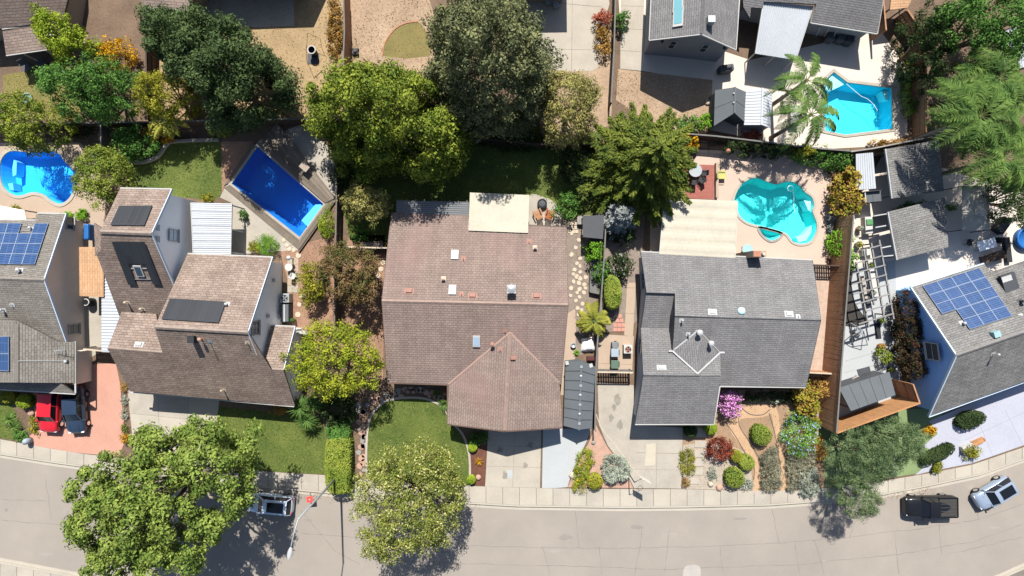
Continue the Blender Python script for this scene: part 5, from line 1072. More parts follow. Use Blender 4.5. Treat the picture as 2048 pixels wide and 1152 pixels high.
shrub('fern like green bush at the white patio cover corner', ell(537,492,20,18), 1.2, 'bright', .35, 1100, .13, asp=.2); shrub('yellow flowering plant beside the fern bush', ell(510,495,12,11), .6, 'gold', .22, 500, .08); shrub('small potted green shrub beside the white patio cover', ell(487,432,6,12), .9, 'green', .2, 350, .08); shrub('yellow green tuft at the white cover corner', ell(415,397,10,8), .6, 'gold', .2, 350, .08)
shrub('grassy yellow green bush at the deck corner', [(640,425),(660,415),(668,440),(664,475),(645,470),(636,450)], 1.2, 'lime', .35, 1100, .13, asp=.2)
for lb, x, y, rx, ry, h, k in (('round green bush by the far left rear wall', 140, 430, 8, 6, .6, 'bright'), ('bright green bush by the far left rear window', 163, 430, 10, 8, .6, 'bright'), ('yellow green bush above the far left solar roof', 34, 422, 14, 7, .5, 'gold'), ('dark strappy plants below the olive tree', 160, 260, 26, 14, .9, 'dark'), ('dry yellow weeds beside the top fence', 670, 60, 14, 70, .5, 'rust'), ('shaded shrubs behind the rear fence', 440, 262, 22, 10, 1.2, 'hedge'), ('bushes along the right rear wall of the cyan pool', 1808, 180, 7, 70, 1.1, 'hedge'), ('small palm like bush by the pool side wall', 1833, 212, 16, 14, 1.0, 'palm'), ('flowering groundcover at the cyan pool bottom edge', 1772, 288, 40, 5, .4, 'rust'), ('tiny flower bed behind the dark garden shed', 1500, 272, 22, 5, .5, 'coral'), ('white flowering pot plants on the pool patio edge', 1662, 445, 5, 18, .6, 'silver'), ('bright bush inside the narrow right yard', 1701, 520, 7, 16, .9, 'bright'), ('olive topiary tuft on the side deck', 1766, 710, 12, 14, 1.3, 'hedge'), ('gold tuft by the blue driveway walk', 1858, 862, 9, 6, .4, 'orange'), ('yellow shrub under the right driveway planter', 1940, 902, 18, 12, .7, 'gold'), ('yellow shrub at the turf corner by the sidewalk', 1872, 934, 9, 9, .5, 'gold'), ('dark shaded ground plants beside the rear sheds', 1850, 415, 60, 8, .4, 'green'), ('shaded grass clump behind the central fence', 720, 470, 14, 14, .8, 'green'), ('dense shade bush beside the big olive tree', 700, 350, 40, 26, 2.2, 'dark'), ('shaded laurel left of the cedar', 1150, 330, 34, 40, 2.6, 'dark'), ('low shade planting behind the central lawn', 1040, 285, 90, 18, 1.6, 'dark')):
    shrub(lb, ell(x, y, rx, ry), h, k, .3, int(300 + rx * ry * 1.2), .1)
clipped('dark clipped hedge in front of the blue garage', [(1912,842),(1930,826),(1958,822),(1970,832),(1962,848),(1925,858)], .9, 'dark', 1300, .08, .5); clipped('long dark clipped hedge on the turf bed', [(1842,915),(1870,898),(1900,886),(1908,896),(1895,912),(1850,930)], .8, 'dark', 1300, .08, .5)
tree('reddish vine climbing the blue gable wall', [(1790,590),(1815,582),(1838,600),(1842,650),(1838,700),(1845,750),(1825,760),(1800,735),(1792,680)], 1.6, 2.6, .1, 'vine', .4, 6500, .1, name='climbing_vine', cat='vine', skirt=.6)
# ------------------------------------------------------------------ fences
def fence(label, pts, h, mat, board=.15, gap=.012, post=2.4, name='fence', cat='fence', rail_in=1, top=None, z0=0.0, cap=True):
    """board fence; pts are photo pixels of its top edge"""
    V = [W(p[0], p[1], h) for p in pts]; c = sum(V, Vector()) / len(V); t = thing(name, label, cat, Vector((c.x, c.y, z0))); mb = MB(); rl = []
    for a, b in zip(V, V[1:]):
        a = Vector((a.x, a.y, 0)); b = Vector((b.x, b.y, 0)); L = (b - a).length; d = (b - a) / L; n = Vector((-d.y, d.x, 0)) * rail_in; k = max(1, int(L / (board + gap))); rz = math.atan2(d.y, d.x)
        for i in range(k):
            hh = h - z0 - random.uniform(0, .04); p = a + d * (L * (i + .5) / k) + n * random.uniform(-.006, .006); mb.box((p.x, p.y, z0 + hh / 2), (L / k - gap, .022, hh), rz)
        for zz in (z0 + .3, z0 + (h - z0) * .55, h - .22): m = MB(); m.beam(a + n * .045 + Vector((0, 0, zz)), b + n * .045 + Vector((0, 0, zz)), .05, .09); build('rail', m, M[mat], t)
        if cap: m = MB(); m.beam(a + Vector((0, 0, h + .02)), b + Vector((0, 0, h + .02)), .13, .035); build('cap_rail', m, M[top or mat], t)
        q = max(1, int(L / post))
        for i in range(q + 1): p = a + d * (L * i / q) + n * .06; m = MB(); m.box((p.x, p.y, z0 + (h - z0) / 2 - .02), (.09, .09, h - z0), rz); build('post', m, M[mat], t)
    build('boards', mb, M[mat], t, kind='stuff'); return t
fence('weathered fence between the brown house and the central yard', [(669,245),(673,395),(670,540),(669,655)], 1.8, 'wood_old')
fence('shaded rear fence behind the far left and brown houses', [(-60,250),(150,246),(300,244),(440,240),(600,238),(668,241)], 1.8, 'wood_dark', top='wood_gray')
fence('short fence beside the far left pool', [(201,250),(203,308)], 1.8, 'wood_old', top='stone_gray')
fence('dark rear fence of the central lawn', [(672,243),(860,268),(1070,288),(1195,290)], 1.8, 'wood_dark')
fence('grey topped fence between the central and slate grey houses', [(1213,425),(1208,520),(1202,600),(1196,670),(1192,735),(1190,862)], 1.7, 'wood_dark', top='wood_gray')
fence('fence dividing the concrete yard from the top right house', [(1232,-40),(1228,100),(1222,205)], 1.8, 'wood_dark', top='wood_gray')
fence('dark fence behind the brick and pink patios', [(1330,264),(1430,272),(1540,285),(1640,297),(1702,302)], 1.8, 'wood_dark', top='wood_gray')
fence('slanting fence below the angular cyan pool', [(1702,303),(1745,297),(1810,284),(1882,270)], 1.8, 'wood_old', top='stone_gray')
fence('brown fence beside the cyan pool shrubs', [(1852,265),(1852,120),(1842,60),(1815,20)], 1.8, 'wood_brown')
fence('tall brown board fence right of the slate grey house', [(1707,430),(1698,540),(1690,640),(1682,745),(1673,866)], 3.05, 'wood_brown', board=.14, gap=.008, top='wood_gray')
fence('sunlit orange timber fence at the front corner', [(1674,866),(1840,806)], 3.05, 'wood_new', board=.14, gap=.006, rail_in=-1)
fence('short brown fence return beside the blue wall', [(1839,805),(1826,768)], 2.9, 'wood_brown', board=.14, gap=.006)
fence('low brown fence across the slate grey side yard', [(1616,745),(1676,748)], 1.6, 'wood_brown', top='stone')
fence('dark picket gate behind the slate grey house', [(1627,530),(1692,532)], 1.6, 'wood_dark', gap=.06, top='wood_dark')
fence('slatted driveway gate left of the slate grey garage', [(1195,744),(1266,745)], 1.8, 'wood_gray', board=.12, gap=.1, top='stone')
fence('picket fence beside the central house bedroom side', [(692,494),(774,496)], 1.3, 'wood_old', board=.09, gap=.09, top='stone')
fence('brown fence running up to the top edge', [(686,-40),(689,60),(686,132)], 2.2, 'wood_brown', rail_in=-1, top='wood_gray')
fence('dark fence between the top left yard and the dry yard', [(290,-20),(292,100),(295,240)], 1.8, 'wood_dark')
fence('small gate between the far left and brown houses', [(165,698),(216,703)], 1.7, 'wood_old', top='stone')
fence('white panel beside the brown house entry wing', [(590,664),(614,668)], 1.7, 'trim_white', top='trim_white')
fence('brown fence behind the top right house', [(1765,-20),(1772,60)], 2.2, 'wood_brown')
# brick patio: rows of real bricks
bp = sheet('brick_patio', [(1362,328),(1430,330),(1428,399),(1372,397)], .03, M['joint']); q = [Vector((p.x, p.y, 0)) for p in WL([(1362,328),(1430,330),(1428,399),(1372,397)])]; mb = MB()
for j in range(26):
    for i in range(14):
        u = (i + .5 + (.5 if j % 2 else 0)) / 14.5; p = bil(q, u, (j + .5) / 26); mb.box((p.x, p.y, .035), (.2, .105, .05), 0)
build('bricks', mb, M['brickred'], bp, kind='stuff')
m = MB(); m.box(W(1431,362,0) + Vector((0, 0, .25)), (.25, 3.3, .5)); build('low_wall', m, M['tancon'], None, False, 'low tan wall along the right side of the brick patio', 'wall', bevel=.02)
# ------------------------------------------------------------------ deck
dk = thing('timber_deck', 'weathered timber deck wrapped round the rectangular blue pool', 'deck', W(600, 400))
def boards(parent, quad, n, z, mat, th=.05, gap=.12):
    q = [W(*p) for p in quad]
    for i in range(n):
        v0, v1 = (i + gap / 2) / n, (i + 1 - gap / 2) / n; m = MB(); m.prism([tuple(bil(q, u, v))[:2] for u, v in ((0, v0), (1, v0), (1, v1), (0, v1))], z - th, z); build('board', m, random.choice(M[mat]) if isinstance(M[mat], list) else M[mat], parent)
M['deckset'] = [M['deck'], mk('deck2', (.25, .21, .17), var=.25, scale=1.5, fine=12), mk('deck3', (.165, .135, .105), var=.25, scale=1.5, fine=12)]
boards(dk, [(519,291),(652,407),(672,396),(556,246)], 16, .22, 'deckset'); boards(dk, [(652,409),(601,478),(597,504),(673,398)], 6, .25, 'deckset'); boards(dk, [(461,370),(600,480),(597,498),(449,375)], 4, .12, 'deckset'); boards(dk, [(459,366),(512,292),(505,285),(448,372)], 3, .12, 'deckset')
m = MB(); m.beam(W(598,505,.1), W(674,398,.1), .06, .3); build('fascia_board', m, M['deck'], dk)
# ------------------------------------------------------------------ sheds and small roofs
def shed(label, left, ridge, right, ze, zr, rmat, wmat, segs=1, name='shed', seam=.03, gamb=None):
    """gabled shed; left/ridge/right are pairs of photo pixels (far end, near end) of eaves and ridge"""
    lw, rw = [W(*p, ze) for p in left], [W(*p, ze) for p in right]; rd = [W(*p, zr) for p in ridge]; c = (sum(lw + rw, Vector())) / 4; t = thing(name, label, 'shed', Vector((c.x, c.y, 0)))
    for a, b in ((lw, rd), (rd, rw)):
        for i in range(segs):
            f0, f1 = i / segs + .004, (i + 1) / segs - .004; m = MB(); m.slab([a[0].lerp(a[1], f0), a[0].lerp(a[1], f1), b[0].lerp(b[1], f1), b[0].lerp(b[1], f0)], .05); build('roof_panel', m, M[rmat], t)
            if segs > 1 and i: m = MB(); m.beam(a[0].lerp(a[1], f0) + Vector((0, 0, .015)), b[0].lerp(b[1], f0) + Vector((0, 0, .015)), seam, .03); build('seam', m, M[rmat], t)
    m = MB(); m.beam(rd[0] + Vector((0, 0, .03)), rd[1] + Vector((0, 0, .03)), .16, .05); build('ridge_cap', m, M[rmat], t)
    k = .1; loop = [lw[0], rd[0], rw[0], rw[1], rd[1], lw[1]]; o = [(p.x, p.y) for p in loop]
    if ccw(o) != o: loop.reverse(); o.reverse()
    ins = inset(o, k); m = MB()
    for i in range(6): j = (i + 1) % 6; m.poly([(ins[i][0], ins[i][1], 0), (ins[j][0], ins[j][1], 0), (ins[j][0], ins[j][1], loop[j].z - .06), (ins[i][0], ins[i][1], loop[i].z - .06)])
    build('wall', m, M[wmat], t); mid = (loop[0] + loop[-1]) / 2
    return t, lw, rd, rw
s1, lw, rd, rw = shed('long grey resin shed against the central garage', [(1131,724),(1127,852)], [(1163,722),(1158,860)], [(1191,733),(1184,857)], 1.9, 2.45, 'shed_gray', 'shed_gray', 7)
for i in range(7):
    p = rd[0].lerp(rd[1], (i + .6) / 7.3) + Vector((0, 0, .07)); m = MB(); m.box(p, (.22, .22, .06)) if i % 2 == 0 else m.lathe(p, [(.13, -.03), (.12, .03), (.04, .06)], 8); build('ridge_vent', m, M['galv'], s1)
for x, y in ((1134,726),(1182,731)): m = MB(); m.box(W(x, y, 2.12), (.3, .36, .04), .2); build('skylight_panel', m, M['flashing'], s1)
s2, lw, rd, rw = shed('dark grey gabled garden shed in the shaded yard', [(1430,180),(1428,252)], [(1470,174),(1469,226)], [(1491,183),(1489,244)], 1.9, 2.7, 'shed_gray', 'shed_gray', 2)
for f in (.25, .6): m = MB(); m.box(rd[0].lerp(rd[1], f) + Vector((-.12, 0, .05)), (.12, .12, .08)); build('vent', m, M['flashing'], s2)
s3, lw, rd, rw = shed('white ribbed metal shed beside the dark grey shed', [(1492,179),(1488,250)], [(1525,176),(1523,250)], [(1545,186),(1541,256)], 1.8, 2.15, 'whitemetal', 'galv', 12)
def lean(label, quad, rmat, wmat='slate', ribs=0, th=.12, trim=None, name='lean_to', posts=True, cat='shelter', d=.25):
    q = [W(*p) for p in quad]; c = sum(q, Vector()) / 4; t = thing(name, label, cat, Vector((c.x, c.y, 0))); m = MB(); m.slab(q, th); build('roof', m, M[rmat], t)
    if trim: m = MB(); m.beam(q[0], q[3], .1, th + .05); build('trim', m, M[trim], t)
    if ribs:
        for i in range(1, ribs): m = MB(); m.beam(bil(q, i / ribs, 0) + Vector((0, 0, .02)), bil(q, i / ribs, 1) + Vector((0, 0, .02)), .05, .04); build('rib', m, M[rmat], t)
    for u, v in ((.06, .06), (.94, .06), (.94, .94), (.06, .94)):
        p = bil(q, u, v); m = MB(); m.box((p.x, p.y, (p.z - th) / 2), (.1, .1, p.z - th)); build('post', m, M['wood_gray'], t)
    if wmat: p = [bil(q, u, v) for u, v in ((.05, .05), (.95, .05))]; m = MB(); m.beam(Vector((p[0].x, p[0].y, 1)), Vector((p[1].x, p[1].y, 1)), .05, 2.0); build('back_wall', m, M[wmat], t)
    return t
lean('narrow white metal lean to in the right rear corner', [(1712,308,2.3),(1746,305,2.3),(1752,377,2.1),(1713,380,2.1)], 'whitemetal', ribs=8)
lean('small grey box roof below the white lean to', [(1729,383,1.7),(1761,380,1.7),(1763,402,1.6),(1731,405,1.6)], 'shed_gray', trim='flashing', ribs=2)
lean('upper grey shingled shelter under the palms', [(1770,298,2.7),(1878,280,2.7),(1888,382,2.4),(1783,397,2.4)], 'roof_gray', trim='flashing')
lean('lower grey shingled shelter beside the pergola', [(1775,424,2.8),(1890,395,2.8),(1897,494,2.5),(1793,520,2.5)], 'roof_gray', trim='flashing')
lean('sloping grey panelled shed roof by the orange fence', [(1678,776,2.0),(1779,744,2.0),(1791,790,2.4),(1702,822,2.4)], 'shed_gray', ribs=5, th=.1)
lean('tan orange side yard roof between the left houses', [(158,494,2.35),(207,494,2.5),(207,594,2.5),(159,592,2.35)], 'roof_orange', th=.1)
lean('dark blue grey canopy beside the central side fence', [(1165,432,2.0),(1208,430,2.0),(1206,478,2.0),(1166,474,2.0)], 'slate', None, th=.04)
lean('tan roofed lean to cut by the left edge', [(-40,404,2.0),(48,420,2.0),(52,438,2.1),(-40,438,2.1)], 'plaster_brown', None, th=.1)
lean('white slatted roof at the top right edge', [(2000,70,2.6),(2070,25,2.6),(2080,130,2.6),(2010,140,2.6)], 'whitemetal', None, ribs=14)
lean('grey flat roof behind the top right fence', [(1780,20,2.6),(1815,15,2.6),(1845,-40,2.8),(1785,-40,2.8)], 'roof_orange', None)
# gazebo
gz = thing('gazebo', 'tan two tier canvas gazebo on the right patio', 'gazebo', W(1945, 420)); q = [W(1924,372,2.2), W(1979,372,2.2), W(1979,460,2.2), W(1924,460,2.2)]; ap = W(1962,414,3.1)
for i in range(4): m = MB(); m.slab([q[i], q[(i + 1) % 4], q[(i + 1) % 4].lerp(ap, .7), q[i].lerp(ap, .7)], .03); build('canopy_panel', m, M['canvas_tan'], gz)
m = MB()
for i in range(4): m.poly([q[i].lerp(ap, .6) + Vector((0, 0, .22)), q[(i + 1) % 4].lerp(ap, .6) + Vector((0, 0, .22)), ap + Vector((0, 0, .3))])
build('vent_cap', m, M['canvas_tan'], gz)
for p in q: m = MB(); m.tube([Vector((p.x, p.y, 0)), p], .04, 6); build('post', m, M['dark'], gz)
# right pergola
M['wood_pale'] = mk('wood_pale', (.26, .255, .25), var=.2, scale=2, fine=10)
pg = thing('pergola', 'open grey timber pergola over the right side deck', 'pergola', W(1745, 570)); ZP = 2.5
for a, b in (((1738,497),(1762,490)), ((1711,527),(1766,511)), ((1704,548),(1770,530)), ((1703,569),(1773,549)), ((1706,589),(1777,569)), ((1714,608),(1780,588)), ((1731,623),(1784,607)), ((1717,648),(1787,627))): m = MB(); m.beam(W(*a, ZP + .1), W(*b, ZP + .1), .1, .15); build('cross_beam', m, M['wood_pale'], pg)
for a, b in (((1712,524),(1737,654)), ((1727,500),(1748,610)), ((1742,486),(1769,642)), ((1758,480),(1787,638))): m = MB(); m.beam(W(*a, ZP - .05), W(*b, ZP - .05), .12, .16); build('main_beam', m, M['wood_pale'], pg)
for p in ((1714,535),(1735,645),(1759,486),(1785,630)): c = W(*p, ZP); m = MB(); m.box((c.x, c.y, ZP / 2), (.12, .12, ZP)); build('post', m, M['wood_pale'], pg)
for qd in ([(1790,425,2.3),(1747,432,2.3)], [(1790,448,2.3),(1750,455,2.3)], [(1791,490,2.3),(1762,496,2.3)], [(1793,510,2.3),(1764,513,2.3)]): m = MB(); m.beam(W(*qd[0]), W(*qd[1]), .1, .14); build('tie_beam', m, M['flashing'], pg)
sw = thing('swing_frame', 'thin metal swing frame on the narrow side deck', 'swing', W(1712, 690))
for a, b in (((1702,646,2.1),(1727,662,2.1)), ((1702,646,2.1),(1705,690,0)), ((1702,646,2.1),(1690,650,0)), ((1727,662,2.1),(1735,690,0)), ((1727,662,2.1),(1722,700,0)), ((1712,652,2.1),(1713,660,.5)), ((1720,657,2.1),(1721,664,.5))): m = MB(); m.tube([W(*a), W(*b)], .035, 6); build('tube', m, M['galv'], sw)
m = MB(); m.box(W(1716,663,.5), (.8, .4, .06), -.3); build('seat', m, M['galv'], sw)
# ------------------------------------------------------------------ furniture and yard things
def chair(label, px, py, rz, mat, w=.55, h=.85, name='chair', recl=.15, z=0.0, group=None):
    b = W(px, py, 0) + Vector((0, 0, z)); t = thing(name, label, 'chair', b, group); Rm = Matrix.Rotation(rz, 3, 'Z'); o = lambda x, y, zz: b + Rm @ Vector((x, y, zz))
    m = MB(); m.box(o(0, 0, .42), (w, w, .05), rz); build('seat', m, M[mat], t, bevel=.01); m = MB(); m.box(o(0, w * (.48 + recl * .5), .42 + (h - .42) / 2), (w, .05, h - .42), rz, ('X', recl * -1)); build('backrest', m, M[mat], t, bevel=.01)
    for i in (-1, 1):
        for j in (-1, 1): m = MB(); m.tube([o(i * w * .45, j * w * .45, 0), o(i * w * .42, j * w * .42, .42)], .022, 6); build('leg', m, M[mat], t)
        m = MB(); m.beam(o(i * w * .52, -w * .4, .62), o(i * w * .52, w * .5, .62), .06, .03); build('armrest', m, M[mat], t)
    return t
def table(label, px, py, r, h, mat, leg='dark', rect=None, rz=0):
    b = W(px, py, 0); t = thing('table', label, 'table', b); m = MB()
    if rect: m.box(b + Vector((0, 0, h)), (rect[0], rect[1], .05), rz)
    else: m.lathe(b + Vector((0, 0, h - .03)), [(r, 0), (r, .04)], 24)
    build('tabletop', m, M[mat], t, bevel=.01); ww, dd = (rect[0] * .42, rect[1] * .42) if rect else (r * .55, r * .55); Rm = Matrix.Rotation(rz, 3, 'Z')
    for i in (-1, 1):
        for j in (-1, 1): p = b + Rm @ Vector((i * ww, j * dd, 0)); m = MB(); m.tube([p, p + Vector((0, 0, h - .03))], .025, 6); build('leg', m, M[leg], t)
    return t
table('round glass table on the red brick patio', 1386, 344, .62, .74, 'galv')
for i, (x, y, rz) in enumerate(((1405,348,-1.6), (1400,362,-2.4), (1384,366,3.1))): chair(('metal patio chair right of the glass table', 'metal patio chair at the lower right of the glass table', 'metal patio chair below the glass table')[i], x, y, rz, 'dark', .5)
chair('yellow and white lounge chair beside the low tan wall', 1441, 352, 1.57, 'yellow', .7, .9, 'lounge_chair', .5)
lp = thing('garden_lamp', 'garden lamp post above the brick patio', 'lamp', W(1440, 312)); b = W(1440,312); m = MB(); m.tube([b, b + Vector((0, 0, 1.9))], .04, 8); build('post', m, M['wood_gray'], lp); m = MB(); m.lathe(b + Vector((0, 0, 1.9)), [(.1, 0), (.2, .06), (.2, .22), (.08, .34)], 8); build('lantern', m, M['terracotta'], lp)
table('small green round table beside the patio chimney', 1489, 500, .5, .7, 'sage_t' if 'sage_t' in M else 'skyvent')
fp = thing('fire_pit', 'dark round fire pit on the shaded central patio', 'fire pit', W(1084, 408)); m = MB(); m.lathe(W(1084,408), [(.34, 0), (.46, .12), (.46, .42), (.38, .44), (.36, .3)], 20); build('bowl', m, M['dark'], fp); m = MB(); m.lathe(W(1084,408) + Vector((0, 0, .3)), [(.36, 0), (.3, .06), (.02, .08)], 16); build('cover', m, M['slate'], fp)
def adirondack(label, px, py, rz, mat):
    b = W(px, py); t = thing('adirondack_chair', label, 'chair', b); Rm = Matrix.Rotation(rz, 3, 'Z'); o = lambda x, y, z: b + Rm @ Vector((x, y, z))
    for i in range(5): m = MB(); m.box(o(0, -.25 + i * .11, .36 - i * .025), (.55, .095, .025), rz); build('seat_slat', m, M[mat], t)
    for i in range(5): x = -.22 + i * .11; m = MB(); m.beam(o(x, .24, .24), o(x * 1.15, .62, .92 - abs(i - 2) * .04), .095, .025); build('back_slat', m, M[mat], t)
    for s in (-1, 1):
        m = MB(); m.box(o(s * .36, -.02, .56), (.13, .72, .03), rz); build('armrest', m, M[mat], t); m = MB(); m.box(o(s * .33, -.28, .28), (.06, .09, .56), rz); build('leg', m, M[mat], t); m = MB(); m.beam(o(s * .3, -.28, .32), o(s * .3, .5, .05), .04, .1); build('leg', m, M[mat], t)
adirondack('orange brown adirondack chair right of the fire pit', 1099, 428, 2.8, 'adirondack'); adirondack('dark brown adirondack chair left of the fire pit', 1075, 428, -2.7, 'wood_brown')
table('stone side table by the gravel yard steps', 1161, 442, .3, .5, 'stone_gray', rect=(.75, .75))
for i, (x, y) in enumerate(((60,138),(92,135))): chair(('grey lounge chair nearest the top left patio roof', 'grey lounge chair right of its twin in the top left yard')[i], x, y, .4, 'canvas_gray', .75, .9, 'lounge_chair', .4)
m = MB(); m.tube([W(122,148,.5) + Vector((math.cos(a) * .45 - .1, math.sin(a) * .45, .1 * math.sin(a * 2))) for a in np.arange(.3, 4.2, .3)], .07, 8); build('pool_noodle', m, mk('lilac', (.4, .38, .6), var=.05), None, True, 'lilac foam ring lying beside the lime tree', 'pool toy')
m = MB(); m.lathe(W(56,197), [(.5, 0), (.5, .18), (.42, .2), (.42, .05)], 10); build('sandbox', m, mk('aqua', (.25, .42, .45), var=.3, scale=4), None, False, 'faded aqua plastic play tub on the yellow grass', 'play tub')
for i, (x, y, rz) in enumerate(((1096,8,.3),(1112,14,1.9),(1088,-8,-.6))): chair(('metal garden chair at the left of the shaded top group', 'metal garden chair at the right of the shaded top group', 'metal garden chair cut by the top edge')[i], x, y, rz, 'galv', .5)
table('white table cluttered with things on the right patio', 1961, 490, .5, .75, 'cloth_white', rect=(1.7, .9), rz=.3); chair('dark patio chair left of the white table', 1932, 486, 1.3, 'dark', .5); chair('dark patio chair right of the white table', 1983, 482, -1.5, 'dark', .5)
m = MB(); m.box(W(1996,452) + Vector((0, 0, .35)), (1.5, .9, .7), .95); build('storage_box', m, M['dark'], None, False, 'black storage box standing askew by the gazebo', 'box', bevel=.04)
m = MB(); m.box(W(1980,515) + Vector((0, 0, .3)), (2.1, .7, .6), .3); build('planter_box', m, M['wood_dark'], None, False, 'dark planter box behind the solar roof', 'planter', bevel=.02)
m = MB(); m.box(W(2010,500) + Vector((0, 0, .2)), (.5, 2.4, .4), .12); build('bench', m, M['dark'], None, False, 'long dark bench right of the white table', 'bench', bevel=.02)
m = MB(); m.lathe(W(2046,478), [(1.0, 0), (1.05, .5), (.95, .62), (.9, .3)], 20); build('paddling_pool', m, M['blue_tarp'], None, True, 'round blue paddling pool at the right edge', 'paddling pool')
# bins and units in the slate grey side yard
def bin_(label, px, py, mat, rz=0, w=.62):
    b = W(px, py, 0); t = thing('wheelie_bin', label, 'bin', b); m = MB(); vs = []
    for z, s in ((.05, .8), (1.0, 1.0)):
        for i, j in ((-1, -1), (1, -1), (1, 1), (-1, 1)): vs.append(b + Matrix.Rotation(rz, 3, 'Z') @ Vector((i * w / 2 * s, j * w * .55 * s, z)))
    m.add(vs, [(3, 2, 1, 0), (4, 5, 6, 7), (0, 1, 5, 4), (1, 2, 6, 5), (2, 3, 7, 6), (3, 0, 4, 7)]); build('body', m, M[mat], t, bevel=.03)
    m = MB(); m.box(b + Vector((0, 0, 1.05)), (w * 1.08, w * 1.18, .07), rz); build('lid', m, M[mat], t, bevel=.03); m = MB(); c = b + Matrix.Rotation(rz, 3, 'Z') @ Vector((w * .6, 0, .98)); m.box(c, (.08, w * .8, .05), rz); build('handle', m, M['dark'], t)
    for s in (-1, 1): m = MB(); c = b + Matrix.Rotation(rz, 3, 'Z') @ Vector((w * .45, s * w * .5, .12)); m.tube([c - Vector((0, .03, 0)), c + Vector((0, .03, 0))], .12, 10); build('wheel', m, M['rubber'], t)
bin_('dark grey wheelie bin nearest the pink pavers', 1226, 688, 'bin_gray', .1, .5); bin_('pale blue grey wheelie bin between two others', 1226, 703, 'bin_blue', 0, .66); bin_('green wheelie bin nearest the slatted gate', 1226, 726, 'bin_green', 0, .66)
def ac(label, px, py, mat, w=.8, h=.8, fan='terracotta'):
    b = W(px, py); t = thing('air_conditioner', label, 'air conditioner', b); m = MB(); m.box(b + Vector((0, 0, h / 2)), (w, w, h)); build('housing', m, M[mat], t, bevel=.04); m = MB(); m.lathe(b + Vector((0, 0, h - .01)), [(w * .38, 0), (w * .38, .02)], 20); build('fan_well', m, M['dark'], t)
    m = MB(); m.tube([b + Vector((math.cos(a) * w * .38, math.sin(a) * w * .38, h + .02)) for a in np.arange(0, 6.4, .3)], .02, 5); build('fan_guard', m, M[mat], t)
    for k in range(4): a = k * 1.57 + .4; m = MB(); m.slab([b + Vector((0, 0, h + .02)), b + Vector((math.cos(a) * w * .34, math.sin(a) * w * .34, h + .02)), b + Vector((math.cos(a + .6) * w * .34, math.sin(a + .6) * w * .34, h + .03))], .01); build('fan_blade', m, M[fan], t)
ac('white air conditioner beside the slate grey side wall', 1253, 697, 'white'); ac('dark air conditioner on the brown house side wall', 577, 596, 'galv', .85, .95, 'galv')
m = MB(); b = W(578,625); m.box(b + Vector((0, 0, .55)), (.75, 1.6, 1.1)); cab = build('storage_cabinet', m, M['shed_gray'], None, False, 'grey storage cabinet below the dark air conditioner', 'cabinet', bevel=.03); m = MB(); m.box(b + Vector((0, 0, 1.12)), (.12, 1.6, .04)); build('lid_seam', m, M['flashing'], cab)
bq = thing('barrel_smoker', 'black drum with white ring between the left houses', 'barrel', W(186, 604)); b = W(186,604); m = MB(); m.lathe(b, [(.38, 0), (.4, .3), (.4, .85), (.36, .9)], 18); build('drum', m, M['black'], bq); m = MB(); m.tube([b + Vector((math.cos(a) * .3, math.sin(a) * .3, .93)) for a in np.arange(-2.0, 2.1, .25)], .045, 6); build('ring', m, M['white'], bq)
m = MB(); b = W(190,466); m.box(b + Vector((0, 0, .6)), (.5, 1.5, 1.2)); build('kayak_cover', m, M['blue_tarp'], None, False, 'blue tarp covered item against the left side wall', 'tarp', bevel=.15)
cv = thing('covered_grill', 'grill under a dark grey cover on the top patio', 'grill', W(1447, 143)); b = W(1447,143); m = MB(); m.box(b + Vector((0, 0, .5)), (1.3, .65, 1.0), .15); build('cover', m, M['canvas_gray'], cv, bevel=.12); m = MB(); m.tube([b + Vector((-.4, 0, 1.0)), b + Vector((.4, .08, 1.0))], .22, 10); build('hood', m, M['canvas_gray'], cv, True)
for i, (x, y) in enumerate(((1654,78),(1674,80),(1690,84))): m = MB(); m.box(W(x, y) + Vector((0, 0, .5)), (.8, 1.0, 1.0), -.3); build('covered_furniture', m, M['canvas_gray'] if i < 2 else M['slate'], None, False, ('left', 'middle', 'right')[i] + ' grey covered item under the top right eave', 'cover', bevel=.15)
for i, (x, y, w, d) in enumerate(((1586,225,1.1,.9),(1584,243,.9,1.1),(1568,205,.8,1.2))): m = MB(); m.box(W(x, y) + Vector((0, 0, .35)), (w, d, .7)); build('patio_cushion_box', m, M['white' if i < 2 else 'pooldeck'], None, False, ('upper white', 'lower white', 'tan')[i] + ' cushion box by the palm trunks', 'box', bevel=.05)
m = MB(); m.box(W(1395,105) + Vector((0, 0, .3)), (1.5, .9, .6)); build('bench_box', m, M['blue_tarp'], None, False, 'navy storage bench below the top right gable', 'box', bevel=.05)
# white tarp pile beside the grey shed
tp = MB(); b = W(1176,690); g = np.random.default_rng(4); n = 9; rows = []
for i in range(n): rows.append([b + Vector(((i / (n - 1) - .5) * 1.35 + g.normal(0, .02), (j / (n - 1) - .5) * 1.35 + .1 * (i / n) + g.normal(0, .02), .75 * (1 - max(abs(i / (n - 1) - .5), abs(j / (n - 1) - .5)) ** 3 * 7.5) + g.normal(0, .05))) for j in range(n)])
tp.grid(rows); build('tarp_pile', tp, M['cloth_white'], None, True, 'crumpled white tarp over a pile beside the grey shed', 'tarp')
m = MB(); m.box(W(1180,716) + Vector((0, 0, .3)), (.7, .35, .6)); build('toy_box', m, mk('maroon', (.1, .03, .035), var=.3), None, False, 'maroon box between the white tarp and the shed', 'box', bevel=.03)
m = MB(); m.lathe(W(1146,690), [(.2, 0), (.26, .35), (.2, .37), (.16, .2)], 12); build('bucket', m, M['galv'], None, True, 'grey bucket left of the crumpled tarp', 'bucket'); spray('small bright green plant left of the crumpled tarp', 1153, 705, .35, .5, 'bright', 40, .8, .04)
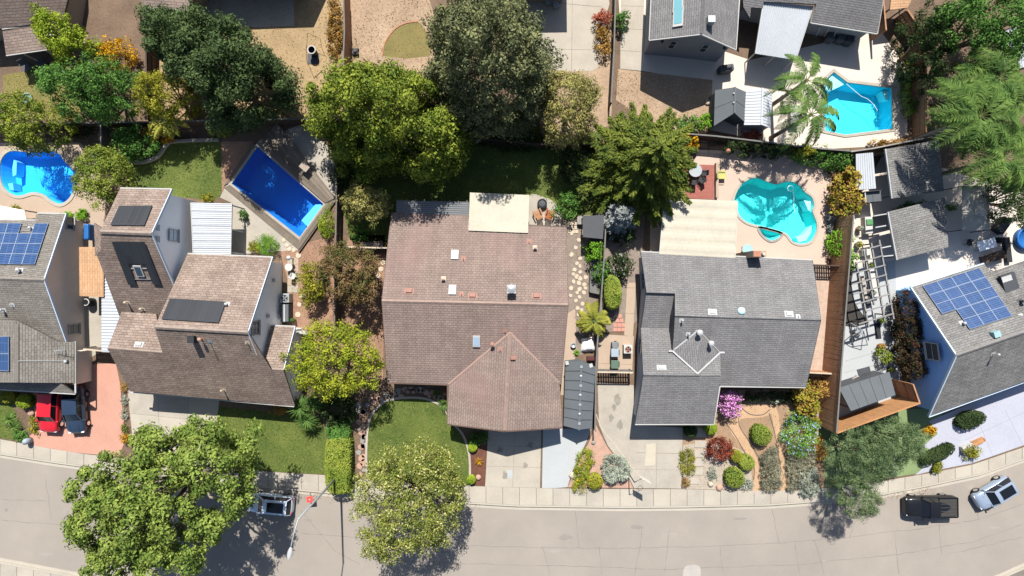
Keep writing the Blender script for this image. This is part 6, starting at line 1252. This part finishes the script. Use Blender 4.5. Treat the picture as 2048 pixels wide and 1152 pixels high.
# raised planters
def planter(label, quad, h, mat, fill='soil'):
    q = ccw(xy(quad)); t = thing('raised_planter', label, 'planter', Vector((sum(p[0] for p in q) / 4, sum(p[1] for p in q) / 4, 0)))
    for i in range(4): a, b = q[i], q[(i + 1) % 4]; m = MB(); m.beam((a[0], a[1], h / 2), (b[0], b[1], h / 2), .06, h); build('side_board', m, M[mat], t)
    m = MB(); m.poly([(p[0], p[1], h * .8) for p in q]); build('soil', m, M[fill], t)
planter('wooden raised planter on the gravel yard', [(1181,478),(1200,480),(1196,588),(1178,584)], .6, 'wood_gray', 'wood_gray'); planter('raised planter above the picket fence', [(716,486),(768,484),(768,500),(716,502)], .5, 'wood_gray', 'gravel'); planter('white walled planter before the blue garage', [(1917,846),(1940,838),(1946,850),(1922,860)], .4, 'white'); planter('white block planter on the blue driveway', [(1918,893),(1937,884),(1942,896),(1922,904)], .45, 'white', 'white'); planter('orange timber planter on the blue driveway', [(1940,884),(1962,874),(1965,880),(1943,891)], .35, 'wood_new', 'wood_new')
# ------------------------------------------------------------------ stones, pavers
def flat_stone(px, py, r, parent, mat, h=.06, k=8, j=.22):
    m = MB(); m.prism(xy([(px + math.cos(a + .2) * r * random.uniform(1 - j, 1 + j), py + math.sin(a + .2) * r * random.uniform(1 - j, 1 + j)) for a in np.arange(0, 6.28, 6.2832 / k)]), 0, h); build('stone', m, M[mat], parent)
gy = bpy.data.objects['gravel_yard']
for x, y in ((1143,509),(1160,517),(1154,527),(1160,532),(1149,539),(1160,544),(1147,548),(1153,553),(1160,557),(1171,554),(1147,563),(1158,566),(1168,569),(1142,576),(1159,578),(1171,576),(1154,585),(1168,585),(1141,591),(1159,594),(1152,601),(1165,607),(1155,616),(1163,620),(1157,629),(1165,638),(1143,467),(1158,480),(1165,492),(1151,495)): flat_stone(x, y, random.uniform(3.4, 4.8), gy, 'stone')
for i in range(3):
    for j in range(3): m = MB(); p = W(1139 + i * 7, 447 + j * 8); m.box(p + Vector((0, 0, .04)), (.3, .33, .08), random.uniform(-.1, .1)); build('paver', m, M['stone'], gy)
sy = bpy.data.objects['side_yard']
for x, y, r in ((597,511,5.5),(603,592,4.5),(599,609,4.5),(596,629,5.5),(574,490,4),(579,498,4),(588,500,4),(568,480,4)): flat_stone(x, y, r, sy, 'stone', k=12, j=.06)
sb = bpy.data.objects['side_bed']
for x, y in ((766,525),(762,538),(757,552)): flat_stone(x, y, 5, sb, 'stone', k=12, j=.06)
fb = bpy.data.objects['flagstone_bed']
for i in range(46):
    f = i / 45
    if i < 20: x, y = 723 + random.uniform(-6, 6), 955 - f * 2.25 * 150 + random.uniform(-3, 3)
    else: ff = (i - 20) / 25; x, y = 735 + ff * 155, 805 - math.sin(ff * 2.6) * 20 + random.uniform(-8, 8)
    flat_stone(x, y, random.uniform(4, 7.5), fb, random.choice(['stone_pink', 'stone_gray', 'stone_pink']), .08, 6, .3)
gb = bpy.data.objects['gravel_bed']
for x, y, w, d in ((1402,865,.95,.9),(1400,888,1.05,.66),(1399,907,1.02,.66),(1398,925,1.0,.66),(1396,943,.95,.62),(1389,962,.9,.55)): m = MB(); m.box(W(x, y) + Vector((0, 0, .035)), (w, d, .07), random.uniform(-.03, .03)); build('slab', m, M['concrete'], gb, bevel=.015)
ss = bpy.data.objects['side_soil']
for i, (x, y) in enumerate(((1240,632),(1235,641),(1243,641),(1230,650),(1238,650),(1246,650),(1230,659),(1238,659),(1246,659))): m = MB(); m.box(W(x, y) + Vector((0, 0, .03)), (.33, .36, .06), random.uniform(-.05, .05)); build('paver', m, M['brick_pale'], ss)
def rock(label, px, py, r, mat, group=None):
    g = np.random.default_rng(int(px * 7 + py)); bm = bmesh.new(); bmesh.ops.create_icosphere(bm, subdivisions=2, radius=r)
    for v in bm.verts: v.co *= g.uniform(.78, 1.15); v.co.z = v.co.z * .6 + r * .3
    c = W(px, py); m = MB(); m.add([v.co + c for v in bm.verts], [[v.index for v in f.verts] for f in bm.faces]); bm.free(); build('rock', m, M[mat], None, True, label, 'rock', group)
for i, (x, y, r, mt) in enumerate(((1145,950,.35,'stone'),(1187,885,.2,'stone_gray'),(1421,968,.25,'stone'),(1438,974,.35,'stone_pink'),(1448,968,.2,'stone_pink'),(957,954,.3,'stone_pink'),(716,822,.35,'stone_gray'),(20,846,.3,'stone_pink'),(64,826,.35,'stone_pink'),(1415,205,.28,'stone'))):
    rock(('pale boulder at the foot of the new driveway slab', 'grey stone beside the grey shed corner', 'pale square rock in the gravel garden', 'large pinkish rock by the olive ball', 'small pinkish rock by the olive ball', 'pink boulder in the mulch strip', 'grey boulder among the flagstones', 'pink boulder under the far left yucca', 'pink boulder beside the red car', 'pale round stone by the dark shed')[i], x, y, r, mt)
m = MB(); m.lathe(W(62,880), [(.26, 0), (.3, .45), (.27, .7), (.12, .82), (.02, .85)], 16); build('mailbox_post', m, M['bin_blue'], None, True, 'pale blue domed can by the far left sidewalk', 'can')
# top yards
tb = thing('barrel_tub', 'black tub with white rim on the dry yard', 'tub', W(630, 108)); b = W(630,108); m = MB(); m.lathe(b, [(.3, 0), (.36, .9), (.3, .9), (.28, .5)], 20); build('tub', m, M['dark'], tb); m = MB(); m.tube([b + Vector((math.cos(a) * .36, math.sin(a) * .36, .93)) for a in np.arange(0, 6.4, .3)], .06, 8); build('rim', m, M['white'], tb)
m = MB(); m.box(W(627,118) + Vector((0, 0, .03)), (1.1, .95, .04)); build('mat', m, M['slate'], None, False, 'dark grey mat under the white rimmed tub', 'mat')
nf = thing('net_frame', 'thin rusty net frame around the white rimmed tub', 'frame', W(630, 110))
for a, b in (((615,66,1.4),(640,76,1.4)), ((615,66,1.4),(613,100,0)), ((640,76,1.4),(645,100,0)), ((613,120,.05),(628,156,.05)), ((613,100,.05),(613,120,.05)), ((628,156,.05),(645,140,.05))): m = MB(); m.tube([W(*a), W(*b)], .02, 5); build('bar', m, M['trim_brown'], nf)
mw = thing('lawn_mower', 'black push mower leaning by the brown top fence', 'mower', W(712, 105)); b = W(712,105); m = MB(); m.box(b + Vector((0, 0, .2)), (.5, .6, .18)); build('deck', m, M['dark'], mw, bevel=.04); m = MB(); m.lathe(b + Vector((0, 0, .28)), [(.16, 0), (.16, .14), (.1, .18)], 12); build('engine', m, M['slate'], mw); m = MB(); m.tube([b + Vector((-.2, .3, .25)), b + Vector((-.2, 1.0, .85)), b + Vector((.2, 1.0, .85)), b + Vector((.2, .3, .25))], .02, 6); build('handle', m, M['black'], mw)
for i in (-1, 1):
    for j in (-1, 1): m = MB(); c = b + Vector((i * .27, j * .24, .11)); m.tube([c - Vector((.03, 0, 0)), c + Vector((.03, 0, 0))], .11, 10); build('wheel', m, M['rubber'], mw)
# white patio set beside the brown house wall
table('white round bistro table at the brown house side wall', 583, 535, .36, .7, 'white', 'white'); chair('white metal chair below the bistro table', 590, 552, 2.6, 'white', .45); lt2 = MB(); lt2.lathe(W(586,517), [(.14, 0), (.06, .1), (.05, .9), (.2, 1.0), (.22, 1.1), (.05, 1.2)], 12); build('patio_lantern', lt2, M['white'], None, True, 'white patio lantern above the bistro table', 'lantern')
sq = thing('side_table_set', 'small timber table on the shaded pool deck', 'table', W(616, 338)); m = MB(); b = W(616,338); m.box(b + Vector((0, 0, .95)), (.85, .6, .06), -.7); build('tabletop', m, mk('pale_top', (.36, .3, .25), var=.15), sq); 
for i in (-1, 1):
    for j in (-1, 1): m = MB(); p = b + Matrix.Rotation(-.7, 3, 'Z') @ Vector((i * .35, j * .22, 0)); m.tube([p + Vector((0, 0, .2)), p + Vector((0, 0, .95))], .03, 6); build('leg', m, M['wood_gray'], sq)
# ------------------------------------------------------------------ street lamp, hoop, marker
sl = thing('street_lamp', 'tall grey street lamp arching over the road', 'street lamp', W(680, 948)); b = W(680,948); tp_ = Vector((b.x, b.y, 10.6)); hd = W(582,1094,11.0); m = MB(); m.tube([b, tp_], [.12, .075], 12); build('pole', m, M['galv'], sl, True); m = MB(); m.tube(catmull([tp_ - Vector((0, 0, .05)), tp_.lerp(hd, .5) + Vector((0, 0, .15)), hd], 5, False), [.055] * 11, 8); build('arm', m, M['galv'], sl, True)
m = MB(); d = (hd - tp_); d.z = 0; d.normalize(); s = Vector((-d.y, d.x, 0)); rows = []
for f, w, h in ((0, .06, .05), (.15, .13, .09), (.45, .19, .12), (.8, .18, .1), (1, .08, .05)): c = hd + d * (.95 * f); rows.append([c + s * (w * math.cos(a)) + Vector((0, 0, h * math.sin(a))) for a in np.linspace(0, 2 * math.pi, 13)])
m.grid(rows); m.poly(rows[-1][:-1]); build('luminaire', m, M['flashing'], sl, True); m = MB(); m.lathe(b, [(.22, 0), (.2, .25), (.13, .3)], 12); build('base', m, M['concrete'], sl)
bh = thing('basketball_hoop', 'basketball hoop on a black pole at the driveway mouth', 'basketball hoop', W(1257, 946)); b = W(1257,946); bb = W(1289,957,3.2); rc_ = W(1294,946,3.05); m = MB(); m.tube([b, b + Vector((0, 0, 2.6)), bb - Vector((.1, -.02, .1))], .05, 8); build('pole', m, M['black'], bh)
dv = (rc_ - bb); dv.z = 0; dv.normalize(); m = MB(); m.box(bb + Vector((0, 0, .15)), (1.05, .035, .72), math.atan2(-dv.x, dv.y)); M['acrylic'] = glass('acrylic', (.5, .47, .42), .2); build('backboard', m, M['acrylic'], bh); m = MB(); m.tube([rc_ + Vector((math.cos(a) * .23, math.sin(a) * .23, 0)) for a in np.arange(0, 6.5, .3)], .018, 6); m.tube([bb, rc_ - dv * .2], .02, 5); build('rim', m, M['net'], bh)
mk_ = thing('red_marker', 'small red square panel on a thin stand by the kerb', 'marker', W(628, 985)); b = W(628,990); b.z = -.13; m = MB(); m.box(b + Vector((-.1, -.1, 1.0)), (.6, .55, .05), .1); build('panel', m, M['red_reflector'], mk_); m = MB(); m.lathe(b + Vector((-.1, -.1, 1.02)), [(.06, 0), (.06, .03)], 8); build('stud', m, M['white'], mk_)
for k in range(3): a = k * 2.09 + .5; m = MB(); m.tube([b + Vector((math.cos(a) * .45, math.sin(a) * .45, 0)), b + Vector((-.1, -.1, 1.0))], .015, 5); build('leg', m, M['dark'], mk_)
m = MB(); m.box(W(1020,948) + Vector((0, 0, .033)), (.5, .75, .012)); build('cover_plate', m, M['newcon'], None, False, 'pale square cover plate in the central driveway', 'cover')
# ------------------------------------------------------------------ vehicles
def car(label, px, py, ang, L, Wd, H, paint, kind='sedan', sunroof=False, cat='car', name='car', z0=-.13):
    """vehicle along +x, lofted hull, glasshouse, roof, wheels"""
    b = W(px, py, 0); b.z = z0; t = thing(name, label, cat, b); Rm = Matrix.Rotation(ang, 3, 'Z'); o = lambda x, y, z: b + Rm @ Vector((x * L, y * Wd / 2, z * H)); belt = .6
    prof = {'sedan': [(-.5,.62,.46),(-.485,.8,.55),(-.45,.9,.6),(-.34,.97,.635),(-.2,1,.66),(0,1,.66),(.16,1,.65),(.3,.985,.62),(.4,.95,.57),(.46,.87,.5),(.49,.74,.44),(.5,.6,.38)],
            'suv': [(-.5,.72,.5),(-.49,.86,.6),(-.46,.94,.64),(-.34,.99,.66),(-.2,1,.67),(0,1,.67),(.18,1,.66),(.32,.985,.63),(.42,.94,.59),(.47,.86,.53),(.495,.74,.46),(.5,.6,.4)],
            'pickup': [(-.5,.9,.55),(-.49,.96,.6),(-.4,1,.6),(-.2,1,.61),(0,1,.62),(.15,1,.63),(.3,.99,.62),(.4,.96,.59),(.46,.9,.55),(.49,.8,.5),(.5,.7,.42)]}[kind]
    rows = []
    for x, w, h in prof: rows.append([o(x, y * w, z) for y, z in ((-.8,.16),(-.97,.2),(-1,.32),(-.985,.45 * h / .6 + .05),(-.93,h - .035),(-.8,h),(-.4,h + .018),(0,h + .024),(.4,h + .018),(.8,h),(.93,h - .035),(.985,.45 * h / .6 + .05),(1,.32),(.97,.2),(.8,.16))])
    m = MB(); m.grid(rows); m.poly(rows[0]); m.poly(rows[-1][::-1]); m.poly([r[0] for r in rows] + [r[-1] for r in reversed(rows)]); hull = build('body', m, M[paint], t, True, auto=True)
    c0, c1, r0, r1 = {'sedan': (-.43, .24, -.24, .06), 'suv': (-.49, .25, -.42, .08), 'pickup': (-.1, .24, -.05, .13)}[kind]; hb = .63; wb, wt = .9, .72
    def ringpts(xa, xb, w, z, n=5):
        P = []
        for i in range(n): f = i / (n - 1); P.append((xb - .02 * (2 * f - 1) ** 2 * 1.0, w * (2 * f - 1), z))
        for i in range(n): f = i / (n - 1); P.append((xa + .015 * (2 * f - 1) ** 2, w * (1 - 2 * f), z))
        return P
    lo = ringpts(c0, c1, wb, hb); hi = ringpts(r0, r1, wt, .965); m = MB(); n = len(lo); m.add([o(*p) for p in lo] + [o(*p) for p in hi], [(i, (i + 1) % n, n + (i + 1) % n, n + i) for i in range(n)] + [tuple(range(n, 2 * n))]); build('windows', m, M['glass_black'], t, auto=True)
    rr = []
    for f in np.linspace(0, 1, 6): x = r0 - .012 + (r1 - r0 + .024) * f; rr.append([o(x, y * wt * 1.03, .965 + .045 * (1 - y * y) * (1 - (2 * f - 1) ** 4 * .5)) for y in np.linspace(-1, 1, 7)])
    m = MB(); m.grid(rr); m.grid([[p - Vector((0, 0, .03)) for p in r] for r in rr]); rf = build('roof_panel', m, M[paint], t, True)
    if sunroof: m = MB(); m.grid([[o(r0 + (r1 - r0) * f, y * wt * .72, 1.018) for y in (-1, 0, 1)] for f in (.1, .5, .82)]); build('sunroof', m, M['glass_black'], rf)
    for s in (-1, 1):
        for a, c in (((c1 - .005, wb * .99, hb), (r1, wt * 1.0, .975)), ((c0 + .005, wb * .99, hb), (r0, wt * 1.0, .975)), ((c0 * .5 + c1 * .5, wb, hb), (r0 * .5 + r1 * .5, wt * 1.02, .97))): m = MB(); m.beam(o(a[0], s * a[1], a[2]), o(c[0], s * c[1], c[2]), .07, .05); build('pillar', m, M[paint], t)
        m = MB(); m.box(o(c1 - .03, s * 1.09, .66), (.16, .2, .13), ang); build('mirror', m, M[paint], t, bevel=.03)
        m = MB(); m.box(o(.472, s * .68, .465), (.16, .28, .1), ang); build('headlight', m, M['lens'], t, bevel=.03); m = MB(); m.box(o(-.485, s * .7, .54), (.14, .3, .14), ang); build('tail_light', m, M['lens_red'], t, bevel=.02)
        for x in (-.3, .31):
            c = o(x, s * .9, 0) + Vector((0, 0, .33)); ax = Rm @ Vector((0, 1, 0)); m = MB(); m.tube([c - ax * .11, c + ax * .11], .33, 18); w = build('wheel', m, M['rubber'], t); m = MB(); m.tube([c + ax * s * .1, c + ax * s * .125], .2, 14); build('rim', m, M['chrome'], w)
    if kind != 'pickup':
        for x in (c1 + .005,): m = MB(); m.beam(o(x, -.8, hb + .012), o(x, .8, hb + .012), .05, .03); build('wiper_cowl', m, M['dark'], t)
    if kind == 'pickup':
        m = MB()
        for s in (-1, 1): m.beam(o(-.48, s * .93, .64), o(-.11, s * .93, .64), .12, .08)
        m.beam(o(-.485, -.93, .64), o(-.485, .93, .64), .09, .08); m.beam(o(-.115, -.93, .64), o(-.115, .93, .64), .07, .08); build('bed_rail', m, M[paint], t); m = MB(); m.slab([o(-.475, -.85, .625), o(-.125, -.85, .625), o(-.125, .85, .625), o(-.475, .85, .625)], .01); build('bed_liner', m, mk('liner', (.05, .046, .04), var=.3, scale=3), t)
        for k in range(5): m = MB(); m.beam(o(-.46, -.7 + k * .35, .634), o(-.13, -.7 + k * .35, .634), .04, .015); build('bed_rib', m, M['slate'], t)
    m = MB(); m.beam(o(.3, -.5, .655 if kind != 'pickup' else .65), o(.44, -.42, .575), .015, .012); m.beam(o(.3, .5, .655 if kind != 'pickup' else .65), o(.44, .42, .575), .015, .012); build('hood_crease', m, M['dark'], hull)
    return t
car('black pickup truck parked at the right kerb', 1851, 1008, R(181), 4.75, 1.95, 1.75, 'paint_black', 'pickup', cat='pickup truck', name='pickup_truck')
car('silver blue hatchback parked at the far right kerb', 1978, 982, R(211), 3.75, 1.75, 1.5, 'paint_silver', 'suv', True)
car('pearl blue car with black sunroof under the street tree', 545, 1003, R(175), 4.3, 1.8, 1.55, 'paint_pearl', 'suv', True)
car('red hatchback on the pink driveway', 112, 819, R(-93), 4.0, 1.75, 1.5, 'paint_red', 'suv', z0=.02)
car('navy car beside the red hatchback', 162, 816, R(-87), 4.5, 1.8, 1.5, 'paint_navy', 'sedan', z0=.02)

# ------------------------------------------------------------------ clutter of the right side yard
sheet('dark_bed', smooth_px([(1688,545),(1702,530),(1706,545),(1702,568),(1705,592),(1716,616),(1734,642),(1726,650),(1690,652),(1684,600)], 2), .02, M['dark_soil'])
def solid(name, label, cat, px, py, size, rz, mat, bev=.03, z=0.0): m = MB(); m.box(W(px, py) + Vector((0, 0, z + size[2] / 2)), size, rz); return build(name, m, M[mat], None, False, label, cat, bevel=bev)
solid('planter_trough', 'long pale trough planter under the pergola', 'planter', 1741, 556, (.6, 3.6, .55), .17, 'white'); solid('bench', 'pale bench left of the pergola trough', 'bench', 1722, 575, (.45, 2.2, .42), .17, 'concrete'); solid('bench', 'dark bench between the pergola benches', 'bench', 1731, 596, (.4, 1.5, .4), .17, 'slate'); solid('storage_box', 'white storage box at the top of the pergola', 'box', 1729, 505, (1.0, .6, .5), .17, 'white')
solid('play_table', 'white play table with green top by the narrow yard fence', 'table', 1729, 452, (.7, 1.6, .7), .05, 'white', .04); solid('serving_tray', 'green striped tray on the white play table', 'tray', 1729, 446, (.6, .55, .12), .05, 'green_plastic', .03, .7); solid('ramp_mat', 'dark rectangular mat on the side deck', 'mat', 1728, 744, (1.25, .8, .03), .28, 'slate', .005, .016); solid('doormat', 'dark runner mat below the pergola corner', 'mat', 1755, 662, (.55, 1.5, .03), .1, 'dark', .005, .016)
chair('striped deck chair beside the dark mat', 1708, 758, 2.0, 'canvas_tan', .6, .9, 'deck_chair', .4); chair('white plastic chair inside the swing frame', 1706, 672, .6, 'white', .5)
def pot(label, px, py, r, key, mat='terracotta', h=.4):
    t = thing('potted_plant', label, 'potted plant', W(px, py)); m = MB(); m.lathe(W(px, py), [(r * .7, 0), (r, h), (r * .9, h), (r * .8, h * .8)], 12); build('pot', m, M[mat], t); n = 160; d = unit(rng.normal(size=(n, 3)) + np.array([0, 0, .5])); c = np.array(W(px, py)) + np.array([0, 0, h + .15]); fast_mesh('foliage', leaf_quads(c + d * (r * 1.1 * rng.uniform(.5, 1.1, n))[:, None], unit(d + rng.normal(size=d.shape) * .4), .07), 4, LM[key], t)
for lb, x, y, r, k, mt in (('potted succulent nearest the white play table', 1714, 458, .25, 'sage', 'terracotta'), ('potted fern beside the pergola top beam', 1712, 490, .3, 'gold', 'stone_gray'), ('potted shrub under the middle of the pergola', 1738, 585, .28, 'sage', 'stone_gray'), ('potted shrub under the pergola upper end', 1736, 530, .28, 'olive', 'stone_gray'), ('dark potted plant at the lower pergola corner', 1757, 640, .3, 'hedge', 'dark'), ('black pot plant by the sloping shed roof', 1776, 738, .22, 'hedge', 'black'), ('terracotta pot plant on the side deck', 1757, 692, .3, 'rust', 'terracotta'), ('pot plant beside the dark air conditioner', 590, 640, .2, 'green', 'terracotta'), ('pot plant at the central front walk', 905, 862, .2, 'bright', 'terracotta'), ('pot plant beside the slate grey porch', 1548, 800, .22, 'sage', 'stone')): pot(lb, x, y, r, k, mt)
# ------------------------------------------------------------------ leaf litter, road stains
M['litter'] = leafmat('litter', (.09, .055, .025), (.3, .2, .09), trans=.05, nscale=.3)
def litter(pts, n, z, label, size=.05):
    x, y = sample_poly(xy(pts), n); k = rng.random(n) < .5; pos = np.stack([x, y, np.full(n, z)], 1); fast_mesh('leaf_litter', leaf_quads(pos, unit(rng.normal(size=(n, 3)) * .25 + np.array([0, 0, 1])), size, .6), 4, M['litter'], label=label, cat='leaf litter', kind='stuff')
litter([(300,0),(690,0),(690,240),(300,240)], 2600, .03, 'dry leaf litter on the top left dirt yard'); litter([(700,0),(860,0),(900,200),(700,160)], 1200, .03, 'dry leaf litter on the top middle dirt yard'); litter([(1230,140),(1420,165),(1420,255),(1330,266),(1230,210)], 900, .03, 'dry leaf litter around the shaded dirt yard'); litter([(570,490),(672,470),(770,480),(766,760),(600,700)], 2200, .03, 'dry leaf litter between the brown and plum roofs'); litter([(1130,430),(1205,430),(1200,660),(1150,660)], 700, .03, 'dry leaf litter over the gravel side yard', .04); litter([(1366,780),(1640,780),(1650,978),(1366,978)], 1500, .035, 'fine leaf litter over the front garden beds', .035); litter([(380,945),(700,985),(960,1002),(960,1018),(700,1010),(380,985)], 700, -.1, 'fallen leaves along the kerb under the street trees', .045); litter([(1640,1000),(1860,970),(1870,990),(1640,1022)], 300, -.1, 'fallen leaves along the right kerb', .045); litter([(1640,380),(1690,340),(1690,540),(1650,540)], 400, .03, 'fallen leaves beside the pink pool patio', .045)
M['stain'] = mk('stain', (.272, .243, .22), var=.12, scale=1.5); M['stain2'] = mk('stain2', (.34, .302, .272), var=.1, scale=1.5)
for i in range(26):
    x = random.uniform(0, 2040); y = random.uniform(K(x) + 14, LO(x) - 10); a = random.uniform(4, 16); b_ = random.uniform(2, 6); m = MB(); m.poly([(p[0], p[1], -.1285 + .00012 * i) for p in ccw(xy([(x + math.cos(t) * a * random.uniform(.7, 1.2), y + math.sin(t) * b_ * random.uniform(.7, 1.2)) for t in np.arange(0, 6.28, .45)]))]); build('stain', m, M['stain' if i % 3 else 'stain2'], st_ob)

for ob, pts in ((bd, [(300,850),(330,880),(380,900)]), ([o for o in bpy.data.objects if o.name.startswith('driveway')][1], [(1000,900),(1050,930),(1060,890),(1010,950)])):
    for x, y in pts:
        m = MB(); m.poly([(p[0], p[1], .0335) for p in ccw(xy([(x + math.cos(t) * random.uniform(3, 8), y + math.sin(t) * random.uniform(3, 10)) for t in np.arange(0, 6.28, .5)]))]); build('stain', m, M['oil'], ob)
GROUPS = {'shrub': 'garden shrubs', 'tree': 'yard and street trees', 'palm_tree': 'feather palms', 'ball_shrub': 'clipped ball shrubs', 'fence': 'board fences', 'rock': 'garden rocks', 'house': 'houses', 'swimming_pool': 'swimming pools', 'car': 'parked cars', 'chair': 'patio chairs', 'lounge_chair': 'lounge chairs', 'lean_to': 'small roofs and lean tos', 'potted_plant': 'potted plants', 'wheelie_bin': 'wheelie bins', 'solar_array': 'roof solar panels', 'patio_cover': 'patio covers', 'raised_planter': 'raised planters', 'spiky_plant': 'spiky plants', 'shed': 'garden sheds', 'adirondack_chair': 'fire pit chairs', 'air_conditioner': 'air conditioners', 'edging': 'garden edgings', 'hedge': 'clipped hedges', 'covered_furniture': 'covered furniture', 'patio_cushion_box': 'cushion boxes', 'table': 'outdoor tables'}
for o in bpy.data.objects:
    if o.parent is None and 'label' in o.keys() and 'kind' not in o.keys():
        g = GROUPS.get(o.name.split('.')[0])
        if g: o['group'] = g
